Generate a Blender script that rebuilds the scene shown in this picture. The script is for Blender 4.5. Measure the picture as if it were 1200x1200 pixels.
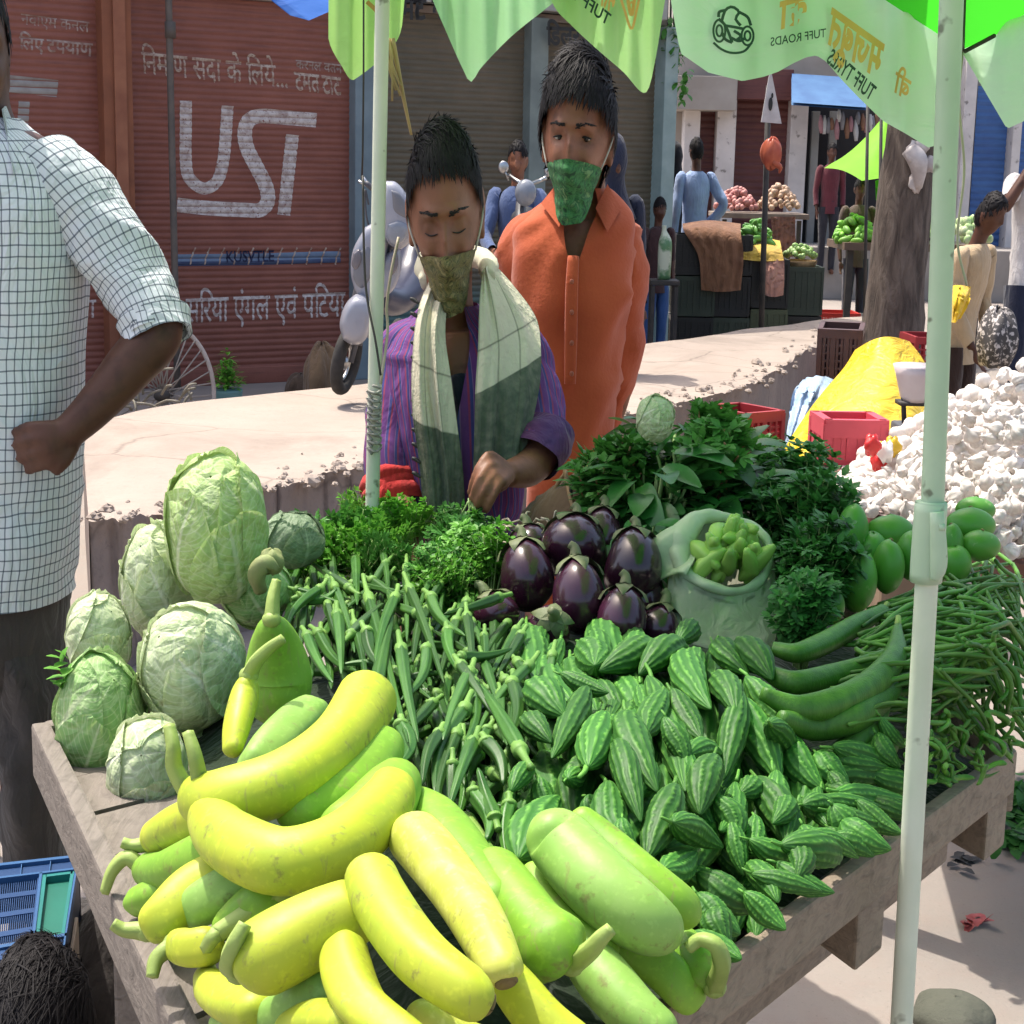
import bpy, bmesh, math, random
import numpy as np
from mathutils import Vector, Matrix, noise, Euler

for _o in list(bpy.data.objects):
    bpy.data.objects.remove(_o)
SC = bpy.context.scene
COL = SC.collection
PI = math.pi
RN = random.Random(11)
RG = np.random.default_rng(11)

# ------------------------------------------------------------------ camera, sky, sun, exposure
F = 2000.0                       # focal length in pixels of a 1200 px picture
PITCH = math.atan(400 / F)
ROLL = math.radians(1.2)
CAMH = 1.45
_fw = np.array([0, math.cos(PITCH), -math.sin(PITCH)])
_u0 = np.array([0, math.sin(PITCH), math.cos(PITCH)])
_r0 = np.array([1.0, 0, 0])
_rt = _r0 * math.cos(ROLL) + _u0 * math.sin(ROLL)
_up = _u0 * math.cos(ROLL) - _r0 * math.sin(ROLL)
CAM = np.array([0, 0, CAMH])

cd = bpy.data.cameras.new('camera')
cam = bpy.data.objects.new('camera', cd)
COL.objects.link(cam)
cd.sensor_width = 36
cd.lens = 36 * F / 1200
cd.clip_start = 0.05
cd.clip_end = 2000
mw = Matrix.Identity(4)
for i in range(3):
    mw[i][0] = _rt[i]; mw[i][1] = _up[i]; mw[i][2] = -_fw[i]; mw[i][3] = CAM[i]
cam.matrix_world = mw
SC.camera = cam

SUN = Vector((-0.30, 0.27, 0.91)).normalized()
world = bpy.data.worlds.new('World')
SC.world = world
world.use_nodes = True
wn = world.node_tree
bg = wn.nodes['Background']
sky = wn.nodes.new('ShaderNodeTexSky')
sky.sky_type = 'NISHITA'
sky.sun_disc = False
sky.sun_elevation = math.asin(SUN.z)
sky.sun_rotation = math.atan2(SUN.x, SUN.y)
sky.air_density = 1.0
sky.dust_density = 5.0
sky.ozone_density = 0.2
wn.links.new(sky.outputs[0], bg.inputs[0])
bg.inputs[1].default_value = 0.15
sd = bpy.data.lights.new('sun', 'SUN')
sd.energy = 2.7
sd.angle = math.radians(0.5)
sd.color = (1.0, 0.95, 0.86)
so = bpy.data.objects.new('sun', sd)
COL.objects.link(so)
so.rotation_euler = SUN.to_track_quat('Z', 'Y').to_euler()
SC.view_settings.view_transform = 'Standard'
SC.view_settings.look = 'None'
SC.view_settings.gamma = 1
SC.view_settings.exposure = 1.08
SC.render.engine = 'CYCLES'
SC.cycles.max_bounces = 8
SC.cycles.transparent_max_bounces = 12

# ------------------------------------------------------------------ measuring helpers
def ray(px, py):
    return _fw + _rt * ((px - 600) / F) - _up * ((py - 600) / F)
def at_z(px, py, z):
    d = ray(px, py); return CAM + d * ((z - CAMH) / d[2])
def at_y(px, py, y):
    d = ray(px, py); return CAM + d * (y / d[1])
def mpp(y):                      # metres per picture pixel at distance y
    return y / F

def spline(ctrl, n):
    P = np.asarray(ctrl, float)
    if P.ndim == 1: P = P[:, None]
    m = len(P)
    if m == 2:
        t = np.linspace(0, 1, n)[:, None]; return P[0] * (1 - t) + P[1] * t
    E = np.vstack([2 * P[0] - P[1], P, 2 * P[-1] - P[-2]])
    t = np.linspace(0, m - 1 - 1e-9, n); k = t.astype(int); f = (t - k)[:, None]
    a, b, c, d = E[k], E[k + 1], E[k + 2], E[k + 3]
    return .5 * (2 * b + (c - a) * f + (2 * a - 5 * b + 4 * c - d) * f ** 2 + (3 * b - a - 3 * c + d) * f ** 3)

def wob(shape_s, shape_t, amp, ks, kt, seed, n=5, sharp=True):
    """smooth pseudo random field on (s, angle) grid, used for folds and dents"""
    r = np.random.default_rng(seed)
    S, T = np.meshgrid(shape_s, shape_t, indexing='ij')
    o = np.zeros_like(S)
    for _ in range(n):
        k = r.integers(0, kt + 1); f = r.uniform(.3, 1) * ks
        x = k * T + f * S * 2 * PI + r.uniform(0, 6.28)
        o += (np.sin(x) if _ % 2 or not sharp else 1 - 2 * np.abs(np.sin(x * .5)) ** .7) * r.uniform(.4, 1)
    o = o / n * 1.6
    if sharp:                    # pulled creases of cloth, lying mostly across and aslant
        L_ = float(np.ptp(shape_s)) + 1e-6
        for _ in range(int(10 + 26 * min(L_, 1))):
            x0, y0 = r.uniform(0, 6.28), r.uniform(np.min(shape_s), np.max(shape_s)); al = r.normal(1.2, .45) * r.choice([-1, 1])
            dx = ((T - x0 + PI) % (2 * PI) - PI) * .10; dy = S - y0
            d = dx * math.cos(al) + dy * math.sin(al); t = -dx * math.sin(al) + dy * math.cos(al)
            o += r.choice([-1.1, 1.0]) * r.uniform(.5, 1.1) * np.exp(-(d / r.uniform(.006, .014)) ** 2 - (t / r.uniform(.04, .10)) ** 2)
    return amp * o

class MB:
    """collects vertices and faces of ONE mesh object"""
    def __init__(s):
        s.V = []; s.Fc = []; s.MI = []; s.n = 0; s.UV = []; s.A = []
    def add(s, V, Fc, mi=0, uv=None, a=None):
        V = np.asarray(V, float).reshape(-1, 3)
        s.V.append(V)
        s.UV.append(np.zeros((len(V), 2)) if uv is None else np.asarray(uv, float).reshape(-1, 2))
        s.A.append(np.zeros(len(V)) if a is None else np.asarray(a, float).ravel())
        n = s.n
        s.Fc.extend([tuple(int(i) + n for i in f) for f in Fc])
        s.MI.extend([mi] * len(Fc))
        s.n += len(V)
        return s
    def grid(s, P, mi=0, uv=None, closed=False, a=None):
        P = np.asarray(P, float); nu, nv = P.shape[:2]
        fs = []
        for i in range(nu - 1):
            for j in range(nv if closed else nv - 1):
                k = (j + 1) % nv
                fs.append((i * nv + j, i * nv + k, (i + 1) * nv + k, (i + 1) * nv + j))
        if uv is None:
            U, W = np.meshgrid(np.linspace(0, 1, nu), np.linspace(0, 1, nv), indexing='ij')
            uv = np.stack([W, U], -1)
        return s.add(P.reshape(-1, 3), fs, mi, uv.reshape(-1, 2), a)
    def tube(s, pts, rad, n=10, ry=None, ref=None, caps=True, mi=0, m=None, fold=None, uvs=None, prof=None, a=None, open_uv=False):
        pts = np.asarray(pts, float)
        rad = np.broadcast_to(np.asarray(rad, float), (len(pts),)).copy()
        ry_ = rad if ry is None else np.broadcast_to(np.asarray(ry, float), (len(pts),)).copy()
        if m:
            q = spline(np.column_stack([pts, rad, ry_]), m)
            pts, rad, ry_ = q[:, :3], np.maximum(q[:, 3], 1e-4), np.maximum(q[:, 4], 1e-4)
        N = len(pts)
        T = np.gradient(pts, axis=0); T /= np.linalg.norm(T, axis=1)[:, None] + 1e-12
        if ref is not None:
            r = np.asarray(ref, float)
            S = r[None, :] - T * (T @ r)[:, None]
        else:
            r = np.array([0, 0, 1.0]) if abs(T[0][2]) < .9 else np.array([1.0, 0, 0])
            S = np.zeros_like(T); p = r
            for i in range(N):
                p = p - T[i] * (p @ T[i]); p = p / (np.linalg.norm(p) + 1e-12); S[i] = p
        S /= np.linalg.norm(S, axis=1)[:, None] + 1e-12
        B = np.cross(T, S)
        nn = n + 1 if open_uv else n
        th = np.linspace(0, 2 * PI, n + 1)[:nn]
        L = np.concatenate([[0], np.cumsum(np.linalg.norm(np.diff(pts, axis=0), axis=1))])
        D = np.ones((N, nn))
        if fold is not None:
            amp, ks, kt, seed = fold
            D = D + wob(L, th, 1, ks, kt, seed, 7, amp >= .0028) * amp / np.maximum(rad, .004)[:, None]
        if prof is not None:
            D = D * prof(L / L[-1], th)
        P = pts[:, None, :] + S[:, None, :] * (np.cos(th)[None, :, None] * (rad[:, None] * D)[..., None]) \
            + B[:, None, :] * (np.sin(th)[None, :, None] * (ry_[:, None] * D)[..., None])
        U, W = np.meshgrid(L, th / (2 * PI) * 2 * PI * float(np.mean((rad + ry_) / 2)), indexing='ij')
        uv = np.stack([W, U], -1)
        aa = None
        if a is not None:
            aa = a(L / L[-1], th)
        s.grid(P, mi, uv, closed=not open_uv, a=aa)
        if caps:
            base = s.n - N * nn
            s.Fc.append(tuple(base + j for j in range(nn))[::-1]); s.MI.append(mi)
            s.Fc.append(tuple(base + (N - 1) * nn + j for j in range(nn))); s.MI.append(mi)
        return s
    def ell(s, c, r, rot=None, nu=14, nv=20, mi=0, fn=None):
        r = np.broadcast_to(np.asarray(r, float), (3,))
        ph = np.linspace(0.02, PI - 0.02, nu); th = np.linspace(0, 2 * PI, nv, endpoint=False)
        PH, TH = np.meshgrid(ph, th, indexing='ij')
        D = np.stack([np.sin(PH) * np.cos(TH), np.sin(PH) * np.sin(TH), np.cos(PH)], -1)
        K = np.ones(PH.shape) if fn is None else fn(PH, TH)
        P = D * r * K[..., None]
        if rot is not None:
            P = P @ np.array(rot).T
        P = P + np.asarray(c, float)
        s.grid(P, mi, closed=True)
        b = s.n - nu * nv
        s.Fc.append(tuple(b + j for j in range(nv))); s.MI.append(mi)
        s.Fc.append(tuple(b + (nu - 1) * nv + j for j in range(nv))[::-1]); s.MI.append(mi)
        return s
    def box(s, c, size, rot=None, mi=0, bev=0.0, taper=1.0):
        bm = bmesh.new()
        bmesh.ops.create_cube(bm, size=1)
        for v in bm.verts:
            v.co = Vector((v.co.x * size[0], v.co.y * size[1], v.co.z * size[2]))
            if v.co.z < 0 and taper != 1: v.co.x *= taper; v.co.y *= taper
        if bev > 0:
            bmesh.ops.bevel(bm, geom=list(bm.edges), offset=bev, segments=2, affect='EDGES', profile=.6)
        bm.verts.index_update()
        V = np.array([v.co[:] for v in bm.verts])
        fs = [[v.index for v in f.verts] for f in bm.faces]
        bm.free()
        if rot is not None: V = V @ np.array(rot).T
        return s.add(V + np.asarray(c, float), fs, mi)
    def prism(s, poly, thick, mi=0):
        """poly Nx3 planar outline, thick vector"""
        P = np.asarray(poly, float); n = len(P); t = np.asarray(thick, float)
        fs = [tuple(range(n))[::-1], tuple(range(n, 2 * n))] + [(i, (i + 1) % n, n + (i + 1) % n, n + i) for i in range(n)]
        return s.add(np.vstack([P, P + t]), fs, mi)
    def xf(s, f):
        s.V = [f(v) for v in s.V]; return s

def wpos(o):
    p = np.array(o.location[:], float)
    while o.parent is not None:
        o = o.parent; p = p + np.array(o.location[:], float)
    return p

def mesh_of(name, mb, mats, smooth=True, off=(0, 0, 0)):
    V = np.vstack(mb.V) - np.asarray(off, float)
    me = bpy.data.meshes.new(name)
    me.from_pydata(V.tolist(), [], mb.Fc)
    mats = mats if isinstance(mats, (list, tuple)) else [mats]
    for m in mats: me.materials.append(m)
    n = len(me.polygons)
    if len(mb.MI) == n: me.polygons.foreach_set('material_index', mb.MI)
    me.polygons.foreach_set('use_smooth', [smooth] * n)
    UV = np.vstack(mb.UV)
    if UV.any():
        lay = me.uv_layers.new(name='UVMap')
        li = np.zeros(len(me.loops), dtype=np.int32); me.loops.foreach_get('vertex_index', li)
        lay.data.foreach_set('uv', UV[li].ravel())
    A = np.concatenate(mb.A)
    if A.any():
        at = me.attributes.new('tone', 'FLOAT', 'POINT'); at.data.foreach_set('value', A)
    me.update()
    return me

def part(name, mb, mats, parent, smooth=True, label=None):
    o = bpy.data.objects.new(name, mesh_of(name, mb, mats, smooth, wpos(parent)))
    COL.objects.link(o); o.parent = parent
    if label: o['label'] = label
    return o

def sharp(o, ang=35):
    """auto-smooth by angle: mark sharp edges"""
    bm = bmesh.new(); bm.from_mesh(o.data)
    for e in bm.edges:
        if len(e.link_faces) == 2 and e.calc_face_angle(0) > math.radians(ang): e.smooth = False
    bm.to_mesh(o.data); bm.free(); return o

def tag(o, label, cat, group=None, kind=None):
    o['label'] = label; o['category'] = cat
    if group: o['group'] = group
    if kind: o['kind'] = kind
    return o

def thing(name, loc, label, cat, group=None):
    o = bpy.data.objects.new(name, None); COL.objects.link(o)
    o.empty_display_size = .05
    o.location = [float(v) for v in loc]
    return tag(o, label, cat, group)

def single(name, mb, mats, label=None, cat=None, group=None, smooth=True, kind=None):
    V = np.vstack(mb.V)
    lo, hi = V.min(0), V.max(0)
    off = np.array([(lo[0] + hi[0]) / 2, (lo[1] + hi[1]) / 2, lo[2]])
    o = bpy.data.objects.new(name, mesh_of(name, mb, mats, smooth, off))
    COL.objects.link(o); o.location = off
    if label: tag(o, label, cat, group)
    if kind: o['kind'] = kind
    return o

def dup(root, label=None):
    r = root.copy(); COL.objects.link(r)
    if label: r['label'] = label
    for ch in root.children:
        c = ch.copy(); COL.objects.link(c); c.parent = r
        for g in ch.children:
            d = g.copy(); COL.objects.link(d); d.parent = c
    return r

def place(o, p0, p1, length, thick=1.0, roll=0.0):
    """local z axis from p0 to p1; length = the prototype's own length"""
    p0 = Vector(p0); p1 = Vector(p1); d = p1 - p0; L = d.length
    q = d.to_track_quat('Z', 'Y').to_matrix().to_4x4()
    s = L / length
    o.matrix_basis = Matrix.Translation(p0) @ q @ Matrix.Rotation(roll, 4, 'Z') @ Matrix.Diagonal((thick, thick, s, 1))

def fuse(mb, voxel, smooth_it=6):
    """one continuous skin out of overlapping closed lofts (voxel remesh + smoothing)"""
    me = mesh_of('tmp', mb, []) if False else bpy.data.meshes.new('tmp')
    me.from_pydata(np.vstack(mb.V).tolist(), [], mb.Fc)
    o = bpy.data.objects.new('tmp', me); COL.objects.link(o)
    m = o.modifiers.new('r', 'REMESH'); m.mode = 'VOXEL'; m.voxel_size = voxel
    s = o.modifiers.new('s', 'SMOOTH'); s.iterations = smooth_it; s.factor = .5
    dg = bpy.context.evaluated_depsgraph_get()
    e = bpy.data.meshes.new_from_object(o.evaluated_get(dg))
    V = np.zeros(len(e.vertices) * 3); e.vertices.foreach_get('co', V)
    out = MB(); out.add(V.reshape(-1, 3), [tuple(p.vertices) for p in e.polygons])
    bpy.data.objects.remove(o); bpy.data.meshes.remove(e); bpy.data.meshes.remove(me)
    return out

# ------------------------------------------------------------------ materials
def srgb(r, g, b):
    f = lambda c: (c / 255 / 12.92) if c / 255 <= .04045 else ((c / 255 + .055) / 1.055) ** 2.4
    return (f(r), f(g), f(b))

class N:
    def __init__(s, name):
        s.m = bpy.data.materials.new(name); s.m.use_nodes = True
        s.t = s.m.node_tree; s.b = s.t.nodes['Principled BSDF']; s.out = s.t.nodes['Material Output']
    def nd(s, typ, **kw):
        n = s.t.nodes.new(typ)
        for k, v in kw.items(): setattr(n, k, v)
        return n
    def ln(s, a, b): s.t.links.new(a, b)
    def math(s, op, a, b=None, clamp=False):
        n = s.nd('ShaderNodeMath', operation=op, use_clamp=clamp)
        for i, x in enumerate((a, b)):
            if x is None: continue
            if hasattr(x, 'is_output'): s.ln(x, n.inputs[i])
            else: n.inputs[i].default_value = x
        return n.outputs[0]
    def mix(s, fac, a, b, mode='MIX'):
        n = s.nd('ShaderNodeMix', data_type='RGBA', blend_type=mode)
        for sock, x in ((n.inputs['Factor'], fac), (n.inputs[6], a), (n.inputs[7], b)):
            if hasattr(x, 'is_output'): s.ln(x, sock)
            elif isinstance(x, (int, float)): sock.default_value = x
            else: sock.default_value = (*x, 1)
        return n.outputs[2]
    def coords(s, kind='Object', stretch=(1, 1, 1), rnd=True):
        tc = s.nd('ShaderNodeTexCoord'); mp = s.nd('ShaderNodeMapping')
        s.ln(tc.outputs[kind], mp.inputs[0]); mp.inputs['Scale'].default_value = stretch
        if rnd:
            oi = s.nd('ShaderNodeObjectInfo')
            k = s.math('MULTIPLY', oi.outputs['Random'], 37.0)
            cb = s.nd('ShaderNodeCombineXYZ')
            for i in range(3): s.ln(k, cb.inputs[i])
            s.ln(cb.outputs[0], mp.inputs['Location'])
        return mp.outputs[0]
    def noise(s, co, scale, detail=4, rough=.55, dist=0):
        n = s.nd('ShaderNodeTexNoise'); s.ln(co, n.inputs['Vector'])
        n.inputs['Scale'].default_value = scale; n.inputs['Detail'].default_value = detail
        n.inputs['Roughness'].default_value = rough; n.inputs['Distortion'].default_value = dist
        return n.outputs[0]
    def noise_vec(s, co, scale, amt):
        n = s.nd('ShaderNodeTexNoise'); s.ln(co, n.inputs['Vector']); n.inputs['Scale'].default_value = scale; n.inputs['Detail'].default_value = 5
        m = s.nd('ShaderNodeVectorMath', operation='SCALE'); s.ln(n.outputs['Color'], m.inputs[0]); m.inputs['Scale'].default_value = amt
        a = s.nd('ShaderNodeVectorMath', operation='ADD'); s.ln(co, a.inputs[0]); s.ln(m.outputs[0], a.inputs[1]); return a.outputs[0]
    def ramp(s, f, stops):
        n = s.nd('ShaderNodeValToRGB'); s.ln(f, n.inputs[0]); e = n.color_ramp.elements
        while len(e) < len(stops): e.new(.5)
        for q, (p, c) in zip(e, stops): q.position = p; q.color = (*c, 1) if len(c) == 3 else c
        return n.outputs[0]
    def bump(s, h, strength=.3, dist=.01, normal=None):
        n = s.nd('ShaderNodeBump'); s.ln(h, n.inputs['Height'])
        n.inputs['Strength'].default_value = strength; n.inputs['Distance'].default_value = dist
        if normal is not None: s.ln(normal, n.inputs['Normal'])
        s.ln(n.outputs[0], s.b.inputs['Normal']); return n.outputs[0]
    def base(s, c):
        if hasattr(c, 'is_output'): s.ln(c, s.b.inputs['Base Color'])
        else: s.b.inputs['Base Color'].default_value = (*c, 1)
    def rand_tone(s, col, amt):
        oi = s.nd('ShaderNodeObjectInfo')
        f = s.math('ADD', s.math('MULTIPLY', oi.outputs['Random'], 2 * amt), 1 - amt)
        hs = s.nd('ShaderNodeHueSaturation'); s.ln(f, hs.inputs['Value']); s.ln(col, hs.inputs['Color'])
        return hs.outputs[0]

def mat(name, c1, c2=None, scale=6, detail=5, rough=.6, bump=0, bscale=None, bdist=.004, stretch=(1, 1, 1), rnd=0.0, spec=.4,
        transl=0, sss=0, stops=(.35, .65), metal=0, coat=0, spots=None, rvar=0, alpha=1):
    n = N(name)
    c2 = c2 or tuple(x * .75 for x in c1)
    co = n.coords(stretch=stretch)
    f = n.noise(co, scale, detail)
    col = n.ramp(f, [(stops[0], c1), (stops[1], c2)])
    if spots:
        sc, cc, lo, hi = spots
        g = n.noise(co, sc, 3)
        col = n.mix(n.ramp(g, [(lo, (0, 0, 0)), (hi, (1, 1, 1))]), col, cc)
    if rnd: col = n.rand_tone(col, rnd)
    n.base(col)
    n.b.inputs['Roughness'].default_value = rough
    if rvar:
        r = n.math('ADD', n.math('MULTIPLY', f, rvar), rough - rvar / 2, True); n.ln(r, n.b.inputs['Roughness'])
    n.b.inputs['Specular IOR Level'].default_value = spec
    n.b.inputs['Metallic'].default_value = metal
    n.b.inputs['Coat Weight'].default_value = coat
    if bump: n.bump(n.noise(co, bscale or scale * 4, 5), bump, bdist)
    if sss:
        n.b.inputs['Subsurface Weight'].default_value = sss
        n.b.inputs['Subsurface Radius'].default_value = (.02, .01, .006)
        n.b.inputs['Subsurface Scale'].default_value = .3
    if transl or alpha < 1:
        sh = n.b.outputs[0]
        if transl:
            tr = n.nd('ShaderNodeBsdfTranslucent')
            if hasattr(col, 'is_output'): n.ln(col, tr.inputs[0])
            mx = n.nd('ShaderNodeMixShader'); mx.inputs[0].default_value = transl
            n.ln(sh, mx.inputs[1]); n.ln(tr.outputs[0], mx.inputs[2]); sh = mx.outputs[0]
        if alpha < 1:
            tp = n.nd('ShaderNodeBsdfTransparent')
            mx = n.nd('ShaderNodeMixShader'); mx.inputs[0].default_value = alpha
            n.ln(tp.outputs[0], mx.inputs[1]); n.ln(sh, mx.inputs[2]); sh = mx.outputs[0]
        n.ln(sh, n.out.inputs[0])
    return n.m

def cloth(name, c1, c2=None, fold=.35, weave=True, rough=.85, stretch=(9, 9, 3), transl=0, scale=2.0):
    n = N(name)
    c2 = c2 or tuple(x * .8 for x in c1)
    co = n.coords(rnd=False)
    col = n.ramp(n.noise(co, 9, 6), [(.3, c1), (.7, c2)])
    n.base(col); n.b.inputs['Roughness'].default_value = rough
    n.b.inputs['Specular IOR Level'].default_value = .15
    n.b.inputs['Sheen Weight'].default_value = .15
    mp = n.coords(stretch=stretch, rnd=False)
    h = n.noise(mp, scale, 3, .5, 1.2)
    h2 = n.noise(co, 140, 2)
    n.bump(n.math('ADD', h, n.math('MULTIPLY', h2, .08)), fold, .03)
    return n.m
# ------------------------------------------------------------------ ground and platform
def ground_mat():
    n = N('dusty_road')
    co = n.coords(rnd=False)
    f = n.noise(co, .9, 8, .6); g = n.noise(co, 14, 6, .65); h = n.noise(co, 120, 3, .7)
    c = n.ramp(f, [(.3, (.235, .205, .182)), (.7, (.30, .265, .235))])
    c = n.mix(n.ramp(g, [(.45, (0, 0, 0)), (.75, (.6, .6, .6))]), c, (.28, .225, .195))
    c = n.mix(n.ramp(h, [(.62, (0, 0, 0)), (.72, (.7, .7, .7))]), c, (.20, .17, .15))
    n.base(c); n.b.inputs['Roughness'].default_value = .95; n.b.inputs['Specular IOR Level'].default_value = .1
    n.bump(n.math('ADD', g, n.math('MULTIPLY', h, .4)), .35, .01)
    return n.m
gm = MB()
xs = np.concatenate([[-400, -60, -20], np.linspace(-8, 8, 33), [20, 60, 400]])
ys = np.concatenate([[-60, -10], np.linspace(-2, 22, 49), [40, 120, 800]])
gx, gy = np.meshgrid(xs, ys, indexing='ij')
gm.grid(np.stack([gx, gy, np.zeros_like(gx)], -1))
gr = single('ground', gm, ground_mat(), smooth=True); gr['kind'] = 'structure'; gr['label'] = 'dusty beige market road'

def concrete(name, c1, c2, crack=.5):
    n = N(name); co = n.coords(rnd=False)
    f = n.noise(co, 2.2, 8, .62); g = n.noise(co, 28, 5, .7)
    c = n.ramp(f, [(.3, c1), (.7, c2)])
    c = n.mix(n.ramp(g, [(.55, (0, 0, 0)), (.8, (crack,) * 3)]), c, tuple(x * .6 for x in c1))
    st = n.noise(n.coords(stretch=(1, .5, 1), rnd=False), .9, 6, .7, 1.5)
    c = n.mix(n.ramp(st, [(.50, (0, 0, 0)), (.64, (.45, .45, .45))]), c, tuple(x * .62 for x in c1))
    vo = n.nd('ShaderNodeTexVoronoi', feature='DISTANCE_TO_EDGE'); n.ln(n.noise_vec(co, 1.2, .5), vo.inputs['Vector']); vo.inputs['Scale'].default_value = 1.1
    c = n.mix(n.ramp(vo.outputs['Distance'], [(.0, (.45, .45, .45)), (.010, (0, 0, 0))]), c, tuple(x * .35 for x in c1))
    n.base(c); n.b.inputs['Roughness'].default_value = .95; n.b.inputs['Specular IOR Level'].default_value = .1
    n.bump(n.math('ADD', f, n.math('MULTIPLY', g, .5)), .5, .02)
    return n.m
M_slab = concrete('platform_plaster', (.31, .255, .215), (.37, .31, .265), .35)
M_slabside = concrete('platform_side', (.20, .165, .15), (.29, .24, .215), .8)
ZS = .45
near = spline([at_z(*p, ZS) for p in ((103, 612), (230, 592), (330, 566), (430, 545), (560, 520), (660, 500), (750, 482), (850, 458), (905, 436), (955, 404), (1010, 386))], 240)
far = spline([at_z(*p, ZS) for p in ((96, 497), (180, 478), (300, 463), (430, 449), (620, 424), (770, 402), (880, 386), (955, 376), (1010, 370))], 240)
near[:, 1] += np.array([noise.noise((i * .21, 3.1, 0)) * .05 + noise.noise((i * .8, 1.7, 0)) * .03 for i in range(240)])
sl = MB()
tt = np.linspace(0, 1, 26)
topg = near[:, None, :] * (1 - tt)[None, :, None] + far[:, None, :] * tt[None, :, None]
for i in range(240):
    for j in range(26):
        topg[i, j, 2] = ZS + noise.noise((topg[i, j, 0] * 2, topg[i, j, 1] * 2, 0)) * .012 - (.03 * abs(noise.noise((i * .35, 9, 0))) if j == 0 else 0)
sl.grid(topg.transpose(1, 0, 2))
zs = np.array([0, .04, .10, .2, .35, .5]) * 1.0
fr = np.zeros((240, 6, 3))
for i in range(240):
    for j in range(6):
        p = topg[i, 0].copy(); z = max(p[2] - zs[j], -.02)
        if j: p[1] += .012 + .03 * noise.noise((i * .13, z * 9, 5)); p[0] += .01 * noise.noise((i * .4, z * 14, 8))
        p[2] = z; fr[i, j] = p
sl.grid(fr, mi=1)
e = np.stack([topg[0, :, :], topg[0, :, :] * [1, 1, 0] - [0, 0, .02]], 0)
sl.grid(e, mi=1)
e = np.stack([topg[:, -1, :], topg[:, -1, :] * [1, 1, 0] - [0, 0, .02]], 0)
sl.grid(e, mi=1)
def rub(seed, n_):
    r = np.random.default_rng(seed); q = MB()
    for k in range(n_):
        i = int(r.integers(2, 238)); b_ = topg[i, 0] + np.array([r.normal() * .08, r.uniform(.0, .35) ** 2 * 3 if r.random() < .5 else r.uniform(-.02, .06), 0]); sz = r.uniform(.004, .018) * (1 + (r.random() < .12))
        q.ell(b_ + [0, 0, .004], (sz, sz * 1.3, sz * .7), nu=5, nv=7, fn=lambda ph, th: 1 + .3 * np.sin(3 * th + k) * np.sin(2 * ph + k))
    return q
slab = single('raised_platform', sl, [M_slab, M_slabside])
ro = single('rubble', rub(5, 380), M_slab, 'crumbs of broken plaster along the edge of the low platform', 'rubble', smooth=False, kind='stuff')
slab['kind'] = 'structure'; slab['label'] = 'low sunlit plastered platform with a broken edge behind the cart'

# ------------------------------------------------------------------ shuttered shop building
WA = at_y(0, 200, 10.6); WB = at_y(780, 200, 13.2)
Wd = (WB - WA) * [1, 1, 0]; WL = np.linalg.norm(Wd); Wu = Wd / WL
Wn = np.array([Wu[1], -Wu[0], 0])
W0 = np.array([WA[0], WA[1], 0])
def wp(u, z, d=0.0): return W0 + Wu * u + Wn * d + np.array([0, 0, z])
def wuv(px, py, d=0.0):
    r = ray(px, py); o = W0 + Wn * d
    t = ((o - CAM) @ Wn) / (r @ Wn); p = CAM + r * t
    return (p - o) @ Wu, p[2]
def wbox(mb, u0, u1, z0, z1, d0, d1, mi=0, bev=0.004):
    rot = np.column_stack([Wu, -Wn, [0, 0, 1]])
    mb.box(wp((u0 + u1) / 2, (z0 + z1) / 2, (d0 + d1) / 2), (u1 - u0, abs(d1 - d0), z1 - z0), rot=rot, mi=mi, bev=bev)
U = lambda px: wuv(px, 250)[0]

def shutter_mat(name, c1, c2, c3=None, zsplit=None):
    n = N(name); co = n.coords(rnd=False)
    f = n.noise(co, 3, 8, .65); g = n.noise(n.coords(stretch=(2, 2, 30), rnd=False), 2, 5)
    c = n.ramp(f, [(.3, c1), (.7, c2)])
    if c3:
        tc = n.nd('ShaderNodeTexCoord'); sp = n.nd('ShaderNodeSeparateXYZ'); n.ln(tc.outputs['Object'], sp.inputs[0])
        z = n.math('ADD', sp.outputs[2], n.math('MULTIPLY', f, .55))
        k = n.ramp(z, [(zsplit - .16, (1, 1, 1)), (min(zsplit + .20, 1), (0, 0, 0))])
        c = n.mix(k, c, n.mix(f, tuple(x * .8 for x in c3), c3))
    c = n.mix(n.ramp(g, [(.5, (0, 0, 0)), (.8, (.55, .55, .55))]), c, tuple(x * .45 for x in c1))
    n.base(c); n.b.inputs['Roughness'].default_value = .6
    n.bump(n.noise(co, 40, 4), .15, .01)
    return n.m
M_maroon = shutter_mat('maroon_shutter_paint', (.21, .066, .044), (.28, .095, .064))
M_olive = shutter_mat('rusty_teal_shutter', (.10, .085, .055), (.15, .115, .075), (.06, .18, .185), .72)
M_wall = mat('dusty_wall_plaster', (.22, .17, .14), (.30, .24, .20), 4, rough=.9, bump=.4)
M_post_o = mat('orange_brown_pillar', (.28, .10, .05), (.21, .075, .04), 5, rough=.75, bump=.3)
M_post_g = mat('grey_green_pillar', (.23, .27, .25), (.17, .20, .19), 5, rough=.7, bump=.3)
M_post_b = mat('blue_grey_pillar', (.20, .26, .29), (.15, .2, .23), 5, rough=.7, bump=.3)
M_teal = mat('pale_teal_pole', (.33, .42, .41), (.24, .33, .32), 6, rough=.6, bump=.2)
M_dark = mat('dark_iron', (.03, .028, .026), (.055, .045, .04), 12, rough=.6, bump=.2)
M_paintw = mat('faded_white_lettering', (.62, .55, .52), (.40, .30, .27), 26, rough=.7, stops=(.42, .66), spots=(60, (.22, .09, .07), .60, .68))
M_paintp = mat('faded_cream_lettering', (.50, .40, .33), (.30, .18, .14), 30, rough=.7, stops=(.42, .64), spots=(70, (.2, .08, .06), .58, .66))
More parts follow.
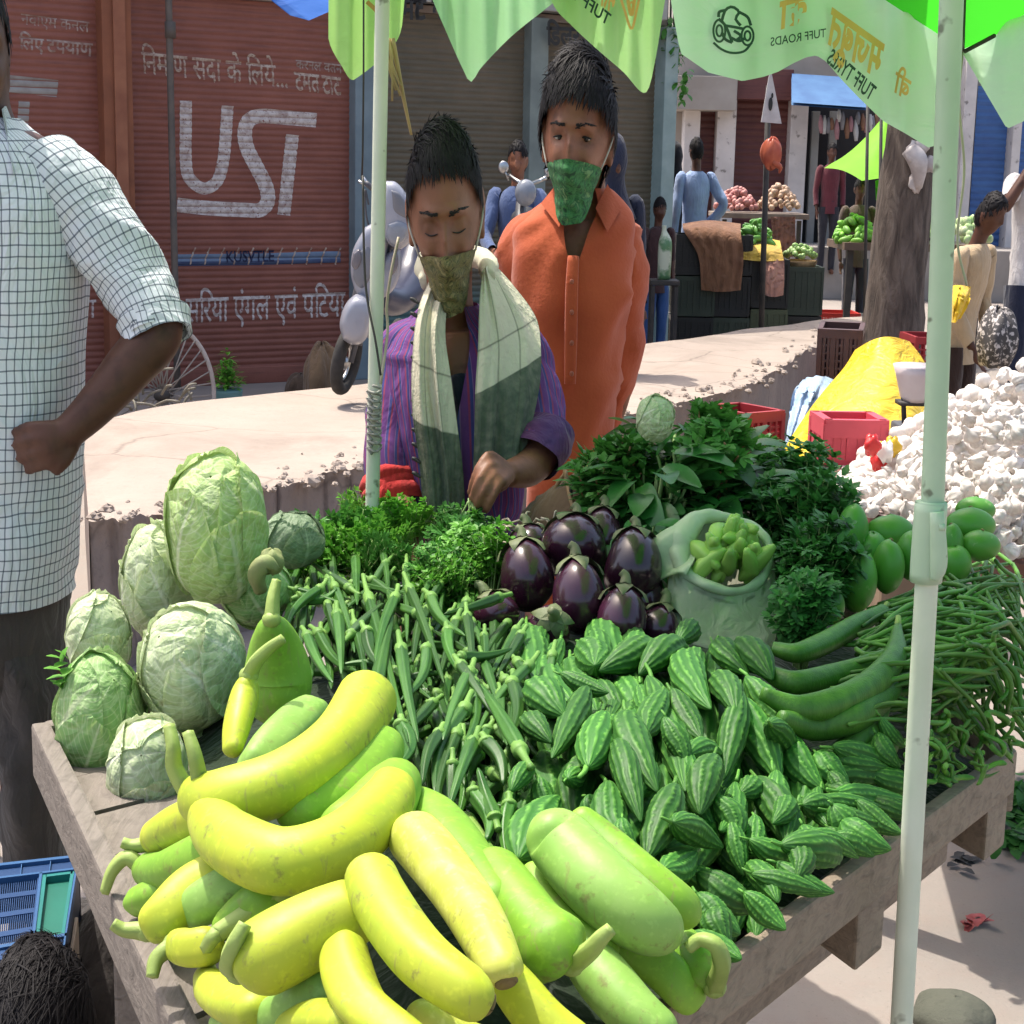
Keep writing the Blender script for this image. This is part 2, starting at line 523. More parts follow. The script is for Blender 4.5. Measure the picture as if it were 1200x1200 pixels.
M_paintf = mat('worn_pale_lettering', (.42, .34, .30), (.24, .13, .10), 26, rough=.7)
M_black = mat('black_lettering', (.02, .02, .02), (.03, .03, .03), 10, rough=.6)

shop = thing('shop_building', wp(WL / 2, 0), 'long shop building with closed maroon and teal rolling shutters behind the platform', 'building')
m = MB(); wbox(m, -7, U(783), 0, 4.3, -3.0, -.10); part('wall', m, M_wall, shop, smooth=False)
m = MB(); wbox(m, -7.05, U(790), 4.3, 4.45, -3.0, .35); part('roof', m, M_wall, shop, smooth=False)
ZH = 2.50
SP = .042
def slat(z): return .010 * abs(math.sin(PI * z / SP)) ** .6
def shutter(u0, u1, m, z0=.04, z1=ZH, d=-.075):
    mb = MB(); zz = np.arange(z0, z1, SP / 6)
    us = np.linspace(u0, u1, 5)
    P = np.array([[wp(u, z, d + slat(z) + .004 * noise.noise((u * 1.5, z * 2, 1))) for u in us] for z in zz])
    mb.grid(P)
    wbox(mb, u0, u1, z0 - .04, z0 + .07, d - .01, d + .028)
    return part('shutter', mb, m, shop)
sh_left = shutter(-5.0, U(122), M_maroon)
sh_ust = shutter(U(156), U(414), M_maroon)
sh_3 = shutter(U(437), U(616), M_olive)
sh_4 = shutter(U(636), U(768), M_olive)
def pillar(a, b, m, d=.03, z1=ZH + .02):
    mb = MB(); wbox(mb, U(a), U(b), 0, z1, -.10, d, bev=.008)
    return part('pillar', mb, m, shop, smooth=False)
pillar(122, 156, M_post_o, .05)
mb = MB(); wbox(mb, U(134), U(148), 0.02, ZH, .052, .07); part('pillar_strip', mb, mat('pillar_rust_strip', (.33, .13, .07), (.25, .09, .05), 6, rough=.7), shop, smooth=False)
pillar(414, 437, M_post_b)
pillar(616, 636, M_post_g)
pillar(768, 783, M_teal, .06)
mb = MB(); mb.tube([wp(U(198), 0, .10), wp(U(196), 2.2, .10), wp(U(195), 4.2, .10)], .022, 10, m=12); mb.tube([wp(U(197), 2.22, .10), wp(U(197), 2.32, .10)], .035, 10)
part('drain_pipe', mb, mat('grey_brown_pipe', (.10, .085, .075), (.15, .12, .10), 9, rough=.6), shop)
mb = MB(); wbox(mb, U(156), U(768), ZH, ZH + .05, -.10, -.02); part('lintel', mb, M_wall, shop, smooth=False)
# sign boards over the teal shutters
M_sign = mat('off_white_sign', (.40, .40, .38), (.30, .30, .29), 6, rough=.5)
def bisected(mb, dirn, step, lo, hi):
    """split a flat mesh along regular levels so that it can follow a profile"""
    bm = bmesh.new()
    vs = [bm.verts.new(v) for v in np.vstack(mb.V)]
    for f in mb.Fc:
        try: bm.faces.new([vs[i] for i in f])
        except ValueError: pass
    k = lo
    while k < hi:
        bmesh.ops.bisect_plane(bm, geom=bm.verts[:] + bm.edges[:] + bm.faces[:], plane_co=[a * k for a in dirn], plane_no=dirn)
        k += step
    bm.verts.index_update(); o = MB()
    o.add([v.co[:] for v in bm.verts], [[v.index for v in f.verts] for f in bm.faces]); bm.free()
    return o
I_ = '\u093f'
def glyphs(text, mirror=False, bold=0.0, spacing=1.0):
    c = bpy.data.curves.new('t', 'FONT'); c.body = text; c.resolution_u = 3; c.offset = bold; c.space_character = spacing
    o = bpy.data.objects.new('t', c); COL.objects.link(o)
    e = bpy.data.meshes.new_from_object(o.evaluated_get(bpy.context.evaluated_depsgraph_get()))
    V = np.array([v.co[:] for v in e.vertices]) if len(e.vertices) else np.zeros((0, 3))
    fs = [tuple(p.vertices) for p in e.polygons]
    bpy.data.objects.remove(o); bpy.data.curves.remove(c); bpy.data.meshes.remove(e)
    mb = MB()
    if len(V):
        V[:, 0] -= V[:, 0].min()
        if mirror: V[:, 0] = V[:, 0].max() - V[:, 0]
        mb.add(V, fs)
    return mb
def dn(words, gap=.28, bold=.008):
    """Devanagari text put together glyph by glyph; each word is a list of (glyph, dx) in the order they are drawn"""
    mb = MB(); x = 0
    for w in words:
        x0 = x
        for g in w:
            if isinstance(g, tuple): ch, dx = g
            else: ch, dx = g, 0
            c = bpy.data.curves.new('t', 'FONT'); c.body = ch; c.resolution_u = 3; c.offset = bold
            o = bpy.data.objects.new('t', c); COL.objects.link(o)
            e = bpy.data.meshes.new_from_object(o.evaluated_get(bpy.context.evaluated_depsgraph_get()))
            V = np.array([v.co[:] for v in e.vertices]); fs = [tuple(p.vertices) for p in e.polygons]
            bpy.data.objects.remove(o); bpy.data.curves.remove(c); bpy.data.meshes.remove(e)
            if not len(V): continue
            if ch == I_:
                V[:, 0] += x - V[:, 0].min(); x += .20; mb.add(V, fs); continue
            if V[:, 0].min() < -.05:
                V[:, 0] += x + dx - .0
            else:
                V[:, 0] += x + dx; x = V[:, 0].max() - .03
            mb.add(V, fs)
        x += gap
    return mb
def fit(mb, o, ex, ey):
    """scale a text to the pixel frame: o lower left corner, ex end of the baseline, ey full height"""
    V = np.vstack(mb.V); w = V[:, 0].max(); h = max(V[:, 1].max(), .1)
    o, ex, ey = (np.array(q, float) for q in (o, ex, ey))
    def f(v):
        return np.column_stack([o[None, :] + (v[:, :1] / w) * (ex - o) + (v[:, 1:2] / h) * (ey - o), np.zeros(len(v))])
    return mb.xf(f)
def stroke(mb, pts, w, m=None, z=0):
    P = np.asarray(pts, float)
    if m: P = spline(P, m)
    T = np.gradient(P, axis=0); T /= np.linalg.norm(T, axis=1)[:, None]
    Nn = np.column_stack([-T[:, 1], T[:, 0]]) * np.broadcast_to(np.asarray(w, float), (len(P),))[:, None] / 2
    G = np.stack([P + Nn, P - Nn], 1)
    mb.grid(np.concatenate([G, np.full((len(P), 2, 1), z)], -1)); return mb
def on_wall(name, mb, m, parent, d=-.075, follow=True, lift=.0035):
    def f(v):
        return np.array([(*wuv(x, y, d), z) for x, y, z in v])
    mb.xf(f)                                    # now (u, z, 0)
    if follow:
        V = np.vstack(mb.V); mb2 = bisected(mb, (0, 1, 0), SP / 4, math.floor(V[:, 1].min() / SP) * SP, V[:, 1].max())
    else: mb2 = mb
    mb2.xf(lambda v: np.array([wp(u, z, d + (slat(z) if follow else 0) + lift + q + (.004 * noise.noise((u * 1.5, z * 2, 1)) if follow else 0)) for u, z, q in v]))
    return part(name, mb2, m, parent, smooth=False)
on_wall('lettering', fit(dn([[I_, 'न', 'म', 'ा', 'ण'], ['स', 'द', 'ा'], ['क', 'े'], [I_, 'ल', 'य', 'े', '...']]), (166, 86), (337, 103), (164, 50)), M_paintp, sh_ust)
on_wall('lettering', fit(dn([['ट', 'म', 'त'], ['ट', 'ा', 'ट']], .2, .02), (346, 105), (400, 112), (344, 84)), M_paintp, sh_ust)
on_wall('lettering', fit(dn([['क', 'र', 'न', 'ल'], ['व', 'त', 'न']], .3, .02), (346, 80), (400, 86), (346, 70)), M_paintf, sh_ust)
lg = MB()
stroke(lg, [(217, 118), (217, 150), (217, 185), (221, 208), (238, 221), (254, 212), (261, 188), (264, 155), (266, 124)], 14, 40)
stroke(lg, [(370, 141), (335, 138), (305, 136), (291, 141), (286, 155), (289, 174), (300, 196), (311, 218), (313, 236), (304, 246), (285, 246), (245, 244), (207, 240)], 17, 60)
stroke(lg, [(342, 158), (332, 252)], 15)
on_wall('logo', lg, M_paintw, sh_ust)
rod = MB(); stroke(rod, [(204, 304), (300, 303), (398, 300)], 12)
on_wall('painted_rod', rod, mat('painted_steel_blue', (.17, .23, .33), (.13, .18, .27), 15, rough=.7), sh_ust)
rod = MB(); stroke(rod, [(204, 309), (300, 308), (398, 305)], 5)
on_wall('painted_rod_edge', rod, mat('painted_dark_blue', (.05, .07, .15), (.07, .1, .18), 15, rough=.7), sh_ust, lift=.0065)
rk = MB()
for q in range(11):
    x = 222 + q * 17; stroke(rk, [(x, 310), (x + 1, 302), (x + 6, 290)], 1.8)
on_wall('rod_ribs', rk, M_paintp, sh_ust, lift=.009)
on_wall('lettering', fit(glyphs('KUSVTLE', bold=.02), (264, 307), (320, 306), (264, 294)), mat('navy_lettering', (.02, .025, .07), None, 9), sh_ust, lift=.011)
on_wall('lettering', fit(dn([['स', I_, 'र', 'य', 'ा'], ['ए', ('ं', 0), 'ग', 'ल'], ['ए', 'व', ('ं', 0)], ['प', I_, 'ट', 'य', 'ा']]), (217, 378), (404, 370), (217, 338)), M_paintw, sh_ust)
on_wall('lettering', fit(dn([['न', 'व', 'ा', 'ए', 'म'], ['क', 'न', 'ल']], .25), (24, 28), (104, 38), (24, 16)), M_paintf, sh_left)
on_wall('lettering', fit(dn([[I_, 'ल', 'ए'], ['ट', 'प', 'य', 'ा', 'ण']], .2, .02), (22, 57), (108, 66), (22, 36)), M_paintf, sh_left)
lg = MB(); stroke(lg, [(-40, 92), (10, 98), (67, 104)], 20); stroke(lg, [(28, 118), (26, 150), (24, 190)], 13); stroke(lg, [(-8, 118), (-30, 130), (-40, 160)], 14)
on_wall('logo', lg, mat('weathered_grey_paint', (.34, .32, .30), (.25, .21, .19), 10, rough=.7), sh_left)
on_wall('lettering', fit(dn([['स', I_, 'र', 'य', 'ा'], ['म', 'ल', 'ा']]), (10, 376), (112, 372), (10, 346)), M_paintw, sh_left)
sb = MB(); wbox(sb, U(442), U(612), ZH + .06, ZH + .50, -.10, .09, bev=.01); b1 = part('sign_board', sb, M_sign, shop, smooth=False)
sb = MB(); wbox(sb, U(618), U(764), ZH + .06, ZH + .50, -.10, .11, bev=.01); b2 = part('sign_board', sb, M_sign, shop, smooth=False)
on_wall('lettering', fit(dn([['म', 'ी', 'ट'], ['क', 'म', 'ल']], .3, .03), (470, 22), (560, 24), (470, -12)), M_black, b1, .09, False, .003)
on_wall('lettering', fit(dn([[I_, 'ड', 'ल', 'र', 'स'], ['क', 'म']], .3, .03), (640, 52), (730, 56), (640, 22)), M_black, b2, .11, False, .003)

# ------------------------------------------------------------------ far row of shops
YF = 22.0
def fp(px, py, y=YF): return at_y(px, py, y)
def fbox(mb, x0, x1, y0, y1, ya, yb, bev=.01, z0=None):
    a = fp(x0, (y0 + y1) / 2, ya); b = fp(x1, (y0 + y1) / 2, ya); zt = fp(x0, y0, ya)[2]; zb = fp(x0, y1, ya)[2] if z0 is None else z0
    mb.box(((a[0] + b[0]) / 2, (ya + yb) / 2, (zt + zb) / 2), (b[0] - a[0], abs(yb - ya), zt - zb), bev=bev)
M_white = mat('chalky_white_pillar', (.62, .58, .56), (.48, .45, .44), 3, rough=.8, bump=.3, spots=(9, (.22, .2, .19), .62, .7))
M_mar2 = shutter_mat('dark_maroon_shutter', (.10, .03, .03), (.14, .045, .04))
M_blue = shutter_mat('blue_shutter_paint', (.045, .115, .32), (.06, .16, .40))
M_far = mat('far_grey_plaster', (.28, .25, .22), (.36, .33, .30), 2, rough=.9, bump=.4)
fs = thing('shop_row', fp(960, 300) * [1, 1, 0], 'far row of low shops with white pillars and maroon and blue shutters', 'building')
m = MB(); fbox(m, 786, 1290, -40, 300, YF + .4, YF + 4, z0=0); part('wall', m, M_far, fs, smooth=False)
m = MB(); fbox(m, 780, 864, 88, 128, YF - .3, YF + .4); part('lintel', m, M_far, fs, smooth=False)
m = MB(); fbox(m, 864, 930, 80, 116, YF - .1, YF + .4); part('shutter_box', m, M_mar2, fs, smooth=False)
for a, b, t in ((800, 818, 124), (838, 860, 116), (924, 944, 100), (1126, 1140, 60), (1184, 1194, 100)):
    m = MB(); fbox(m, a, b, t, 300, YF, YF + .45, z0=0); part('pillar', m, M_white, fs, smooth=False)
def fshut(x0, x1, y0, mt):
    mb = MB(); a = fp(x0, 200, YF + .3); b = fp(x1, 200, YF + .3); zt = fp(x0, y0, YF + .3)[2]
    zz = np.arange(.3, zt, .014)
    mb.grid(np.array([[(x, YF + .3 - .02 * abs(math.sin(PI * z / .085)) ** .6, z) for x in (a[0], b[0])] for z in zz]))
    return part('shutter', mb, mt, fs)
fshut(817, 839, 126, M_mar2); fshut(859, 925, 112, M_mar2); fshut(1139, 1186, 100, M_blue); fshut(1192, 1280, 90, M_blue)
m = MB(); fbox(m, 943, 1127, 118, 300, YF + .39, YF + .36, z0=.3); part('interior_shade_sheet', m, mat('painted_interior_shade', (.018, .018, .02), (.03, .028, .03), 3, rough=.9), fs, smooth=False)  # flat dark sheet stands in for the shade inside the shop
m = MB()
for x0, x1 in ((948, 957), (969, 978)): fbox(m, x0, x1, 130, 300, YF + .1, YF + .2, z0=.3)
part('door_frame', m, mat('grey_door_frame', (.25, .25, .24), None, 4), fs, smooth=False)
m = MB(); fbox(m, 780, 1290, 286, 345, YF - 1.2, YF + .4, z0=0); part('plinth', m, mat('grey_plinth', (.22, .20, .18), (.30, .27, .25), 2, rough=.9, bump=.4), fs, smooth=False)
# awning and hanging wares of the dark shop
aw = MB(); G = np.array([[fp(928 + 88 * u, 86 + 6 * u + 34 * v, YF - .1 - .8 * v) for u in np.linspace(0, 1, 12)] for v in np.linspace(0, 1, 6)])
aw.grid(G); aw.grid(G + [0, .03, -.03])
tag(single('awning', aw, mat('blue_awning_cloth', (.045, .12, .27), (.065, .165, .33), 4, rough=.7, bump=.3)), 'small blue sloping awning over the dark far shop', 'awning')
hw = [mat('hanging_%s' % k, c, None, 8, rough=.6) for k, c in (('pink', (.35, .18, .2)), ('white', (.45, .45, .45)), ('grey', (.2, .2, .22)), ('brown', (.2, .1, .06)))]
for k in range(16):
    px = 962 + k * 4.4 + RN.uniform(-1, 1); mb = MB(); y0 = 128 + RN.uniform(0, 12)
    p = fp(px, y0, YF - .5); q = fp(px + RN.uniform(-1, 1), y0 + RN.uniform(14, 30), YF - .5)
    mb.tube([p, (p + q) / 2, q], [.012, .035, .02], 6, m=6)
    single('hanging_packet', mb, hw[k % 4], 'small packet hanging on a string in the front of the dark far shop', 'packet', 'packets hanging in the far shop')
# creeper by the teal pillar
# ------------------------------------------------------------------ people
SQ = .72                         # the photograph is narrow: widths of people as it shows them
def sstep(a, b, x):
    t = np.clip((x - a) / (b - a), 0, 1); return t * t * (3 - 2 * t)
def head_pt(d, face=True):
    """surface of a head in direction d (x right, -y front, z up); half sizes .078 .098 .120"""
    x, y, z = d[..., 0], d[..., 1], d[..., 2]
    low = sstep(0, .95, -z)
    X = .078 * x * (1 - .30 * low); Y = .098 * y; Z = .120 * z
    Y = np.where(y > 0, Y * (1 - .45 * low), Y * (1 - .06 * low))
    X = X * (1 + .05 * sstep(.1, .6, z))
    fr = sstep(.15, .6, -y)
    def g(cx, cz, sx, sz): return np.exp(-((X - cx) / sx) ** 2 - ((Z - cz) / sz) ** 2)
    D = np.zeros_like(X)
    if face:
        br = np.clip((.004 - Z) / .046, 0, 1)
        D += .024 * np.exp(-(X / .011) ** 2) * br * (Z > -.05) + .016 * g(0, -.045, .016, .012) * 1.0
        D += .012 * g(0, -.010, .009, .022) - .004 * g(0, .012, .006, .008) + .004 * g(0, .055, .03, .02)
        for s in (-1, 1):
            D += -.017 * g(.032 * s, .003, .016, .011) - .006 * g(.018 * s, .006, .008, .010) + .011 * g(.030 * s, .024, .022, .008) + .011 * g(.045 * s, -.032, .017, .016) - .007 * g(.066 * s, .030, .012, .02)
            D += .006 * g(.015 * s, -.047, .007, .008)
        D += .008 * g(0, -.074, .022, .008) + .007 * g(0, -.084, .018, .007) - .003 * g(0, -.0785, .022, .003) + .008 * g(0, -.108, .022, .014)
    Y = Y - D * fr
    return np.stack([X, Y, Z], -1)
def dirs(nu, nv):
    PH, TH = np.meshgrid(np.linspace(.03, PI - .03, nu), np.linspace(0, 2 * PI, nv, endpoint=False), indexing='ij')
    return np.stack([np.sin(PH) * np.sin(TH), -np.sin(PH) * np.cos(TH), np.cos(PH)], -1)
def head_add(mb, T, nu=72, nv=96):
    P = T(head_pt(dirs(nu, nv)).reshape(-1, 3)).reshape(nu, nv, 3)
    b = mb.n; mb.grid(P, closed=True)
    mb.Fc.append(tuple(b + j for j in range(nv))); mb.MI.append(0)
    mb.Fc.append(tuple(b + (nu - 1) * nv + j for j in range(nv))[::-1]); mb.MI.append(0)
    for s in (-1, 1):
        q = MB(); q.ell((.080 * s, .012, -.008), (.010, .022, .034), nu=10, nv=14); q.ell((.086 * s, .016, .004), (.007, .020, .026), nu=8, nv=12)
        q.ell((.081 * s, .004, -.034), (.008, .010, .012), nu=8, nv=10)
        mb.add(T(np.vstack(q.V)), q.Fc)
def xform(c, sc=(1, 1, 1), pitch=0, yaw=0, tilt=0, sq=SQ):
    """head space to the world: scale, tilt, nod (pitch > 0 looks down), turn (yaw > 0 to the right of the picture), narrow, move"""
    Rm = np.array((Matrix.Rotation(yaw, 3, 'Z') @ Matrix.Rotation(pitch, 3, 'X') @ Matrix.Rotation(tilt, 3, 'Y')))
    c = np.asarray(c, float); sc = np.asarray(sc, float)
    def T(v):
        v = (np.asarray(v, float) * sc) @ Rm.T
        return v * [sq, 1, 1] + c
    return T
def hair_add(mb, T, seed, n=900, length=.035, front=.35, lift=.10, side=.10, fringe=None, cap=1.045, wid=.0028, comb=(0, -.4, 0), tuft=.12):
    """hair: a close cap under many flat tapered locks that follow the skull along `comb`"""
    r = np.random.default_rng(seed)
    def line(d):
        fy = -d[..., 1]
        k_ = sstep(.10, .62, fy)
        return (front + .25 * (fy - .6)) * k_ + (side - .62 * sstep(.0, .55, d[..., 1])) * (1 - k_)
    nu, nv = 34, 56
    D = dirs(nu, nv); over = sstep(.0, .10, D[..., 2] - line(D))
    K = head_pt(D, False) * (1 + (cap - 1) * over - .06 * (1 - over))[..., None]
    q0 = MB(); q0.grid(T(K.reshape(-1, 3)).reshape(nu, nv, 3), closed=True); ov = over.ravel()
    mb.add(q0.V[0], [f for f in q0.Fc if max(ov[list(f)]) > .02])
    hd = np.array([.078, .098, .12])
    k = 0; comb = np.array(comb, float)
    while k < n:
        d = r.normal(size=3); d /= np.linalg.norm(d)
        if d[2] < float(line(d[None])[0]) - .02: continue
        k += 1
        c = comb + np.array([.5 * d[0] * (d[2] < .55), 0, -.7 * (d[2] < .55)]) + r.normal(size=3) * .28
        frontal = fringe is not None and -d[1] > .2 and d[2] < front + .40
        if frontal: c = np.array([.35 * fringe[1] + r.normal() * .22, -.2, -1.0])
        t = c - d * (c @ d); t /= np.linalg.norm(t) + 1e-9
        L = (fringe[0] if frontal else length) * r.uniform(.6, 1.25)
        up = lift * r.uniform(.3, 1.4) + (tuft * r.uniform(.5, 1.5) if (r.random() < .25 and d[2] > .5 and not frontal) else 0)
        s = np.linspace(0, 1, 5)
        C = d * hd * cap + t * L * s[:, None]
        e = C / hd; e /= np.linalg.norm(e, axis=1)[:, None]
        base_ = head_pt(e, False) * cap
        C = base_ + e * (.0015 + L * up * s ** 1.3)[:, None]
        w = wid * np.array([.9, 1, .95, .7, .12])
        sd_ = np.cross(t, d); sd_ /= np.linalg.norm(sd_) + 1e-9
        q = np.stack([C - sd_ * w[:, None], C + e * (w * .5)[:, None], C + sd_ * w[:, None]], 1)
        mb.grid(T(q.reshape(-1, 3)).reshape(5, 3, 3))
def finger(mb, pts, r0, r1, n=8): mb.tube(pts, np.linspace(r0, r1, len(pts)), n, m=9); mb.ell(pts[-1], r1, nu=6, nv=8)

def skin(name, c1, c2):
    return mat(name, c1, c2, 11, rough=.52, bump=.30, bscale=130, bdist=.0015, sss=.06, spec=.35, stops=(.3, .7), spots=(26, tuple(x * .62 for x in c2), .52, .75), rvar=.25)
M_skin1 = skin('brown_skin', (.20, .085, .045), (.155, .062, .033))
M_skin2 = skin('warm_brown_skin', (.27, .115, .065), (.21, .085, .048))
M_skin3 = skin('dark_brown_skin', (.105, .043, .026), (.075, .030, .019))
M_hair = mat('black_hair', (.010, .009, .010), (.018, .016, .017), 30, rough=.62, spec=.14)
M_eye = mat('eye_white', (.6, .56, .5), None, 5, rough=.25)
M_iris = mat('dark_iris', (.015, .01, .008), None, 5, rough=.15)
M_brow = mat('black_eyebrow', (.012, .010, .010), None, 20, rough=.7)

# simple whole figure for the people further off
def person(label, px, y, ztop, H, yaw, shirt, trou, skin_m, group=None, arms=None, sit=0, hairlen=.02, bend=0, sleeves=.5, cover=None, x=None, z0=None):
    k = H / 1.72
    c = at_y(px, 300, y); base = np.array([c[0] if x is None else x, y, (ztop - H if z0 is None else z0)])
    Rz = np.array(Matrix.Rotation(yaw, 3, 'Z'))
    def B(v):
        v = np.asarray(v, float) * k
        if bend:
            w = np.clip((v[:, 2] - .9 * k) / (.6 * k), 0, 1.3)
            v = v.copy(); v[:, 1] -= bend * w ** 1.5 * k; v[:, 2] -= abs(bend) * .35 * w ** 1.5 * k
        return (v @ Rz.T) * [SQ, 1, 1] + base
    root = thing('person', base, label, 'person', group)
    b = MB()
    T = xform((0, 0, 0), sq=1)
    head_add(b, lambda v: v + np.array([0, -.03, 1.60]), 30, 40)
    b.tube([(0, .015, 1.36), (0, .0, 1.45), (0, -.01, 1.54)], [.075, .056, .058], 14, m=8)
    b.tube([(0, 0, .84), (0, 0, 1.05), (0, 0, 1.25), (0, 0, 1.38), (0, 0, 1.42)], [.13, .125, .15, .14, .07], 16, ry=[.09, .09, .10, .08, .05], ref=(1, 0, 0), m=14)
    hipz = .88
    A = arms or ([(-.20, 0, 1.37), (-.25, .03, 1.10), (-.24, -.06, .86)], [(.20, 0, 1.37), (.25, .03, 1.10), (.24, -.06, .86)])
    for a in A:
        b.tube(a, [.05, .042, .028], 12, m=14)
        w = np.array(a[2]); f = (w - np.array(a[1])); f = f / np.linalg.norm(f)
        side = np.cross(f, (0, 1, 0.2)); side /= np.linalg.norm(side)
        b.ell(w + f * .05, (.028, .022, .045), nu=8, nv=10)
        for q in range(4):
            p0 = w + f * .08 + side * (.011 * (q - 1.5)); finger(b, [p0, p0 + f * .04, p0 + f * (.07 - .006 * abs(q - 1.4)) + np.array([0, -.015, 0])], .009, .007, 6)
        p0 = w + f * .03 + side * .022; finger(b, [p0, p0 + f * .02 + side * .02, p0 + f * .05 + side * .022], .010, .008, 6)
    L = []
    for s in (-1, 1):
        if sit:
            L.append([(.09 * s, 0, hipz), (.12 * s, -.40, hipz + sit), (.12 * s, -.42, .30 + 0 * sit), (.12 * s, -.40, .06)])
        else:
            L.append([(.085 * s, 0, hipz), (.10 * s, -.015, .66), (.10 * s, -.01, .46), (.10 * s, .02, .06)])
    for l in L:
        b.tube(l, [.085, .07, .055, .038], 12, m=16)
        e = np.array(l[-1]); b.tube([e + [0, .05, -.02], e + [0, -.06, -.02], e + [0, -.17, -.03]], [.035, .042, .028], 10, ry=[.035, .035, .022], m=8)
    f = fuse(b.xf(B), .011 * k, 4)
    part('body', f, skin_m, root)
    t = MB(); t.tube([(0, 0, .80), (0, 0, .93), (0, 0, 1.08), (0, 0, 1.22), (0, 0, 1.33), (0, .005, 1.405), (0, .008, 1.44)], [.165, .158, .155, .175, .178, .135, .075], 28, ry=[.125, .118, .112, .122, .115, .09, .066], ref=(1, 0, 0), m=30, caps=False, fold=(.008, 3.5, 4, int(px)))
    for a in A:
        a = np.array(a); fr = sleeves
        e = a[1] * (1 - max(0, fr - .5) * 2) + a[2] * max(0, fr - .5) * 2 if fr > .5 else a[0] * (1 - fr * 2 * .95) + a[1] * fr * 2 * .95
        pts = [a[0] + (a[0] * [-.25, 0, 0]), a[0], (a[0] + a[1]) / 2, a[1], e] if fr > .5 else [a[0] + (a[0] * [-.25, 0, 0]), a[0], (a[0] + e) / 2, e]
        t.tube(pts, [.045, .064] + list(np.linspace(.062, .048, len(pts) - 2)), 18, m=22, caps=False, fold=(.006, 5, 3, int(px) + 3))
    part('shirt', t.xf(B), shirt, root)
    t = MB()
    for l in L: t.tube(l, [.105, .088, .072, .062], 18, m=24, caps=False, fold=(.006, 4, 3, int(px) + 5))
    t.tube([(0, 0, .82), (0, 0, .90), (0, 0, .98)], [.145, .15, .145], 20, ry=[.11, .115, .108], ref=(1, 0, 0), m=6)
    part('trousers', t.xf(B), trou, root)
    h = MB()
    if cover is None:
        hair_add(h, lambda v: B(np.asarray(v) * 1.0 + np.array([0, -.03, 1.60])), int(px), 260, .035, cap=1.07, wid=.005)
        part('hair', h, M_hair, root)
    else:
        q = MB(); q.tube([(0, -.02, 1.30), (0, .0, 1.42), (0, -.005, 1.52), (0, -.02, 1.62), (0, -.015, 1.72), (0, -.01, 1.755)], [.19, .13, .092, .102, .07, .01], 20, ry=[.14, .11, .10, .122, .085, .01], ref=(1, 0, 0), m=22, fold=(.005, 5, 4, 3))
        part('headscarf', q.xf(B), cover, root)
    return root
# ------------------------------------------------------------------ things behind the cart
M_silver = mat('silver_grey_paint', (.30, .31, .36), (.25, .26, .31), 5, rough=.3, spec=.5, coat=.4)
M_tyre = mat('black_rubber', (.022, .021, .02), (.04, .036, .034), 20, rough=.85, bump=.3)
M_chrome = mat('dull_chrome', (.55, .55, .55), None, 10, rough=.3, metal=1)
M_glass = mat('lamp_glass', (.30, .32, .36), (.20, .22, .26), 6, rough=.1, spec=.6)
M_greyp = mat('grey_black_plastic', (.06, .06, .07), (.09, .09, .10), 8, rough=.5)

Ys = 7.25
def S(px, py, dy=0.0): return at_y(px, py, Ys + dy)
sc = thing('scooter', at_z(405, 464, ZS), 'silver grey scooter parked on the platform behind the thin pale pole', 'scooter')
m = MB(); c = S(403, 424); rr = .142
ang = np.linspace(0, 2 * PI, 40)
def wheel_pts(c, rx, rz, tilt, n=40, dy=.0):
    a = np.linspace(0, 2 * PI, n + 1)
    return [np.array(c) + np.array([rx * math.cos(t) + tilt * math.sin(t), dy * math.cos(t), rz * math.sin(t)]) for t in a]
m.tube(wheel_pts(S(406, 422), .026, .122, .022, dy=.10), .028, 12, caps=False)
part('front_wheel', m, M_tyre, sc)
m = MB(); m.tube(wheel_pts(S(404, 425), .014, .075, .014, dy=.065), .008, 8, caps=False); m.ell(S(404, 425), (.02, .03, .03)); part('rim', m, M_chrome, sc)
def puff(mb, poly, y0, depth, n=11, pw=.38):
    """smooth domed panel: outline in picture measure, real depth, closed behind"""
    P = spline(np.array(list(poly) + [poly[0]], float), 61)[:-1]; c = P.mean(0); R_ = []
    for k in range(n):
        t = k / (n - 1); q = c + (P - c) * math.cos(t * PI / 2) ** pw if k < n - 1 else c + (P - c) * .02
        R_.append([at_y(a, b_, y0 - depth * math.sin(t * PI / 2)) for a, b_ in q])
    bk = [[p + np.array([0, depth * .7, 0]) for p in R_[0]]]
    mb.grid(np.array(bk + R_), closed=True); b0 = mb.n - 60 * (n + 1); mb.Fc.append(tuple(b0 + q for q in range(60))); mb.MI.append(0); return mb
M_silv2 = mat('darker_grey_panel', (.17, .175, .20), (.13, .135, .155), 5, rough=.35, coat=.3)
for nm, poly, dy, dp, mt in (('front_mudguard', [(402, 398), (398, 380), (404, 358), (416, 346), (430, 350), (435, 368), (432, 390), (424, 402), (412, 404)], -.10, .09, M_silver),
    ('front_apron', [(428, 266), (446, 258), (456, 270), (452, 300), (446, 330), (440, 350), (426, 354), (416, 340), (411, 318), (414, 292)], -.02, .05, M_silver),
    ('apron_panel', [(416, 300), (430, 288), (438, 300), (434, 326), (424, 338), (414, 326)], -.06, .02, M_silv2),
    ('side_panel', [(450, 300), (466, 290), (470, 312), (462, 338), (446, 350), (442, 336)], .0, .04, M_silver),
    ('headlamp_cowl', [(452, 212), (464, 214), (477, 230), (486, 252), (489, 268), (480, 284), (468, 292), (454, 284), (446, 262), (446, 236)], -.04, .06, M_silver),
    ('visor', [(458, 222), (468, 226), (480, 244), (485, 258), (472, 256), (460, 246)], -.085, .02, M_silv2),
    ('headlamp', [(454, 262), (468, 258), (480, 266), (474, 282), (462, 288), (453, 278)], -.085, .03, M_glass)):
    m = MB(); puff(m, poly, Ys + dy, dp); part(nm, m, mt, sc)
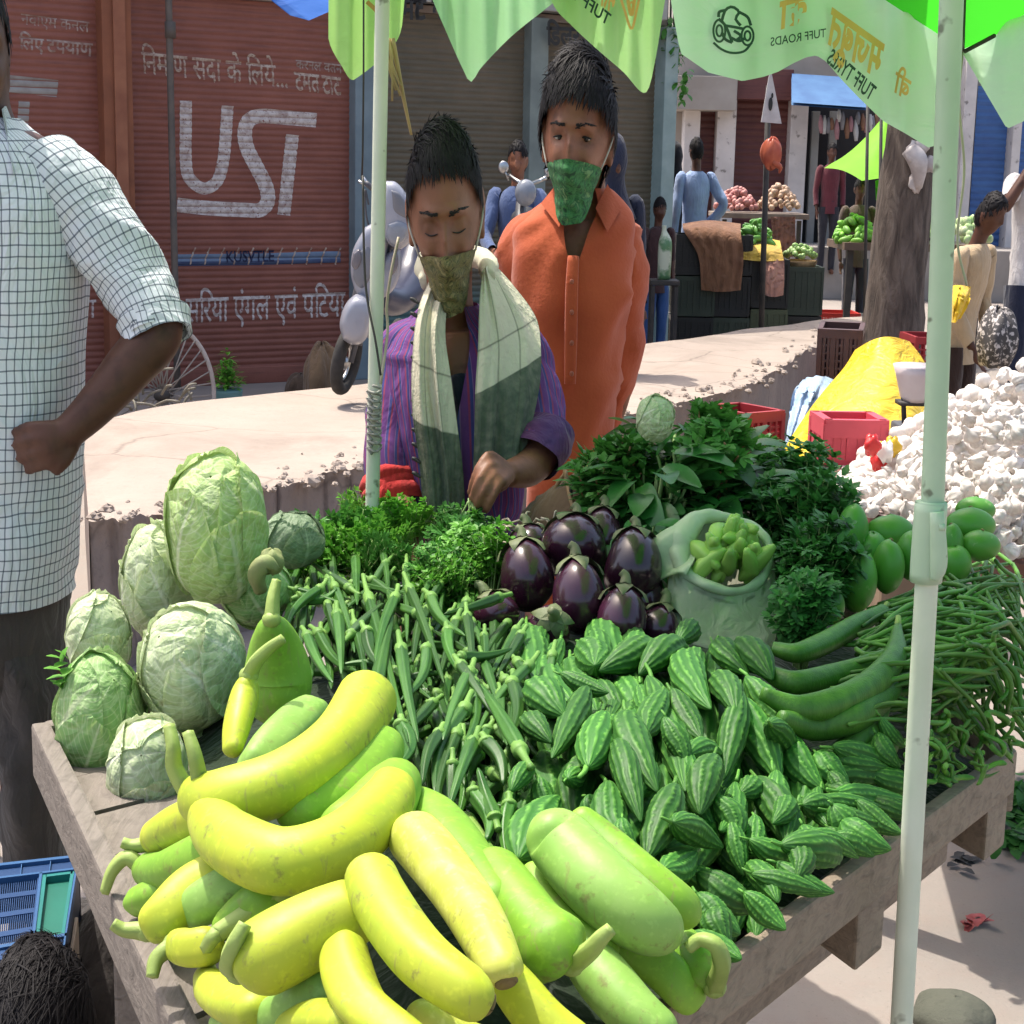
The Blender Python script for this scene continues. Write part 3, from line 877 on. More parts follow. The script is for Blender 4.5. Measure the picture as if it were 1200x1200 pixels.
M_ind = mat('smoky_indicator', (.16, .15, .17), None, 5, rough=.15)
for poly in ([(414, 296), (421, 292), (424, 304), (418, 316), (412, 310)], [(458, 300), (465, 296), (466, 312), (459, 322)]):
    m = MB(); puff(m, poly, Ys - .07, .02); part('indicator', m, M_ind, sc)
m = MB(); m.tube([S(416, 404, .04), S(424, 360, .06), S(440, 310, .07), S(456, 262, .06), S(462, 228, .04)], [.03, .05, .06, .05, .03], 14, m=16); part('chassis', m, M_greyp, sc)
m = MB(); m.tube([S(411, 425, -.06), S(420, 392, -.04), S(438, 330, .05)], .012, 8); m.tube([S(400, 425, .02), S(410, 392, .02), S(430, 340, .06)], .012, 8); part('fork', m, M_greyp, sc)
m = MB(); m.tube([S(428, 214, .0), S(444, 226, .0), S(462, 232, .03), S(484, 226, .04)], .012, 10, m=14)
part('handlebar', m, M_greyp, sc)
for a, b in (((436, 222), (424, 206)), ((430, 218), (420, 212))):
    m = MB(); m.tube([S(*a), S(*b)], .006, 8); part('brake_lever', m, M_chrome, sc)
m = MB(); m.tube([S(432, 240, .02), S(428, 222, .02), S(429, 250, .02), S(433, 268, .03)], .004, 6, m=16); part('cable', m, M_greyp, sc)
m = MB(); m.tube([S(440, 345, .3), S(462, 352, .5), S(480, 330, .75), S(488, 300, .9), S(492, 285, 1.0)], [.06, .07, .08, .085, .05], 18, ry=[.06, .08, .10, .08, .05], m=20); part('rear_body', m, mat('dark_blue_grey_paint', (.05, .055, .09), None, 5, rough=.3), sc)
m = MB(); m.tube([S(484, 262, .75), S(488, 252, .9), S(492, 256, 1.1)], [.05, .06, .05], 16, ry=.04, m=10); part('seat', m, M_greyp, sc)
c = at_z(446, 452, ZS); m = MB(); m.tube([q + np.array([0, 0, 0]) for q in wheel_pts(c + [0.02, .75, .115], .02, .112, .012, dy=.10)], .026, 12, caps=False); part('rear_wheel', m, M_tyre, sc)
m = MB(); m.tube([S(428, 372, .05), c + [0, .3, .13], c + [.02, .75, .13]], .035, 10, m=10); m.tube([c + [.0, .3, .12], c + [-.02, .28, .005]], .012, 8); part('frame', m, M_greyp, sc)

# large spoked wheel leaning behind the platform
Yw = 9.2; cw = at_y(192, 462, Yw); rx, rz = .272, .385
cwt = thing('cart_wheel', cw - [0, 0, rz + .012], 'large spoked handcart wheel with a pale rim behind the platform', 'wheel')
m = MB(); m.tube([cw + [rx * math.cos(t), .02 * math.sin(t), rz * math.sin(t)] for t in np.linspace(0, 2 * PI, 61)], .012, 8, caps=False); part('rim', m, mat('pale_worn_rim', (.42, .36, .33), (.3, .25, .22), 12, rough=.6), cwt)
m = MB()
for k in range(36):
    t = k * PI / 18; t2 = t + (.5 if k % 2 else -.5)
    m.tube([cw + [.03 * math.cos(t2), -.03, .04 * math.sin(t2)], cw + [rx * math.cos(t), 0, rz * math.sin(t)]], .0045, 5)
part('spokes', m, mat('dusty_spoke', (.30, .26, .23), None, 10, rough=.6), cwt)
m = MB(); m.tube([cw + [0, .08, 0], cw + [0, -.08, 0]], [.035, .03], 14, ry=[.045, .04]); part('hub', m, M_dark, cwt)
m = MB()
for k in range(26):
    a = at_y(RN.uniform(125, 240), RN.uniform(440, 490), Yw - .4 + RN.uniform(-.2, .2)); b = a + np.array([RN.uniform(-.15, .15), RN.uniform(-.1, .1), RN.uniform(-.06, .12)])
    a[2] = max(a[2], .02); b[2] = max(b[2], .02)
    m.tube([a, (a + b) / 2 + [0, 0, .02], b], .007, 5, m=5)
single('brushwood_heap', m, mat('dry_twigs', (.22, .19, .15), (.12, .11, .08), 12), 'heap of dry grey twigs lying behind the platform by the wheel', 'twigs', kind='stuff')

# leaf helper
def leaf(mb, p, d, up, L, W, bend=.25, mi=0, n=4, cup=.15):
    d = np.asarray(d, float); d = d / (np.linalg.norm(d) + 1e-9)
    sd = np.cross(d, up); sd /= np.linalg.norm(sd) + 1e-9; nn = np.cross(sd, d)
    s = np.linspace(0, 1, n); w = W * np.sin(PI * (s * .86 + .10)) ** .8
    C = np.asarray(p, float) + d * (L * s)[:, None] - nn * (bend * L * s ** 2)[:, None]
    mb.grid(np.stack([C - sd * w[:, None] + nn * (w * cup)[:, None], C, C + sd * w[:, None] + nn * (w * cup)[:, None]], 1), mi)
def leafmat(name, c1, c2, rough=.5, tl=.3, rnd=.12, spec=.35):
    return mat(name, c1, c2, 30, rough=rough, transl=tl, rnd=rnd, spec=spec, bump=.15, bscale=90, stops=(.3, .7))
M_leaf_b = leafmat('bright_leaf', (.17, .42, .05), (.10, .31, .034))
M_leaf_m = leafmat('mid_leaf', (.09, .28, .045), (.055, .19, .03))
M_leaf_d = leafmat('dark_leaf', (.062, .23, .042), (.038, .155, .030))
M_stem = mat('pale_stem', (.22, .32, .10), (.16, .26, .07), 12, rough=.5)

pt = at_y(267, 462, 9.7); pt[2] = 0
pl = thing('potted_plant', pt, 'small bright green bush in a pale teal pot before the maroon shutter', 'potted plant')
m = MB(); m.tube([pt, pt + [0, 0, .14], pt + [0, 0, .19]], [.062, .08, .085], 20, ry=[.08, .1, .105], ref=(1, 0, 0), m=8); part('pot', m, mat('teal_pot', (.16, .30, .29), (.11, .22, .22), 8, rough=.6), pl)
m = MB()
for k in range(260):
    th = RN.uniform(0, 6.28); q = RN.uniform(0, 1)
    p = pt + np.array([.07 * math.cos(th) * q, .09 * math.sin(th) * q, .2 + RN.uniform(0, .2) * (1.15 - q)])
    leaf(m, p, (math.cos(th), math.sin(th), RN.uniform(-.2, .9)), (0, 0, 1.01), RN.uniform(.03, .055), .009)
for k in range(9): m.tube([pt + [0, 0, .18], pt + [RN.uniform(-.04, .04), RN.uniform(-.04, .04), .36]], .003, 4)
part('foliage', m, M_leaf_b, pl)
def sack(label, name, c, r, mt, seed, cat='sack', group=None, flat=.8):
    m = MB(); r = np.array(r)
    def fn(ph, th):
        return 1 + .10 * np.sin(3 * th + seed) * np.sin(ph) + .07 * np.sin(5 * th + 2 * ph + seed) + .05 * np.sin(9 * th - 4 * ph)
    m.ell(np.array(c) + [0, 0, r[2] * flat], r, nu=26, nv=36, fn=fn)
    m.xf(lambda v: np.column_stack([v[:, :2], np.maximum(v[:, 2], c[2])]))
    return single(name, m, mt, label, cat, group)
M_jute = cloth('brown_jute', (.20, .13, .075), (.13, .085, .05), .5)
M_jute2 = cloth('rusty_jute', (.24, .12, .065), (.16, .075, .042), .5)
q = at_y(378, 452, 10.3); q[2] = 0
sack('brown jute sack slumped on the ground behind the scooter wheel', 'jute_sack', q, (.12, .2, .22), M_jute, 1)
q = at_y(352, 455, 10.6); q[2] = 0
sack('low dark brown jute sack lying left of the scooter wheel', 'jute_sack', q, (.09, .15, .10), cloth('dark_brown_jute', (.09, .06, .04), (.06, .04, .03), .5), 4)

# ------------------------------------------------------------------ crates
def crate(label, c, size, mt, rotz=0.0, group='plastic crates', tilt=0.0, rows=5, cols=9, inside=None, mesh=None, open_front=False, solid=True):
    """ribbed plastic crate, origin at its base centre; size (x, y, z)"""
    root = thing('plastic_crate', c, label, 'crate', group)
    if mesh and mesh in CR:
        for nm, me in CR[mesh]:
            o = bpy.data.objects.new(nm, me); COL.objects.link(o); o.parent = root; o.data = me
            if mt is not None and me.materials[0] != mt:
                o.material_slots[0].link = 'OBJECT'; o.material_slots[0].material = mt
        root.rotation_euler = (tilt, 0, rotz); return root
    sx, sy, sz = size; t = .012
    b = MB()
    b.box((0, 0, t / 2), (sx * .92, sy * .92, t))
    w = MB()
    for k in range(2):
        for s in (-1, 1):
            ln = (sx if k == 0 else sy); other = (sy if k == 0 else sx) / 2 * s
            def bx(u, z, du, dz, dd=t, off=0):
                cpos = (u, other * (1 - .0) + off, z) if k == 0 else (other + off, u, z)
                siz = (du, dd, dz) if k == 0 else (dd, du, dz)
                w.box(cpos, siz)
            bx(0, sz - .02, ln + t, .04, t * 1.7)
            bx(0, .03, ln, .06)
            for r in range(1, rows):
                bx(0, .06 + (sz - .10) * r / rows, ln, .008, t * .9)
            n = max(3, int(cols * ln / max(sx, sy)))
            for q in range(n + 1):
                bx(-ln / 2 + ln * q / n, sz / 2, .010 if q % 3 else .022, sz - .02, t * 1.2 if q % 3 else t * 1.5)
            if solid: bx(0, sz * .5, ln, sz * .9, t * .35, -.001 * s)
    o1 = part_local('base', b, mt, root); o2 = part_local('walls', w, mt, root)
    if mesh: CR[mesh] = [('base', o1.data), ('walls', o2.data)]
    root.rotation_euler = (tilt, 0, rotz)
    return root
CR = {}
def part_local(name, mb, mats, parent, smooth=False):
    o = bpy.data.objects.new(name, mesh_of(name, mb, mats, smooth)); COL.objects.link(o); o.parent = parent; return o
def plastic(name, c, v=.8, rough=.45): return mat(name, c, tuple(x * v for x in c), 7, rough=rough, bump=.1, spec=.4)
P_red = plastic('red_plastic', (.55, .035, .025)); P_dred = plastic('dark_red_plastic', (.32, .025, .03)); P_brown = plastic('brown_plastic', (.085, .042, .04))
P_dk = plastic('dark_green_plastic', (.035, .05, .035)); P_bk = plastic('blackish_plastic', (.018, .019, .019)); P_ol = plastic('olive_plastic', (.07, .085, .045)); P_pink = plastic('pink_plastic', (.62, .07, .10))
def gz(px, y, py=400): p = at_y(px, py, y); return np.array([p[0], y, 0.0])
# stacks of dark crates with produce on top
yb = 14.0
D_ = lambda px: mpp(yb) * px
def stack(px, w, hs, ms, names, y=yb):
    z = 0.0
    for h, mm, nm in zip(hs, ms, names):
        crate(nm, gz(px, y) + [0, 0, z], (w * mpp(y), .42, h - .01), mm, RN.uniform(-.02, .02), mesh='c%d_%.2f' % (w, h)); z += h
    return z
stack(808, 44, (.33, .33, .33), (P_bk, P_dk, P_bk), ('black crate at the bottom of the left dark stack', 'dark green crate in the middle of the left dark stack', 'black crate on top of the left dark stack'))
stack(851, 40, (.33, .33, .33), (P_dk, P_bk, P_bk), ('dark green crate at the bottom under the brown sackcloth', 'black crate half covered by the hanging brown sackcloth', 'black crate on top under the brown sackcloth'), yb + .05)
stack(895, 40, (.40, .40), (P_ol, P_bk), ('olive crate at the bottom below the yellow cloth', 'black crate with a pink cloth hanging over it'), yb + .1)
stack(936, 38, (.34, .40), (P_bk, P_dk), ('black crate at the bottom under the basket of gourds', 'dark green crate holding up the basket of gourds'), yb + .2)
def drape(label, name, rows, mt, cat='cloth', seed=0, amp=.02, nu=30, nv=24, thick=.004, kind=None):
    """cloth hung through rows of (px, py, Y) points, top row first"""
    Q = np.array([spline([at_y(*q) for q in r], nv) for r in rows])
    G = np.array([spline(Q[:, j], nu) for j in range(nv)]).transpose(1, 0, 2)
    w = wob(np.linspace(0, 1, nu), np.linspace(0, 2 * PI, nv), amp, 1.2, 5, seed + 1)
    G[:, :, 1] += w
    mb = MB(); mb.grid(G); mb.grid((G + [0, thick, 0])[:, ::-1])
    return single(name, mb, mt, label, cat, kind=kind)
drape('brown sackcloth hanging over the front of the dark crate stack', 'sackcloth', [[(800, 262, 14.1), (830, 258, 14.1), (868, 262, 14.1)], [(802, 272, 13.8), (832, 270, 13.78), (868, 275, 13.78)], [(818, 300, 13.74), (845, 300, 13.72), (871, 300, 13.72)], [(822, 340, 13.72), (845, 342, 13.7), (868, 340, 13.7)]], M_jute2, seed=3)
drape('yellow cloth spread over the crate beneath the green bananas', 'yellow_cloth', [[(868, 282, 14.3), (890, 278, 14.3), (914, 282, 14.3)], [(868, 292, 13.9), (892, 291, 13.88), (916, 293, 13.9)], [(870, 304, 13.8), (893, 306, 13.78), (918, 305, 13.8)]], cloth('yellow_cloth', (.55, .38, .06), (.45, .28, .08), .4), seed=4)
drape('faded pink cloth hanging from the crate below the yellow cloth', 'pink_cloth', [[(893, 304, 13.82), (905, 304, 13.8), (919, 304, 13.82)], [(894, 325, 13.76), (906, 325, 13.74), (919, 325, 13.76)], [(897, 346, 13.76), (906, 348, 13.74), (918, 346, 13.76)]], cloth('faded_pink_cloth', (.50, .27, .20), (.42, .2, .15), .4), seed=5)
def heap_of(label, name, c, r, mt, n, size, cat, group, el=1.4, seed=0, sq=.8):
    """countable small produce heaped on c: every piece an object"""
    me = None; rr = random.Random(seed)
    m = MB(); m.tube([(0, 0, -size * el), (0, 0, -size * el * .6), (0, 0, 0), (0, 0, size * el * .6), (0, 0, size * el)], [size * .25, size * .85, size, size * .8, size * .2], 8, m=8)
    me = mesh_of(name, m, mt)
    for k in range(n):
        a = rr.uniform(0, 6.28); q = math.sqrt(rr.random())
        x, y = r[0] * q * math.cos(a), r[1] * q * math.sin(a)
        o = bpy.data.objects.new(name, me); COL.objects.link(o)
        o.location = (c[0] + x, c[1] + y, c[2] + r[2] * (1 - q * q) * rr.uniform(.75, 1) + size * .5)
        o.rotation_euler = (rr.uniform(.9, 2.2), rr.uniform(-.4, .4), rr.uniform(0, 6.28)); o.scale = (sq, 1, 1)
        tag(o, label, cat, group)
M_banana = mat('green_gourd_skin', (.13, .32, .06), (.08, .22, .04), 10, rough=.4, rnd=.2)
M_palegourd = mat('pale_gourd_skin', (.30, .42, .16), (.18, .30, .09), 10, rough=.45, rnd=.2)
heap_of('long green vegetable piled on the crates behind the yellow cloth', 'green_vegetable', at_y(885, 284, 14.2), (.13, .18, .16), M_banana, 46, .028, 'vegetable', 'green vegetables on the far crates', 2.6, 3)
heap_of('pale round gourd in the basket on the far crates', 'pale_gourd', at_y(937, 302, 14.2), (.12, .16, .09), M_palegourd, 40, .026, 'vegetable', 'pale gourds in the far basket', 1.3, 4)
b = at_y(937, 312, 14.2); m = MB(); m.tube([b + [0, 0, -.03], b + [0, 0, .03], b + [0, 0, .05]], [.11, .135, .14], 26, ry=[.16, .2, .2], ref=(1, 0, 0), m=8, caps=False); m.tube([b + [0, 0, -.035], b + [0, 0, -.03]], [.11, .11], 26, ry=.16, ref=(1, 0, 0))
single('shallow_basket', m, mat('woven_cane', (.38, .26, .14), (.28, .18, .10), 40, rough=.8, bump=.5), 'shallow cane basket of pale gourds on the right dark crate stack', 'basket')
crate('bright red crate standing on the sunlit road by the tree', gz(977, 15.0), (46 * mpp(15), .4, .30), P_red, 0, mesh='redfar', solid=False)
crate('lower red crate of the pair right of the tree trunk', gz(1083, 10.2), (36 * mpp(10.2), .35, .27), P_red, 0, mesh='redp', solid=False)
crate('upper red crate of the pair right of the tree trunk', gz(1083, 10.2) + [0, 0, .272], (36 * mpp(10.2), .35, .27), P_dred, .04, mesh='redp', solid=False)
m = MB(); a = gz(1012, 15.2); m.box(a + [0, 0, .14], (.10, .02, .27), bev=.005); m.box(a + [-.04, .06, .14], (.006, .1, .27)); o = single('white_board', m, mat('white_board', (.6, .58, .56), None, 8), 'small white board leaning on the road beside the bright red crate', 'board', smooth=False)

# onion cart
yo = 17.0; oc = at_y(888, 252, yo)
oct_ = thing('onion_cart', oc * [1, 1, 0], 'far flat cart carrying pink and beige heaps of onions', 'cart')
m = MB(); m.box(oc, (104 * mpp(yo), .8, .05), bev=.008); part('tray', m, mat('old_tray_wood', (.24, .19, .15), (.16, .12, .10), 9, rough=.8), oct_, smooth=False)
for sx in (-1, 1):
    for sy in (-1, 1):
        m = MB(); m.box(oc * [1, 1, .5] + [sx * .36, sy * .3, -.01], (.04, .05, oc[2] - .06)); part('leg', m, M_dark, oct_, smooth=False)
M_on1 = mat('pink_onion', (.42, .16, .15), (.50, .24, .2), 12, rough=.5, rnd=.2); M_on2 = mat('beige_onion', (.48, .33, .22), (.40, .26, .17), 12, rough=.5, rnd=.2)
heap_of('pink onion in the left heap of the far cart', 'onion', at_y(862, 249, yo) + [0, 0, .03], (.20, .3, .20), M_on1, 110, .030, 'onion', 'pink onions on the far cart', .85, 5)
heap_of('beige onion in the right heap of the far cart', 'onion', at_y(912, 249, yo) + [0, 0, .03], (.20, .3, .22), M_on2, 110, .030, 'onion', 'beige onions on the far cart', .85, 6)
drape('brown and white cloth hanging from the far onion cart', 'hanging_cloth', [[(903, 254, 16.5), (918, 254, 16.5), (932, 254, 16.5)], [(905, 275, 16.5), (918, 275, 16.5), (932, 275, 16.5)], [(908, 300, 16.5), (920, 302, 16.5), (934, 300, 16.5)]], cloth('patchy_brown_cloth', (.30, .14, .10), (.12, .07, .06), .4), seed=7)

# sign on a black pole with an orange bag
sg = thing('sign_post', gz(899, 13.2), 'black pole carrying a narrow white triangular sign', 'sign post')
m = MB(); p0 = at_y(897, 300, 13.2); p0[2] = 0; m.tube([p0, at_y(901, 100, 13.2)], .022, 10); part('pole', m, M_dark, sg)
m = MB(); m.prism([at_y(903, 79, 13.1), at_y(916, 145, 13.1), at_y(892, 143, 13.1)], (0, .02, 0)); o = part('sign_board', m, mat('white_sign_face', (.62, .58, .58), (.5, .46, .46), 12, rough=.6), sg, smooth=False)
m = MB(); c = at_y(903, 122, 13.09); m.ell(c, (.016, .006, .05), nu=8, nv=12); c2 = at_y(905, 112, 13.09); m.ell(c2, (.008, .006, .02), nu=8, nv=10); part('symbol', m, M_black, o)
m = MB(); c = at_y(904, 180, 13.0)
m.ell(c, (.075, .06, .11), nu=16, nv=22, fn=lambda ph, th: 1 + .10 * np.sin(4 * th + 2 * ph) + .08 * np.sin(7 * th)); m.tube([at_y(906, 190, 12.98), at_y(914, 196, 12.97), at_y(913, 203, 12.98)], [.03, .02, .006], 8, m=8)
m.tube([at_y(901, 166, 13.1), at_y(903, 172, 13.0)], .012, 6)
single('orange_bag', m, mat('orange_plastic_bag', (.62, .16, .08), (.5, .10, .06), 10, rough=.35, transl=.2), 'crumpled orange plastic bag hanging on the black sign pole', 'bag')

# lime umbrella and its poles, green drape
yl = 14.6
lu = thing('market_umbrella', gz(1040, yl), 'lime green umbrella standing over the far stall behind the tree', 'umbrella')
ap = at_y(1042, 128, yl)
rim = [at_y(966, 197, yl - .3), at_y(1010, 212, yl - .9), at_y(1085, 214, yl - .8), at_y(1120, 200, yl), at_y(1085, 186, yl + .8), at_y(1000, 186, yl + .7)]
rim.append(rim[0])
G = []
for i in range(6):
    for t in np.linspace(0, 1, 8, endpoint=False):
        e = rim[i] * (1 - t) + rim[i + 1] * t + np.array([0, 0, .03 * math.sin(PI * t)])
        G.append([ap * (1 - s) + e * s - np.array([0, 0, .06 * math.sin(PI * s)]) for s in np.linspace(0.02, 1, 12)])
G.append(G[0])
m = MB(); m.grid(np.array(G)); part('canopy', m, mat('lime_canopy', (.30, .72, .04), (.25, .62, .03), 3, rough=.6, transl=.55), lu)
m = MB(); m.tube([gz(1042, yl), ap], .018, 10); part('pole', m, M_dark, lu)
for k, px in enumerate((1016, 1032, 1046)):
    m = MB(); m.tube([gz(px - 2, yl - 1.1 + .05 * k), at_y(px + 1, 120, yl - 1.1 + .05 * k)], .013, 8)
    single('iron_pole', m, M_dark, ('leftmost', 'middle', 'rightmost')[k] + ' of three thin dark poles standing before the lime umbrella', 'pole')
drape('bright green sheet hanging below the lime umbrella behind the trunk', 'green_sheet', [[(1026, 212, 15.2), (1060, 200, 15.2), (1098, 190, 15.2)], [(1026, 235, 15.2), (1060, 230, 15.1), (1097, 225, 15.2)], [(1028, 262, 15.2), (1062, 264, 15.2), (1096, 262, 15.2)]], mat('bright_green_sheet', (.12, .45, .03), (.09, .36, .03), 4, rough=.6, transl=.5), seed=9, amp=.04)
# far vegetable stall
st = thing('vegetable_stall', gz(1040, 14.2), 'low wooden stall of greens behind the tree', 'stall')
t_ = at_y(1010, 288, 13.9)
m = MB(); m.box((at_y(1065, 288, 14.2)), (170 * mpp(14.2), .8, .06)); part('table_top', m, mat('stall_wood', (.16, .10, .07), (.11, .07, .05), 8), st, smooth=False)
for px in (990, 1140):
    for dy in (-.3, .3):
        m = MB(); p = gz(px, 14.2 + dy); m.box(p + [0, 0, t_[2] / 2], (.05, .05, t_[2] - .05)); part('leg', m, M_dark, st, smooth=False)
heap_of('bright green vegetable heaped on the stall left of the trunk', 'green_vegetable', at_y(1002, 284, 14.1), (.17, .25, .20), mat('bright_green_veg', (.22, .48, .06), (.14, .34, .05), 9, rough=.5, rnd=.25), 70, .03, 'vegetable', 'green vegetables on the far stall', 1.8, 8)
heap_of('pale cauliflower heaped on the stall by the blue shutter', 'cauliflower', at_y(1134, 284, 13.6), (.17, .2, .18), mat('pale_cauliflower', (.58, .62, .40), (.25, .42, .14), 14, rough=.7, bump=.5, rnd=.15), 36, .042, 'cauliflower', 'cauliflowers on the far stall', .9, 9)
heap_of('pale cauliflower on the stall between the trunk and the pale pole', 'cauliflower', at_y(1088, 278, 13.6), (.10, .2, .16), mat('greenish_cauliflower', (.40, .55, .25), (.2, .4, .1), 14, rough=.7, bump=.5, rnd=.15), 22, .04, 'cauliflower', 'cauliflowers beside the pole', .9, 10)

# tree
tr = thing('tree', gz(1048, 11.0), 'thick brown tree trunk standing behind the yellow tarpaulin', 'tree')
n = N('rough_bark'); co = n.coords(stretch=(6, 6, 1.3), rnd=False); f = n.noise(co, 3.0, 8, .65, .6)
n.base(n.ramp(f, [(.3, (.045, .034, .028)), (.5, (.12, .09, .072)), (.75, (.22, .175, .145))])); n.b.inputs['Roughness'].default_value = .95; n.bump(f, 1.0, .05); M_bark = n.m
m = MB(); tp = [gz(1044, 11.0) - [0, 0, .05], at_y(1046, 400, 11), at_y(1053, 300, 11), at_y(1068, 170, 11), at_y(1082, 60, 11), at_y(1088, -60, 11.05), at_y(1080, -200, 11.1), at_y(1085, -330, 11.1)]
m.tube(tp, [.27, .20, .178, .168, .16, .15, .11, .06], 28, ry=[.34, .26, .24, .23, .22, .2, .15, .08], m=60, fold=(.014, 3, 9, 5)); part('trunk', m, M_bark, tr)
for k, (a, b) in enumerate((((1084, 0), (1010, -300)), ((1088, -60), (1190, -330)), ((1084, -130), (1090, -480)))):
    m = MB(); p, q = at_y(*a, 11.05), at_y(*b, 11.4 + .3 * k); m.tube([p, (p + q) / 2 + [.05, .1, -.1], q], [.09, .06, .02], 12, m=14); part('limb', m, M_bark, tr)
m = MB()
for k in range(1500):
    d = RG.normal(size=3); d /= np.linalg.norm(d); q = RG.random() ** .4
    p = at_y(1085, -420, 11.2) + d * q * np.array([1.0, 1.3, .8]) * (1 + .3 * math.sin(5 * d[0] + 3 * d[2]))
    leaf(m, p, RG.normal(size=3), (0.1, .2, 1), RG.uniform(.08, .14), .03)
part('crown', m, M_leaf_m, tr)
m = MB(); c = at_y(1075, 190, 10.75)
for k in range(5):
    a = c + RG.normal(size=3) * [.05, .02, .06]; m.ell(a, RG.uniform(.03, .06, 3) * [1, .6, 1.3], nu=9, nv=12, fn=lambda ph, th, k=k: 1 + .25 * np.sin(3 * th + k) * np.sin(4 * ph))
m.tube([c + [-.06, 0, .08], c + [.0, -.02, .0], c + [.02, 0, -.16]], [.05, .06, .02], 10, m=10)
single('plastic_wad', m, mat('dirty_white_plastic', (.55, .5, .48), (.4, .35, .33), 14, rough=.5), 'dirty white plastic rag tied to the tree trunk under the canopy', 'rag')
m = MB()
for k in range(240):
    p = at_y(RN.uniform(776, 806), RN.choice((RN.uniform(30, 118), RN.uniform(20, 60))), 13.4 + RN.uniform(-.3, .3)); leaf(m, p, (RN.uniform(-1, 1), RN.uniform(-1, .3), RN.uniform(-1, .2)), (0, 0, 1.01), RN.uniform(.05, .09), .022)
cr_ = thing('creeper', gz(786, 13.5), 'leafy creeper hanging beside the pale teal pillar at the end of the shop', 'plant')
part('foliage', m, M_leaf_m, cr_)
m = MB()
for k in range(5):
    a = at_y(782 + 4 * k, 10, 13.4); m.tube([a + [0, 0, .5], a, at_y(780 + 5 * k, 118 - 14 * k, 13.4)], .008, 5, m=10)
part('stems', m, M_dark, cr_)

# ------------------------------------------------------------------ tarpaulin heap and things round it
n = N('yellow_tarpaulin'); co = n.coords(rnd=False); f = n.noise(co, 5, 5); n.base(n.ramp(f, [(.3, (.68, .46, .012)), (.7, (.60, .40, .01))])); n.b.inputs['Roughness'].default_value = .45
n.bump(n.noise(n.coords(stretch=(3, 3, 6), rnd=False), 2.5, 4, .5, 1.5), .5, .06); M_tarp = n.m
Lp = spline([(1002, 410, 7.1), (988, 432, 6.9), (962, 462, 6.6), (935, 500, 6.3), (915, 538, 6.1), (905, 600, 6.0)], 40)
Rp = spline([(1066, 400, 7.1), (1084, 425, 6.9), (1096, 460, 6.6), (1098, 500, 6.3), (1092, 545, 6.1), (1090, 600, 6.0)], 40)
G = np.zeros((40, 40, 3)); ww = wob(np.linspace(0, 1, 40), np.linspace(0, 2 * PI, 40), .03, 1.6, 5, 21, 5, False)
for i in range(40):
    for j in range(40):
        t = j / 39; q = Lp[i] * (1 - t) + Rp[i] * t
        G[i, j] = at_y(q[0], q[1] - 10 * math.sin(PI * t) * (1 - i / 39), q[2] - .35 * math.sin(PI * t) ** .7 + ww[i, j])
G[:, :, 2] = np.maximum(G[:, :, 2], .01)
m = MB(); m.grid(G)
bk = np.stack([G[0], G[0] * [1, 1, .5] + [0, .15, 0], G[0] * [1, 1, 0] + [0, .25, .01]], 0); m.grid(bk)
single('tarpaulin', m, M_tarp, 'bright yellow tarpaulin thrown over a heap of goods before the tree', 'tarpaulin')
crate('brown crate standing on end beside the yellow tarpaulin', at_y(983, 452, 7.5), (46 * mpp(7.5), .16, .27), P_brown, -.25, tilt=.12, mesh='brown', solid=False)
drape('pale blue plastic sheet bunched left of the yellow tarpaulin', 'plastic_sheet', [[(940, 444, 7.3), (960, 440, 7.2), (984, 446, 7.3)], [(930, 456, 7.0), (956, 455, 6.95), (980, 458, 7.0)], [(926, 480, 6.9), (948, 478, 6.85), (962, 480, 6.9)], [(920, 520, 6.8), (930, 520, 6.75), (936, 522, 6.8)]], mat('pale_blue_plastic', (.38, .50, .64), (.28, .40, .55), 8, rough=.3, bump=.5, bscale=12, bdist=.03), 'sheet', seed=13, amp=.03)
crate('dark crate hidden under the red crate behind the spinach', np.array([at_y(872, 530, 6.4)[0], 6.5, 0]), (64 * mpp(6.4), .30, .36), P_bk, .5, mesh='under')
crate('red crate with garlic inside standing behind the green bunches', np.array([at_y(872, 530, 6.4)[0], 6.5, .362]), (58 * mpp(6.4), .24, .215), P_dred, .6, mesh='redmid', solid=False)

# garlic cart
ga = [at_z(978, 596, .83), at_z(1075, 622, .83), at_z(1205, 664, .83), at_z(1500, 640, .83), at_z(1400, 450, .83), at_z(960, 520, .83)]
gc = thing('garlic_cart', (1.3, 4.1, 0), 'flat handcart loaded with a white heap of garlic at the right', 'cart')
m = MB(); m.prism(np.array(ga)[::-1], (0, 0, -.05)); part('tray', m, mat('garlic_tray_wood', (.16, .075, .06), (.24, .13, .10), 8, rough=.8), gc, smooth=False)
for p in (ga[0], ga[3], ga[4], ga[5]):
    m = MB(); q = p * .9 + np.mean(ga, 0) * .1; m.box((q[0], q[1], .385), (.05, .06, .77)); part('leg', m, M_dark, gc, smooth=False)
cl = MB(); G = np.array([[at_z(975 + 240 * u + 20 * v, 588 + 66 * u - 70 * v * (1 - .2 * u), .834 + .004 * math.sin(9 * u + 5 * v)) for u in np.linspace(0, 1, 20)] for v in np.linspace(0, 1, 10)])
cl.grid(G); single('spread_cloth', cl, cloth('pinkish_white_cloth', (.55, .40, .36), (.62, .52, .48), .4), 'pinkish white cloth spread under the garlic heap', 'cloth')
GK = np.array([(985, 590, 0.842), (1040, 600, 0.846), (1100, 622, 0.846), (1200, 655, 0.846), (1000, 565, 0.855), (1060, 530, 0.904), (1110, 500, 0.969), (1150, 470, 1.027), (1200, 428, 1.092), (1200, 500, 1.035), (1200, 560, 0.953), (1120, 570, 0.912), (1260, 430, 1.092), (1260, 640, 0.863)], float)
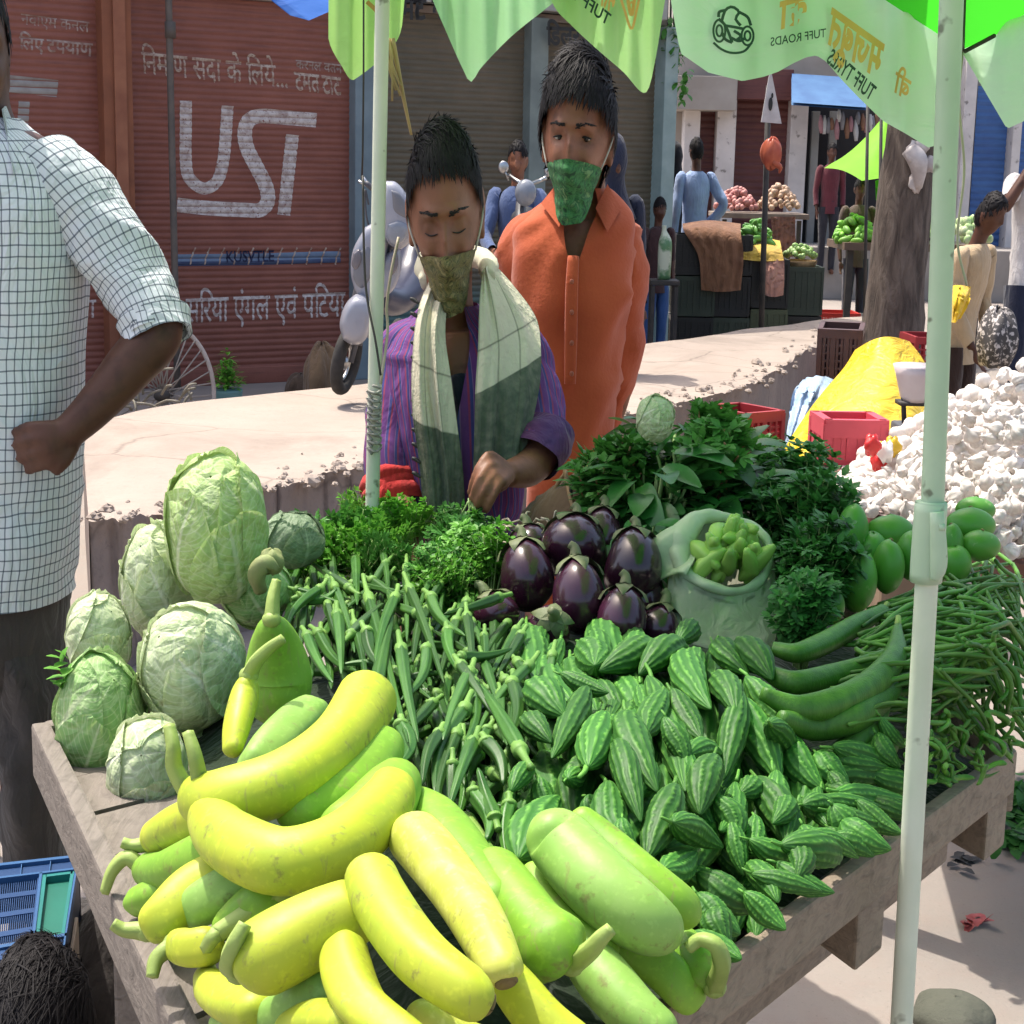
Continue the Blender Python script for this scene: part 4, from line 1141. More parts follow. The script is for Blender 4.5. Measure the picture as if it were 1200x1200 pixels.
def idw(K, px, py, pw=2.5):
    d = np.hypot(K[:, 0] - px, K[:, 1] - py) + 4; w = d ** -pw; return float((w * K[:, 2]).sum() / w.sum())
def garlic(seed):
    r = np.random.default_rng(seed); m = MB(); nseg = 7
    def pr(t, th):
        return (1 + .10 * np.cos(nseg * th + seed)[None, :] * np.sin(PI * np.clip(t, 0, .75) / .75)[:, None])
    m.tube([(0, 0, -.02), (0, 0, -.016), (0, 0, .0), (.001, 0, .014), (.003, 0, .028), (.007, .002, .045)], [.010, .021, .027, .020, .007, .004], 28, m=22, prof=pr)
    return mesh_of('garlic_bulb', m, M_garlic)
M_garlic = mat('papery_garlic', (.64, .60, .56), (.52, .47, .43), 24, rough=.55, stretch=(3, 3, 1), bump=.25, bscale=60, rnd=.1, spots=(16, (.45, .33, .34), .66, .8))
gms = [garlic(s) for s in range(5)]
m = MB(); G = np.array([[at_z(985 + 270 * u, 590 - (150 + 20 * math.sin(3 * u)) * v * u ** .6 + 62 * u * (1 - v), idw(GK, 985 + 270 * u, 590 - 150 * v * u ** .6 + 62 * u * (1 - v)) - .025) for u in np.linspace(0.02, 1, 40)] for v in np.linspace(0, 1, 26)])
low = MB(); low.grid(G)
for k in range(900):
    i, j = RG.integers(0, 26), RG.integers(0, 40); p = G[i, j] + RG.normal(size=3) * .01 + [0, 0, .015]
    low.ell(p, .0165, nu=7, nv=9)
single('garlic_bulbs', low, M_garlic, 'white garlic bulbs massed underneath in the heap on the right cart', 'garlic', kind='stuff')
cnt = 0
while cnt < 290:
    px, py = RG.uniform(985, 1215), RG.uniform(420, 660)
    if py < 590 - (px - 985) * .78 + 0 or py > 588 + (px - 985) * .30: continue
    z = idw(GK, px, py) + RG.uniform(-.012, .014); p = at_z(px, py, z)
    o = bpy.data.objects.new('garlic_bulb', gms[cnt % 5]); COL.objects.link(o); o.location = p
    o.rotation_euler = (RG.uniform(-1.3, 1.3), RG.uniform(-1.3, 1.3), RG.uniform(0, 6.28)); s = RG.uniform(.44, .62); o.scale = (s * .85, s, s)
    tag(o, 'white garlic bulb in the big heap on the right cart', 'garlic', 'garlic bulbs in the heap'); cnt += 1
crate('pinkish red crate standing on end at the back of the garlic cart', at_z(1002, 548, .834) + [0, .10, 0], (66 * mpp(3.75), .13, .10), P_pink, .05, rows=2, cols=8, mesh='pinkc', solid=False)
m = MB()
for k, (x, y, cidx) in enumerate(((1022, 522, 0), (1038, 530, 1), (1030, 540, 0), (1046, 524, 2), (1028, 530, 2))):
    m.ell(at_y(x, y, 3.35 + .02 * k), (.016, .018, .020), nu=10, nv=14, mi=cidx, fn=lambda ph, th, k=k: 1 + .3 * np.sin(3 * th + 2 * k) * np.sin(3 * ph))
single('snack_packet', m, [mat('packet_red', (.6, .03, .03), None, 9, rough=.25), mat('packet_white', (.7, .68, .66), None, 9, rough=.25), mat('packet_yellow', (.7, .45, .03), None, 9, rough=.25)], 'crumpled red and yellow plastic packet beside the pink crate', 'packet')
# scale
scl = thing('weighing_scale', at_y(1074, 500, 5.4), 'steel weighing scale with a wide pale bowl beside the tarpaulin', 'scale')
b = at_y(1074, 428, 5.4)
m = MB(); m.tube([b + [0, 0, -.115], b + [0, 0, -.10], b + [0, 0, -.03], b, b + [0, 0, -.004], b + [0, 0, -.03], b + [0, 0, -.095]], [.035, .045, .062, .072, .066, .056, .04], 30, ry=[.05, .062, .085, .098, .09, .078, .055], ref=(1, 0, 0), caps=True); part('bowl', m, mat('pale_pink_plastic', (.55, .46, .46), (.62, .55, .55), 8, rough=.35), scl)
m = MB(); m.tube([at_y(1058, 452, 5.4), at_y(1060, 505, 5.4)], .008, 8); m.tube([at_y(1090, 452, 5.5), at_y(1090, 505, 5.5)], .008, 8); m.box(at_y(1074, 472, 5.4), (.12, .08, .012)); part('stand', m, M_dark, scl)
m = MB(); m.box(at_y(1074, 505, 5.4) , (.14, .14, .05), bev=.01); part('base', m, M_greyp, scl)
m = MB(); q = at_y(1074, 505, 5.4); m.box((q[0], q[1], (q[2] - .03) / 2), (.22, .26, q[2] - .035), bev=.02); single('wooden_box', m, mat('box_wood', (.2, .14, .09), None, 8), 'wooden box under the weighing scale', 'box', smooth=False)
sack('black and white patterned mesh sack beside the crouching man', 'mesh_sack', at_y(1165, 430, 6.3), (.07, .1, .12), mat('black_white_mesh', (.05, .045, .045), (.5, .45, .42), 60, rough=.7, stops=(.52, .6)), 8)

# ------------------------------------------------------------------ people further off
def pc(name, c, v=.75): return cloth(name, c, tuple(x * v for x in c), .5)
person('person in a pale blue shirt seen from behind by the white pillar', 812, 15.0, CAMH + .03 + (205 - 168) * mpp(15) + .0, 1.70, PI + .25, pc('pale_blue_shirt_cloth', (.30, .40, .62)), pc('navy_trousers', (.03, .035, .06)), M_skin3, sleeves=.95, arms=([(-.20, 0, 1.37), (-.33, .10, 1.14), (-.16, -.02, .96)], [(.20, 0, 1.37), (.25, .03, 1.10), (.24, -.06, .86)]))
person('person wrapped in black standing beside the pale blue shirt', 787, 15.6, CAMH + (205 - 172) * mpp(15.6), 1.62, PI, pc('black_robe', (.012, .012, .016)), pc('black_trousers', (.012, .012, .014)), M_skin3, cover=pc('black_headscarf', (.01, .01, .013)), sleeves=.98)
person('person in blue jeans half hidden behind the orange shirt', 770, 12.6, 1.18, 1.28, .4, pc('dark_maroon_top', (.06, .03, .03)), pc('blue_jeans', (.05, .11, .28)), M_skin3, z0=0.0)
person('person in dark navy standing close behind the orange shirted man', 714, 8.6, CAMH + (205 - 150) * mpp(8.6) * .7, 1.62, .3, pc('dark_navy_cloth', (.02, .026, .05)), pc('dark_navy_trousers', (.02, .022, .04)), M_skin3, sleeves=.98, cover=pc('dark_navy_scarf', (.022, .028, .055)))
person('person with a dark mask sitting astride a motorcycle before the shutters', 605, 10.2, CAMH + (203 - 170) * mpp(10.2), 1.62, -.15, pc('dusty_blue_shirt', (.09, .13, .26)), pc('dark_grey_trousers', (.04, .04, .05)), M_skin2, sleeves=.98, z0=0, arms=([(-.20, 0, 1.37), (-.24, -.18, 1.12), (-.14, -.42, 1.05)], [(.20, 0, 1.37), (.24, -.18, 1.12), (.16, -.42, 1.08)]))
person('person in a tan shirt bending down beside the garlic heap', 1128, 7.4, 1.18, 1.45, .75, pc('tan_shirt', (.50, .37, .23)), pc('dark_brown_trousers', (.05, .03, .025)), M_skin3, sleeves=.95, bend=.12, z0=-.0, arms=([(-.20, 0, 1.37), (-.22, -.05, 1.10), (-.16, -.2, .90)], [(.20, 0, 1.37), (.22, -.05, 1.10), (.16, -.2, .90)]))
person('person in white shirt and navy trousers lifting an arm at the right edge', 1208, 9.2, 1.72, 1.76, .35, pc('white_shirt_cloth', (.58, .55, .54), .85), pc('navy_trousers_cloth', (.02, .025, .05)), M_skin3, sleeves=.42, z0=0, arms=([(-.20, 0, 1.40), (-.34, -.10, 1.30), (-.14, -.16, 1.56)], [(.20, 0, 1.37), (.25, .03, 1.10), (.24, -.06, .86)]))
person('person in dark red standing inside the dark far shop', 968, 20.8, 1.55, 1.55, 0, pc('dark_red_top', (.12, .03, .04)), pc('dark_trousers', (.03, .03, .04)), M_skin3, sleeves=.9, z0=0.3)
person('person in dark clothes standing behind the stall left of the trunk', 1003, 15.3, 1.2, 1.45, 0, pc('grey_brown_top', (.10, .07, .06)), pc('dark_blue_grey_trousers', (.04, .045, .07)), M_skin3, z0=0)
drape('yellow cloth laid round the shoulders of the bending man', 'shoulder_cloth', [[(1108, 338, 7.3), (1122, 334, 7.1), (1138, 336, 7.2)], [(1106, 355, 7.1), (1122, 352, 6.95), (1136, 352, 7.05)], [(1110, 375, 7.1), (1118, 378, 6.95), (1126, 372, 7.05)]], cloth('yellow_scarf', (.75, .48, .02), (.6, .36, .02), .4), seed=15, amp=.02)
# motorcycle of the masked rider
mc = thing('motorcycle', gz(612, 9.8), 'dark motorcycle with pale handlebars parked before the teal shutters', 'motorcycle')
y9 = 9.75
m = MB(); m.tube([at_y(596, 205, y9), at_y(606, 212, y9 - .1), at_y(618, 216, y9 - .1), at_y(632, 212, y9), at_y(640, 208, y9)], .012, 8, m=16); part('handlebar', m, M_chrome, mc)
m = MB(); m.ell(at_y(616, 226, y9 - .15), (.06, .06, .075)); part('headlamp', m, M_glass, mc)
m = MB(); m.tube([at_y(612, 222, y9), at_y(606, 300, y9 - .35)], .03, 8); m.tube([at_y(616, 260, y9 + .1), at_y(614, 262, y9 + 1.2)], .09, 12, m=8); part('frame', m, M_greyp, mc)
for dy in (-.4, .95):
    c = gz(610, y9 + dy) + [0, 0, .29]; m = MB(); m.tube([c + [.03 * math.cos(t), .28 * math.cos(t), .28 * math.sin(t)] for t in np.linspace(0, 2 * PI, 41)], .035, 10, caps=False); part('wheel', m, M_tyre, mc)
for px, py, s in ((590, 196, -1), (644, 200, 1)):
    m = MB(); m.ell(at_y(px, py, y9), (.03, .012, .035)); m.tube([at_y(px, py, y9), at_y(616 + s * 20, 212, y9)], .005, 6); part('mirror', m, M_chrome, mc)
m = MB(); c = at_y(779, 300, 12.0); m.tube([c - [0, 0, .16], c, c + [.0, 0, .10], c + [-.01, 0, .17], c + [-.012, 0, .21]], [.045, .048, .045, .018, .016], 16, ry=[.055, .06, .055, .022, .02], m=20)
b_ = single('bottle', m, mat('green_white_bottle', (.5, .55, .42), (.10, .22, .10), 7, rough=.3, stops=(.45, .55)), 'tall green and white bottle standing on a stool by the teal pillar', 'bottle')
m = MB(); q = c - [0, 0, .16]; m.box((q[0], q[1], q[2] - .02), (.2, .25, .035), bev=.006)
sto = thing('wooden_stool', (q[0], q[1], 0), 'dark wooden stool under the bottle by the teal pillar', 'stool'); part('seat', m, M_dark, sto, smooth=False)
for sx in (-1, 1):
    for sy in (-1, 1): m = MB(); m.box((q[0] + .08 * sx, q[1] + .1 * sy, (q[2] - .04) / 2), (.025, .03, q[2] - .042)); part('leg', m, M_dark, sto, smooth=False)
# ------------------------------------------------------------------ the vegetable cart
ZC = .85
cA = at_z(60, 850, ZC); cB = at_z(1172, 880, ZC); cN = at_z(367, 1464, ZC); cF = np.array([.47, 2.56, ZC])
def wood(name, c1, c2, stretch):
    n = N(name); co = n.coords(stretch=stretch, rnd=False); f = n.noise(co, 3, 8, .6, .8); g = n.noise(n.coords(rnd=False), 60, 4)
    n.base(n.mix(n.ramp(g, [(.5, (0, 0, 0)), (.8, (.5, .5, .5))]), n.ramp(f, [(.25, c1), (.5, c2), (.8, tuple(x * .55 for x in c1))]), tuple(x * .5 for x in c1)))
    n.b.inputs['Roughness'].default_value = .85; n.bump(f, .5, .008); return n.m
M_wood = wood('weathered_wood', (.20, .155, .11), (.28, .22, .16), (3, 14, 26))
M_woodl = wood('grey_weathered_wood', (.125, .105, .088), (.185, .158, .135), (22, 3, 26))
cart = thing('vegetable_cart', (cA + cN + cB + cF) / 4 * [1, 1, 0], 'weathered wooden handcart carrying all the vegetables in front', 'cart')
def bil(u, v): return (cN * (1 - u) + cB * u) * (1 - v) + (cA * (1 - u) + cF * u) * v
uR = (cB - cN); lR = np.linalg.norm(uR); uR = uR / lR
uL = (cA - cN); lL = np.linalg.norm(uL); uL = uL / lL
nR = np.array([uR[1], -uR[0], 0]); nL = np.array([-uL[1], uL[0], 0])      # outward normals of right and left sides
def obox(mb, c0, u, n, length, z0, z1, t0, t1, bev=.004):
    c = c0 + u * length / 2 + n * (t0 + t1) / 2; rot = np.column_stack([u, -n if np.cross(u, -n)[2] > 0 else n, [0, 0, 1]])
    mb.box((c[0], c[1], (z0 + z1) / 2), (length, abs(t1 - t0), z1 - z0), rot=rot, bev=bev)
m = MB()
nb = 9
for k in range(nb):
    a0, a1 = k / nb + .003, (k + 1) / nb - .003
    q = [bil(0, a0), bil(0, a1), bil(1, a1), bil(1, a0)]
    q = [p * [1, 1, 0] + [0, 0, ZC - .024 + .002 * (k % 2)] for p in q]; m.prism(q, (0, 0, -.02))
part('floor_boards', m, M_woodl, cart, smooth=False)
m = MB(); obox(m, cN, uR, nR, lR + .01, ZC - .046, ZC + .002, 0, .016); part('side_board', m, M_wood, cart, smooth=False)
m = MB(); obox(m, cN, uL, nL, lL + .01, ZC - .060, ZC + .002, 0, .020); part('side_board', m, M_woodl, cart, smooth=False)
uF = cF - cA; lF = np.linalg.norm(uF); uF = uF / lF; nF = np.array([-uF[1], uF[0], 0])
m = MB(); obox(m, cA, uF, nF, lF, ZC - .07, ZC + .0, 0, .02); part('side_board', m, M_woodl, cart, smooth=False)
uE = cF - cB; lE = np.linalg.norm(uE); uE = uE / lE; nE = np.array([uE[1], -uE[0], 0])
m = MB(); obox(m, cB, uE, nE, lE, ZC - .07, ZC + .0, 0, .02); part('side_board', m, M_wood, cart, smooth=False)
for f in (.04, .36, .68, .975):
    m = MB(); c = cN + uR * lR * f; obox(m, c + nR * .012, uL, uR, lL * .995, ZC - .105, ZC - .048, -.03, .03); part('cross_beam', m, M_wood, cart, smooth=False)
m = MB(); obox(m, cN + uL * .12 * lL, uR, nR, lR, ZC - .165, ZC - .107, -.03, .03); part('axle_beam', m, M_wood, cart, smooth=False)
def cart_wheel(c, nm):
    w = MB(); r = .30
    pts = [c + uR * r * math.cos(t) + np.array([0, 0, r * math.sin(t)]) for t in np.linspace(0, 2 * PI, 61)]
    w.tube(pts, .013, 10, caps=False); wh = part('wheel', w, M_tyre, cart)
    w = MB(); w.tube([c + (p - c) * .93 for p in pts], .010, 8, caps=False); part('rim', w, mat('rusty_rim', (.07, .05, .042), (.04, .028, .022), 12, rough=.6), wh)
    w = MB(); w.tube([c - nR * .07, c + nR * .07], .022, 12); part('hub', w, M_dark, wh)
    w = MB()
    for k in range(36):
        t = k * PI / 18; t2 = t + (1.1 if k % 2 else -1.1)
        w.tube([c + nR * (.04 if k % 4 < 2 else -.04) + uR * .02 * math.cos(t2) + np.array([0, 0, .02 * math.sin(t2)]), c + (uR * math.cos(t) + np.array([0, 0, math.sin(t)])) * r * .93], .002, 5)
    part('spokes', w, mat('dull_spoke_steel', (.18, .16, .15), None, 9, rough=.5, metal=.5), wh)
zc = .318
for f, ins in ((.54, .17), (.54, .80)):
    c = cN + uR * lR * f + uL * ins; cart_wheel(np.array([c[0], c[1], zc]), 'w')
m = MB(); a = cN + uR * lR * .54 + uL * .10; b = cN + uR * lR * .54 + uL * .86; m.tube([(a[0], a[1], zc), (b[0], b[1], zc)], .016, 10); part('axle', m, M_dark, cart)
for f, ins in ((.51, .24), (.57, .66)):
    m = MB(); c = cN + uR * lR * f + uL * ins; m.box((c[0], c[1], (zc + ZC - .13) / 2), (.03, .04, ZC - .13 - zc), bev=.004); part('strut', m, M_woodl, cart, smooth=False)
for f, ins in ((.9, .8), (.06, .08), (.06, .8)):
    m = MB(); c = cN + uR * lR * f + uL * ins; m.box((c[0], c[1], (ZC - .07) / 2), (.035, .045, ZC - .07), bev=.004); part('leg', m, M_woodl, cart, smooth=False)

# heap surface on the cart, given where the photograph shows it
HK = np.array([
 (830, 1190, .85), (900, 1110, .86), (1000, 1015, .865), (1060, 955, .87), (1175, 880, .87), (60, 850, .85), (140, 1010, .85), (230, 1185, .86), (330, 1290, .86), (600, 1320, .86),
 (100, 760, .86), (200, 640, .86), (300, 640, .90), (420, 660, .93), (480, 640, .94), (560, 650, .93), (650, 650, .92), (760, 600, .94), (900, 600, .94), (1000, 640, .92), (1100, 650, .93),
 (350, 720, .93), (450, 740, .95), (550, 760, .95), (650, 770, .95), (450, 860, .95), (560, 880, .945), (680, 860, .955), (780, 830, .955), (880, 830, .95), (780, 930, .935), (700, 960, .925), (560, 980, .92),
 (880, 940, .90), (960, 920, .885), (860, 1040, .875), (980, 800, .93), (1060, 760, .94), (1150, 740, .95), (1180, 820, .90), (350, 980, .95), (450, 1020, .94), (560, 1100, .93), (700, 1100, .90), (250, 900, .93), (330, 1120, .92), (230, 1060, .88), (450, 1180, .93), (780, 1120, .87), (300, 850, .92), (170, 830, .88)], float)
def hz(px, py): return idw(HK, px, py, 3.0)
def hp(px, py, dz=0.0): return at_z(px, py, hz(px, py) + dz)

# dark filler sheet added under the vegetables, its colour stands for shade in gaps
m = MB(); nu, nv = 60, 60; G = np.zeros((nu, nv, 3))
for i in range(nu):
    for j in range(nv):
        u, v = i / (nu - 1), j / (nv - 1)
        p = bil(.10 + .885 * u, .008 + .98 * v)
        q = p - CAM; f = q @ _fw; px, py = 600 + F * (q @ _rt) / f, 600 - F * (q @ _up) / f
        z = hz(px, py - 30) - .045
        e = min(u, v, 1 - u, 1 - v); k = float(sstep(0, .12, e))
        G[i, j] = [p[0], p[1], (ZC - .025) * (1 - k) + max(z, ZC - .02) * k + .006 * noise.noise(tuple(p * 14))]
m.grid(G)
single('gap_filler_sheet', m, cloth('dark_gap_shade', (.018, .035, .014), (.01, .02, .008), .5), 'dark green filler sheet added under the vegetables to darken the gaps', 'sackcloth')

# ---------------- gourds
def gourd_mat(name, c1, c2, c3):
    n = N(name); co = n.coords(stretch=(6, 6, 2.2)); f = n.noise(co, 2.2, 5, .6, .6); g = n.noise(n.coords(), 55, 4, .7)
    c = n.ramp(f, [(.28, c1), (.52, c2), (.78, c3)])
    c = n.mix(n.ramp(g, [(.59, (0, 0, 0)), (.70, (.7, .7, .7))]), c, (.17, .15, .05))
    sc_ = n.noise(n.coords(stretch=(60, 60, 9)), 1.6, 4, .6, 1.0); c = n.mix(n.ramp(sc_, [(.60, (0, 0, 0)), (.68, (.5, .5, .5))]), c, (.25, .22, .09))
    pt_ = n.noise(n.coords(), 7, 4); c = n.mix(n.ramp(pt_, [(.5, (0, 0, 0)), (.75, (.5, .5, .5))]), c, tuple(x * .62 for x in c3))
    fine = n.noise(n.coords(), 160, 2)
    c = n.mix(n.ramp(fine, [(.55, (0, 0, 0)), (.7, (.25, .25, .25))]), c, tuple(min(1, x * 1.5) for x in c1))
    n.base(c); n.ln(n.math('ADD', n.math('MULTIPLY', g, .35), .34), n.b.inputs['Roughness']); n.b.inputs['Specular IOR Level'].default_value = .38
    n.b.inputs['Subsurface Weight'].default_value = .12; n.b.inputs['Subsurface Radius'].default_value = (.01, .01, .003); n.b.inputs['Subsurface Scale'].default_value = .5
    n.bump(n.math('ADD', f, n.math('MULTIPLY', g, .3)), .12, .006)
    return n.m
G_y = gourd_mat('yellow_gourd_skin', (.45, .485, .035), (.38, .45, .03), (.27, .39, .03))
G_p = gourd_mat('pale_yellow_gourd_skin', (.60, .60, .20), (.50, .53, .08), (.36, .45, .04))
G_g = gourd_mat('green_gourd_flesh', (.24, .42, .04), (.18, .36, .028), (.13, .30, .022))
G_w = gourd_mat('pale_green_gourd_skin', (.28, .44, .11), (.22, .39, .075), (.16, .33, .05))
M_gst = mat('gourd_stem', (.30, .40, .10), (.22, .30, .07), 18, rough=.55, bump=.3)
M_bls = mat('blossom_scar', (.20, .15, .05), (.12, .09, .04), 30, rough=.8, bump=.4)
def gourd(label, path, mt, stem=None, scar=None, wrinkle=0.03, seed=0, blunt=(.55, .55)):
    """path: (px, py, half width px, height above the heap)"""
    P = []; pa_ = np.array(path, float); hh = [hz(a[0], a[1]) for a in path]; ii = np.arange(len(path)); h1, h0 = np.polyfit(ii, hh, 1) if len(path) > 2 else (hh[1] - hh[0], hh[0])
    dz1, dz0 = np.polyfit(ii, pa_[:, 3], 1)
    for n_, (px, py, w, dz) in enumerate(path):
        q = at_z(px, py, h0 + h1 * n_ + dz0 + dz1 * n_); P.append((*q, .90 * w * mpp(q[1] / .95)))
    P = np.array(P); q = spline(P, 40)
    L = np.concatenate([[0], np.cumsum(np.linalg.norm(np.diff(q[:, :3], axis=0), axis=1))]); T = L[-1]
    r = q[:, 3].copy(); e0, e1 = r[0] * blunt[0] * 1.7, r[-1] * blunt[1] * 1.7
    r *= np.sqrt(np.clip(1 - ((e0 - L).clip(0) / e0) ** 2, .02, 1)) * np.sqrt(np.clip(1 - ((e1 - (T - L)).clip(0) / e1) ** 2, .02, 1))
    # dense ends
    s = np.concatenate([np.linspace(0, .12, 12), np.linspace(.14, .86, 30), np.linspace(.88, 1, 12)]) * T
    pts = np.column_stack([np.interp(s, L, q[:, k]) for k in range(3)])
    rr = np.interp(s, L, q[:, 3])
    rr *= np.sqrt(np.clip(1 - ((e0 - s).clip(0) / e0) ** 2, .004, 1)) * np.sqrt(np.clip(1 - ((e1 - (T - s)).clip(0) / e1) ** 2, .004, 1))
    low = pts[:, 2].min() - rr.max()
    root = thing('gourd', (pts[:, 0].mean(), pts[:, 1].mean(), low), label, 'gourd', 'gourds at the front of the cart')
    m = MB(); m.tube(pts, rr, 26, fold=(.0022, 6, 4, seed)); part('flesh', m, mt, root)
    d0 = pts[0] - pts[5]; d0 /= np.linalg.norm(d0); d1 = pts[-1] - pts[-6]; d1 /= np.linalg.norm(d1)
    if stem:
        S_ = [pts[1]] + [at_y(a, b, pts[0][1] * 1.0 + dy) for a, b, dy in stem]
        m = MB(); w = rr[8:20].mean(); m.tube(S_, np.linspace(.0072, .0042, len(S_)), 10, m=18, prof=lambda t, th: 1 + .12 * np.cos(5 * th)[None, :] * np.ones((len(t), 1))); m.ell(pts[1], (.009, .009, .008), nu=8, nv=10); part('stem', m, M_gst, root)
    if scar:
        m = MB(); c = pts[-1] + d1 * .0005
        t2 = np.cross(d1, (0, 0, 1)); t2 /= np.linalg.norm(t2); t3 = np.cross(d1, t2)
        m.tube([c - d1 * .002 + (t2 * math.cos(a) + t3 * math.sin(a)) * .0062 for a in np.linspace(0, 2 * PI, 15)], .0016, 6, caps=False); m.tube([c - d1 * .003, c - d1 * .0004], [.0062, .0055], 12)
        part('blossom_scar', m, M_bls, root)
    return root
gourd('long yellow gourd on top of the heap, its tip turned up beside the okra', [(222, 935, 28, .055), (262, 937, 38, .06), (335, 915, 43, .065), (398, 868, 43, .07), (436, 808, 38, .07)], G_y, [(205, 900, .0), (203, 875, .0), (198, 850, .01)], seed=1)
gourd('curved yellow gourd with an upright stem, lying below the topmost one', [(243, 950, 30, .05), (270, 985, 42, .05), (330, 1010, 46, .055), (400, 990, 45, .055), (450, 945, 38, .05), (462, 915, 26, .045)], G_y, [(234, 915, .0), (228, 885, .0), (220, 858, .01)], seed=2)
gourd('pale cream gourd standing out brightest in the middle of the heap', [(474, 968, 32, .05), (506, 1004, 38, .05), (552, 1066, 39, .045), (586, 1130, 31, .04), (594, 1154, 24, .035)], G_p, None, True, seed=3)
gourd('long yellow gourd pointing at the viewer, left of the pale cream one', [(430, 1012, 33, .06), (444, 1052, 39, .06), (490, 1118, 40, .06), (545, 1162, 36, .055), (574, 1178, 26, .05)], G_y, None, True, seed=4)
gourd('yellow gourd with a pale side cut off by the bottom of the picture', [(408, 1098, 24, .04), (405, 1130, 33, .04), (425, 1180, 36, .04), (480, 1230, 36, .04), (530, 1270, 30, .04)], G_y, seed=5)
gourd('thick yellow gourd with a bent stem lying across the lower left', [(278, 1140, 42, .04), (310, 1122, 52, .045), (360, 1095, 52, .05), (410, 1070, 46, .05), (440, 1050, 34, .045)], G_y, [(268, 1128, -.01), (275, 1105, -.015), (287, 1082, -.01)], seed=6)
gourd('small yellow gourd with a short pale stem over the left edge', [(178, 985, 22, .03), (205, 972, 29, .035), (240, 957, 32, .04), (290, 940, 32, .04)], G_y, [(168, 990, 0), (155, 991, 0), (143, 987, 0)], seed=7)
gourd('small gourd with a long stem drooping over the cart edge', [(170, 1020, 22, .02), (195, 1020, 28, .025), (240, 1005, 34, .03), (290, 990, 34, .03)], G_g, [(150, 1005, 0), (133, 1020, 0), (123, 1046, 0)], seed=8)
gourd('yellow gourd with a horizontal stem at the far left of the heap', [(172, 1092, 26, .02), (195, 1075, 34, .025), (230, 1045, 38, .03), (280, 1020, 38, .03)], G_y, [(160, 1090, 0), (145, 1089, 0), (132, 1082, 0)], seed=9)
gourd('pale gourd whose round scarred end faces the viewer at the left', [(300, 1025, 26, .03), (262, 1045, 30, .03), (233, 1062, 28, .03), (226, 1068, 20, .03)], G_w, None, True, seed=10)
gourd('green shaded gourd tucked beside the round scarred end', [(330, 1045, 34, .03), (300, 1062, 34, .025), (272, 1080, 26, .025), (262, 1086, 18, .025)], G_g, [(260, 1090, -.01), (250, 1098, -.015), (241, 1112, -.01)], seed=11)
gourd('small yellow gourd hanging lowest over the left edge', [(240, 1148, 18, .01), (250, 1160, 26, .01), (275, 1175, 30, .015), (310, 1185, 28, .02)], G_y, [(244, 1140, -.01), (236, 1122, -.01), (229, 1110, -.01)], seed=12)
gourd('small yellowish gourd with a thin stem just below the horizontal stem', [(205, 1105, 22, .02), (225, 1110, 26, .02), (262, 1105, 28, .02)], G_y, [(184, 1122, -.01), (178, 1145, -.02)], seed=13)
gourd('pale green gourd lying at the bottom under the thick yellow one', [(255, 1200, 20, .0), (300, 1196, 30, .005), (350, 1182, 32, .01), (400, 1150, 30, .015)], G_w, seed=14)
gourd('yellow gourd at the very bottom left of the middle', [(330, 1215, 26, .02), (370, 1200, 32, .02), (420, 1205, 32, .02)], G_y, seed=15)
gourd('pale slim gourd lying behind the topmost yellow one', [(290, 905, 22, .03), (315, 880, 30, .035), (350, 850, 30, .04), (378, 828, 22, .045)], G_w, seed=16)
gourd('bright green gourd squeezed below the topmost yellow one', [(330, 960, 32, .03), (390, 930, 44, .035), (430, 895, 44, .04), (445, 868, 34, .04)], G_g, seed=17)
gourd('bright green gourd end showing right of the curved yellow one', [(390, 985, 40, .03), (440, 950, 44, .035), (462, 920, 36, .035), (466, 906, 24, .035)], G_g, seed=18)
gourd('green gourd lying right behind the pale cream one', [(478, 938, 24, .02), (510, 965, 36, .025), (550, 1015, 38, .025), (585, 1075, 36, .02)], G_g, seed=19)
gourd('green bottle gourd swelling to a bulb with a short stem', [(572, 1008, 32, .03), (598, 1050, 40, .03), (628, 1090, 43, .03), (655, 1118, 53, .03), (672, 1132, 46, .03)][::-1], G_g, [(690, 1115, -.015), (703, 1100, -.02), (716, 1088, -.02)], seed=20)
gourd('large pale green gourd lying on the bitter gourds', [(632, 958, 28, .05), (655, 985, 42, .05), (705, 1040, 48, .05), (755, 1080, 44, .045), (780, 1092, 32, .04)], G_w, None, True, seed=21)
gourd('slim green gourd lying along the right side of the large pale one', [(672, 950, 16, .045), (705, 985, 26, .045), (755, 1030, 29, .04), (795, 1062, 28, .035), (805, 1070, 20, .035)], G_g, None, True, seed=22)
gourd('green gourd half hidden under the large pale one', [(625, 1015, 20, .015), (640, 1055, 28, .015), (680, 1100, 32, .01), (720, 1130, 32, .01)], G_g, seed=23)
gourd('small yellow green gourd with a curled stem at the right corner', [(775, 1085, 22, .01), (802, 1110, 27, .012), (828, 1140, 30, .012), (838, 1158, 22, .012)][::-1], G_g, [(846, 1132, -.03), (838, 1108, -.035), (820, 1102, -.03), (806, 1112, -.03)], seed=24)
gourd('green gourd lying under the bulb at the bottom edge', [(670, 1100, 24, .01), (705, 1145, 36, .01), (745, 1190, 36, .01), (790, 1225, 32, .01)], G_w, None, True, seed=25)
gourd('green gourd between the curled stem and the large pale end', [(720, 1100, 24, .0), (770, 1130, 29, .0), (800, 1160, 28, .0), (812, 1180, 20, .0)], G_g, None, True, seed=26)
gourd('yellow gourd showing at the bottom right of the pale cream one', [(575, 1120, 24, .015), (605, 1160, 32, .015), (640, 1200, 34, .015), (690, 1240, 34, .015)], G_y, seed=27)
gourd('small pale gourd end peeping out between okra and green gourds', [(545, 958, 12, .0), (552, 980, 18, .0), (570, 1010, 20, .0)], G_w, seed=28)
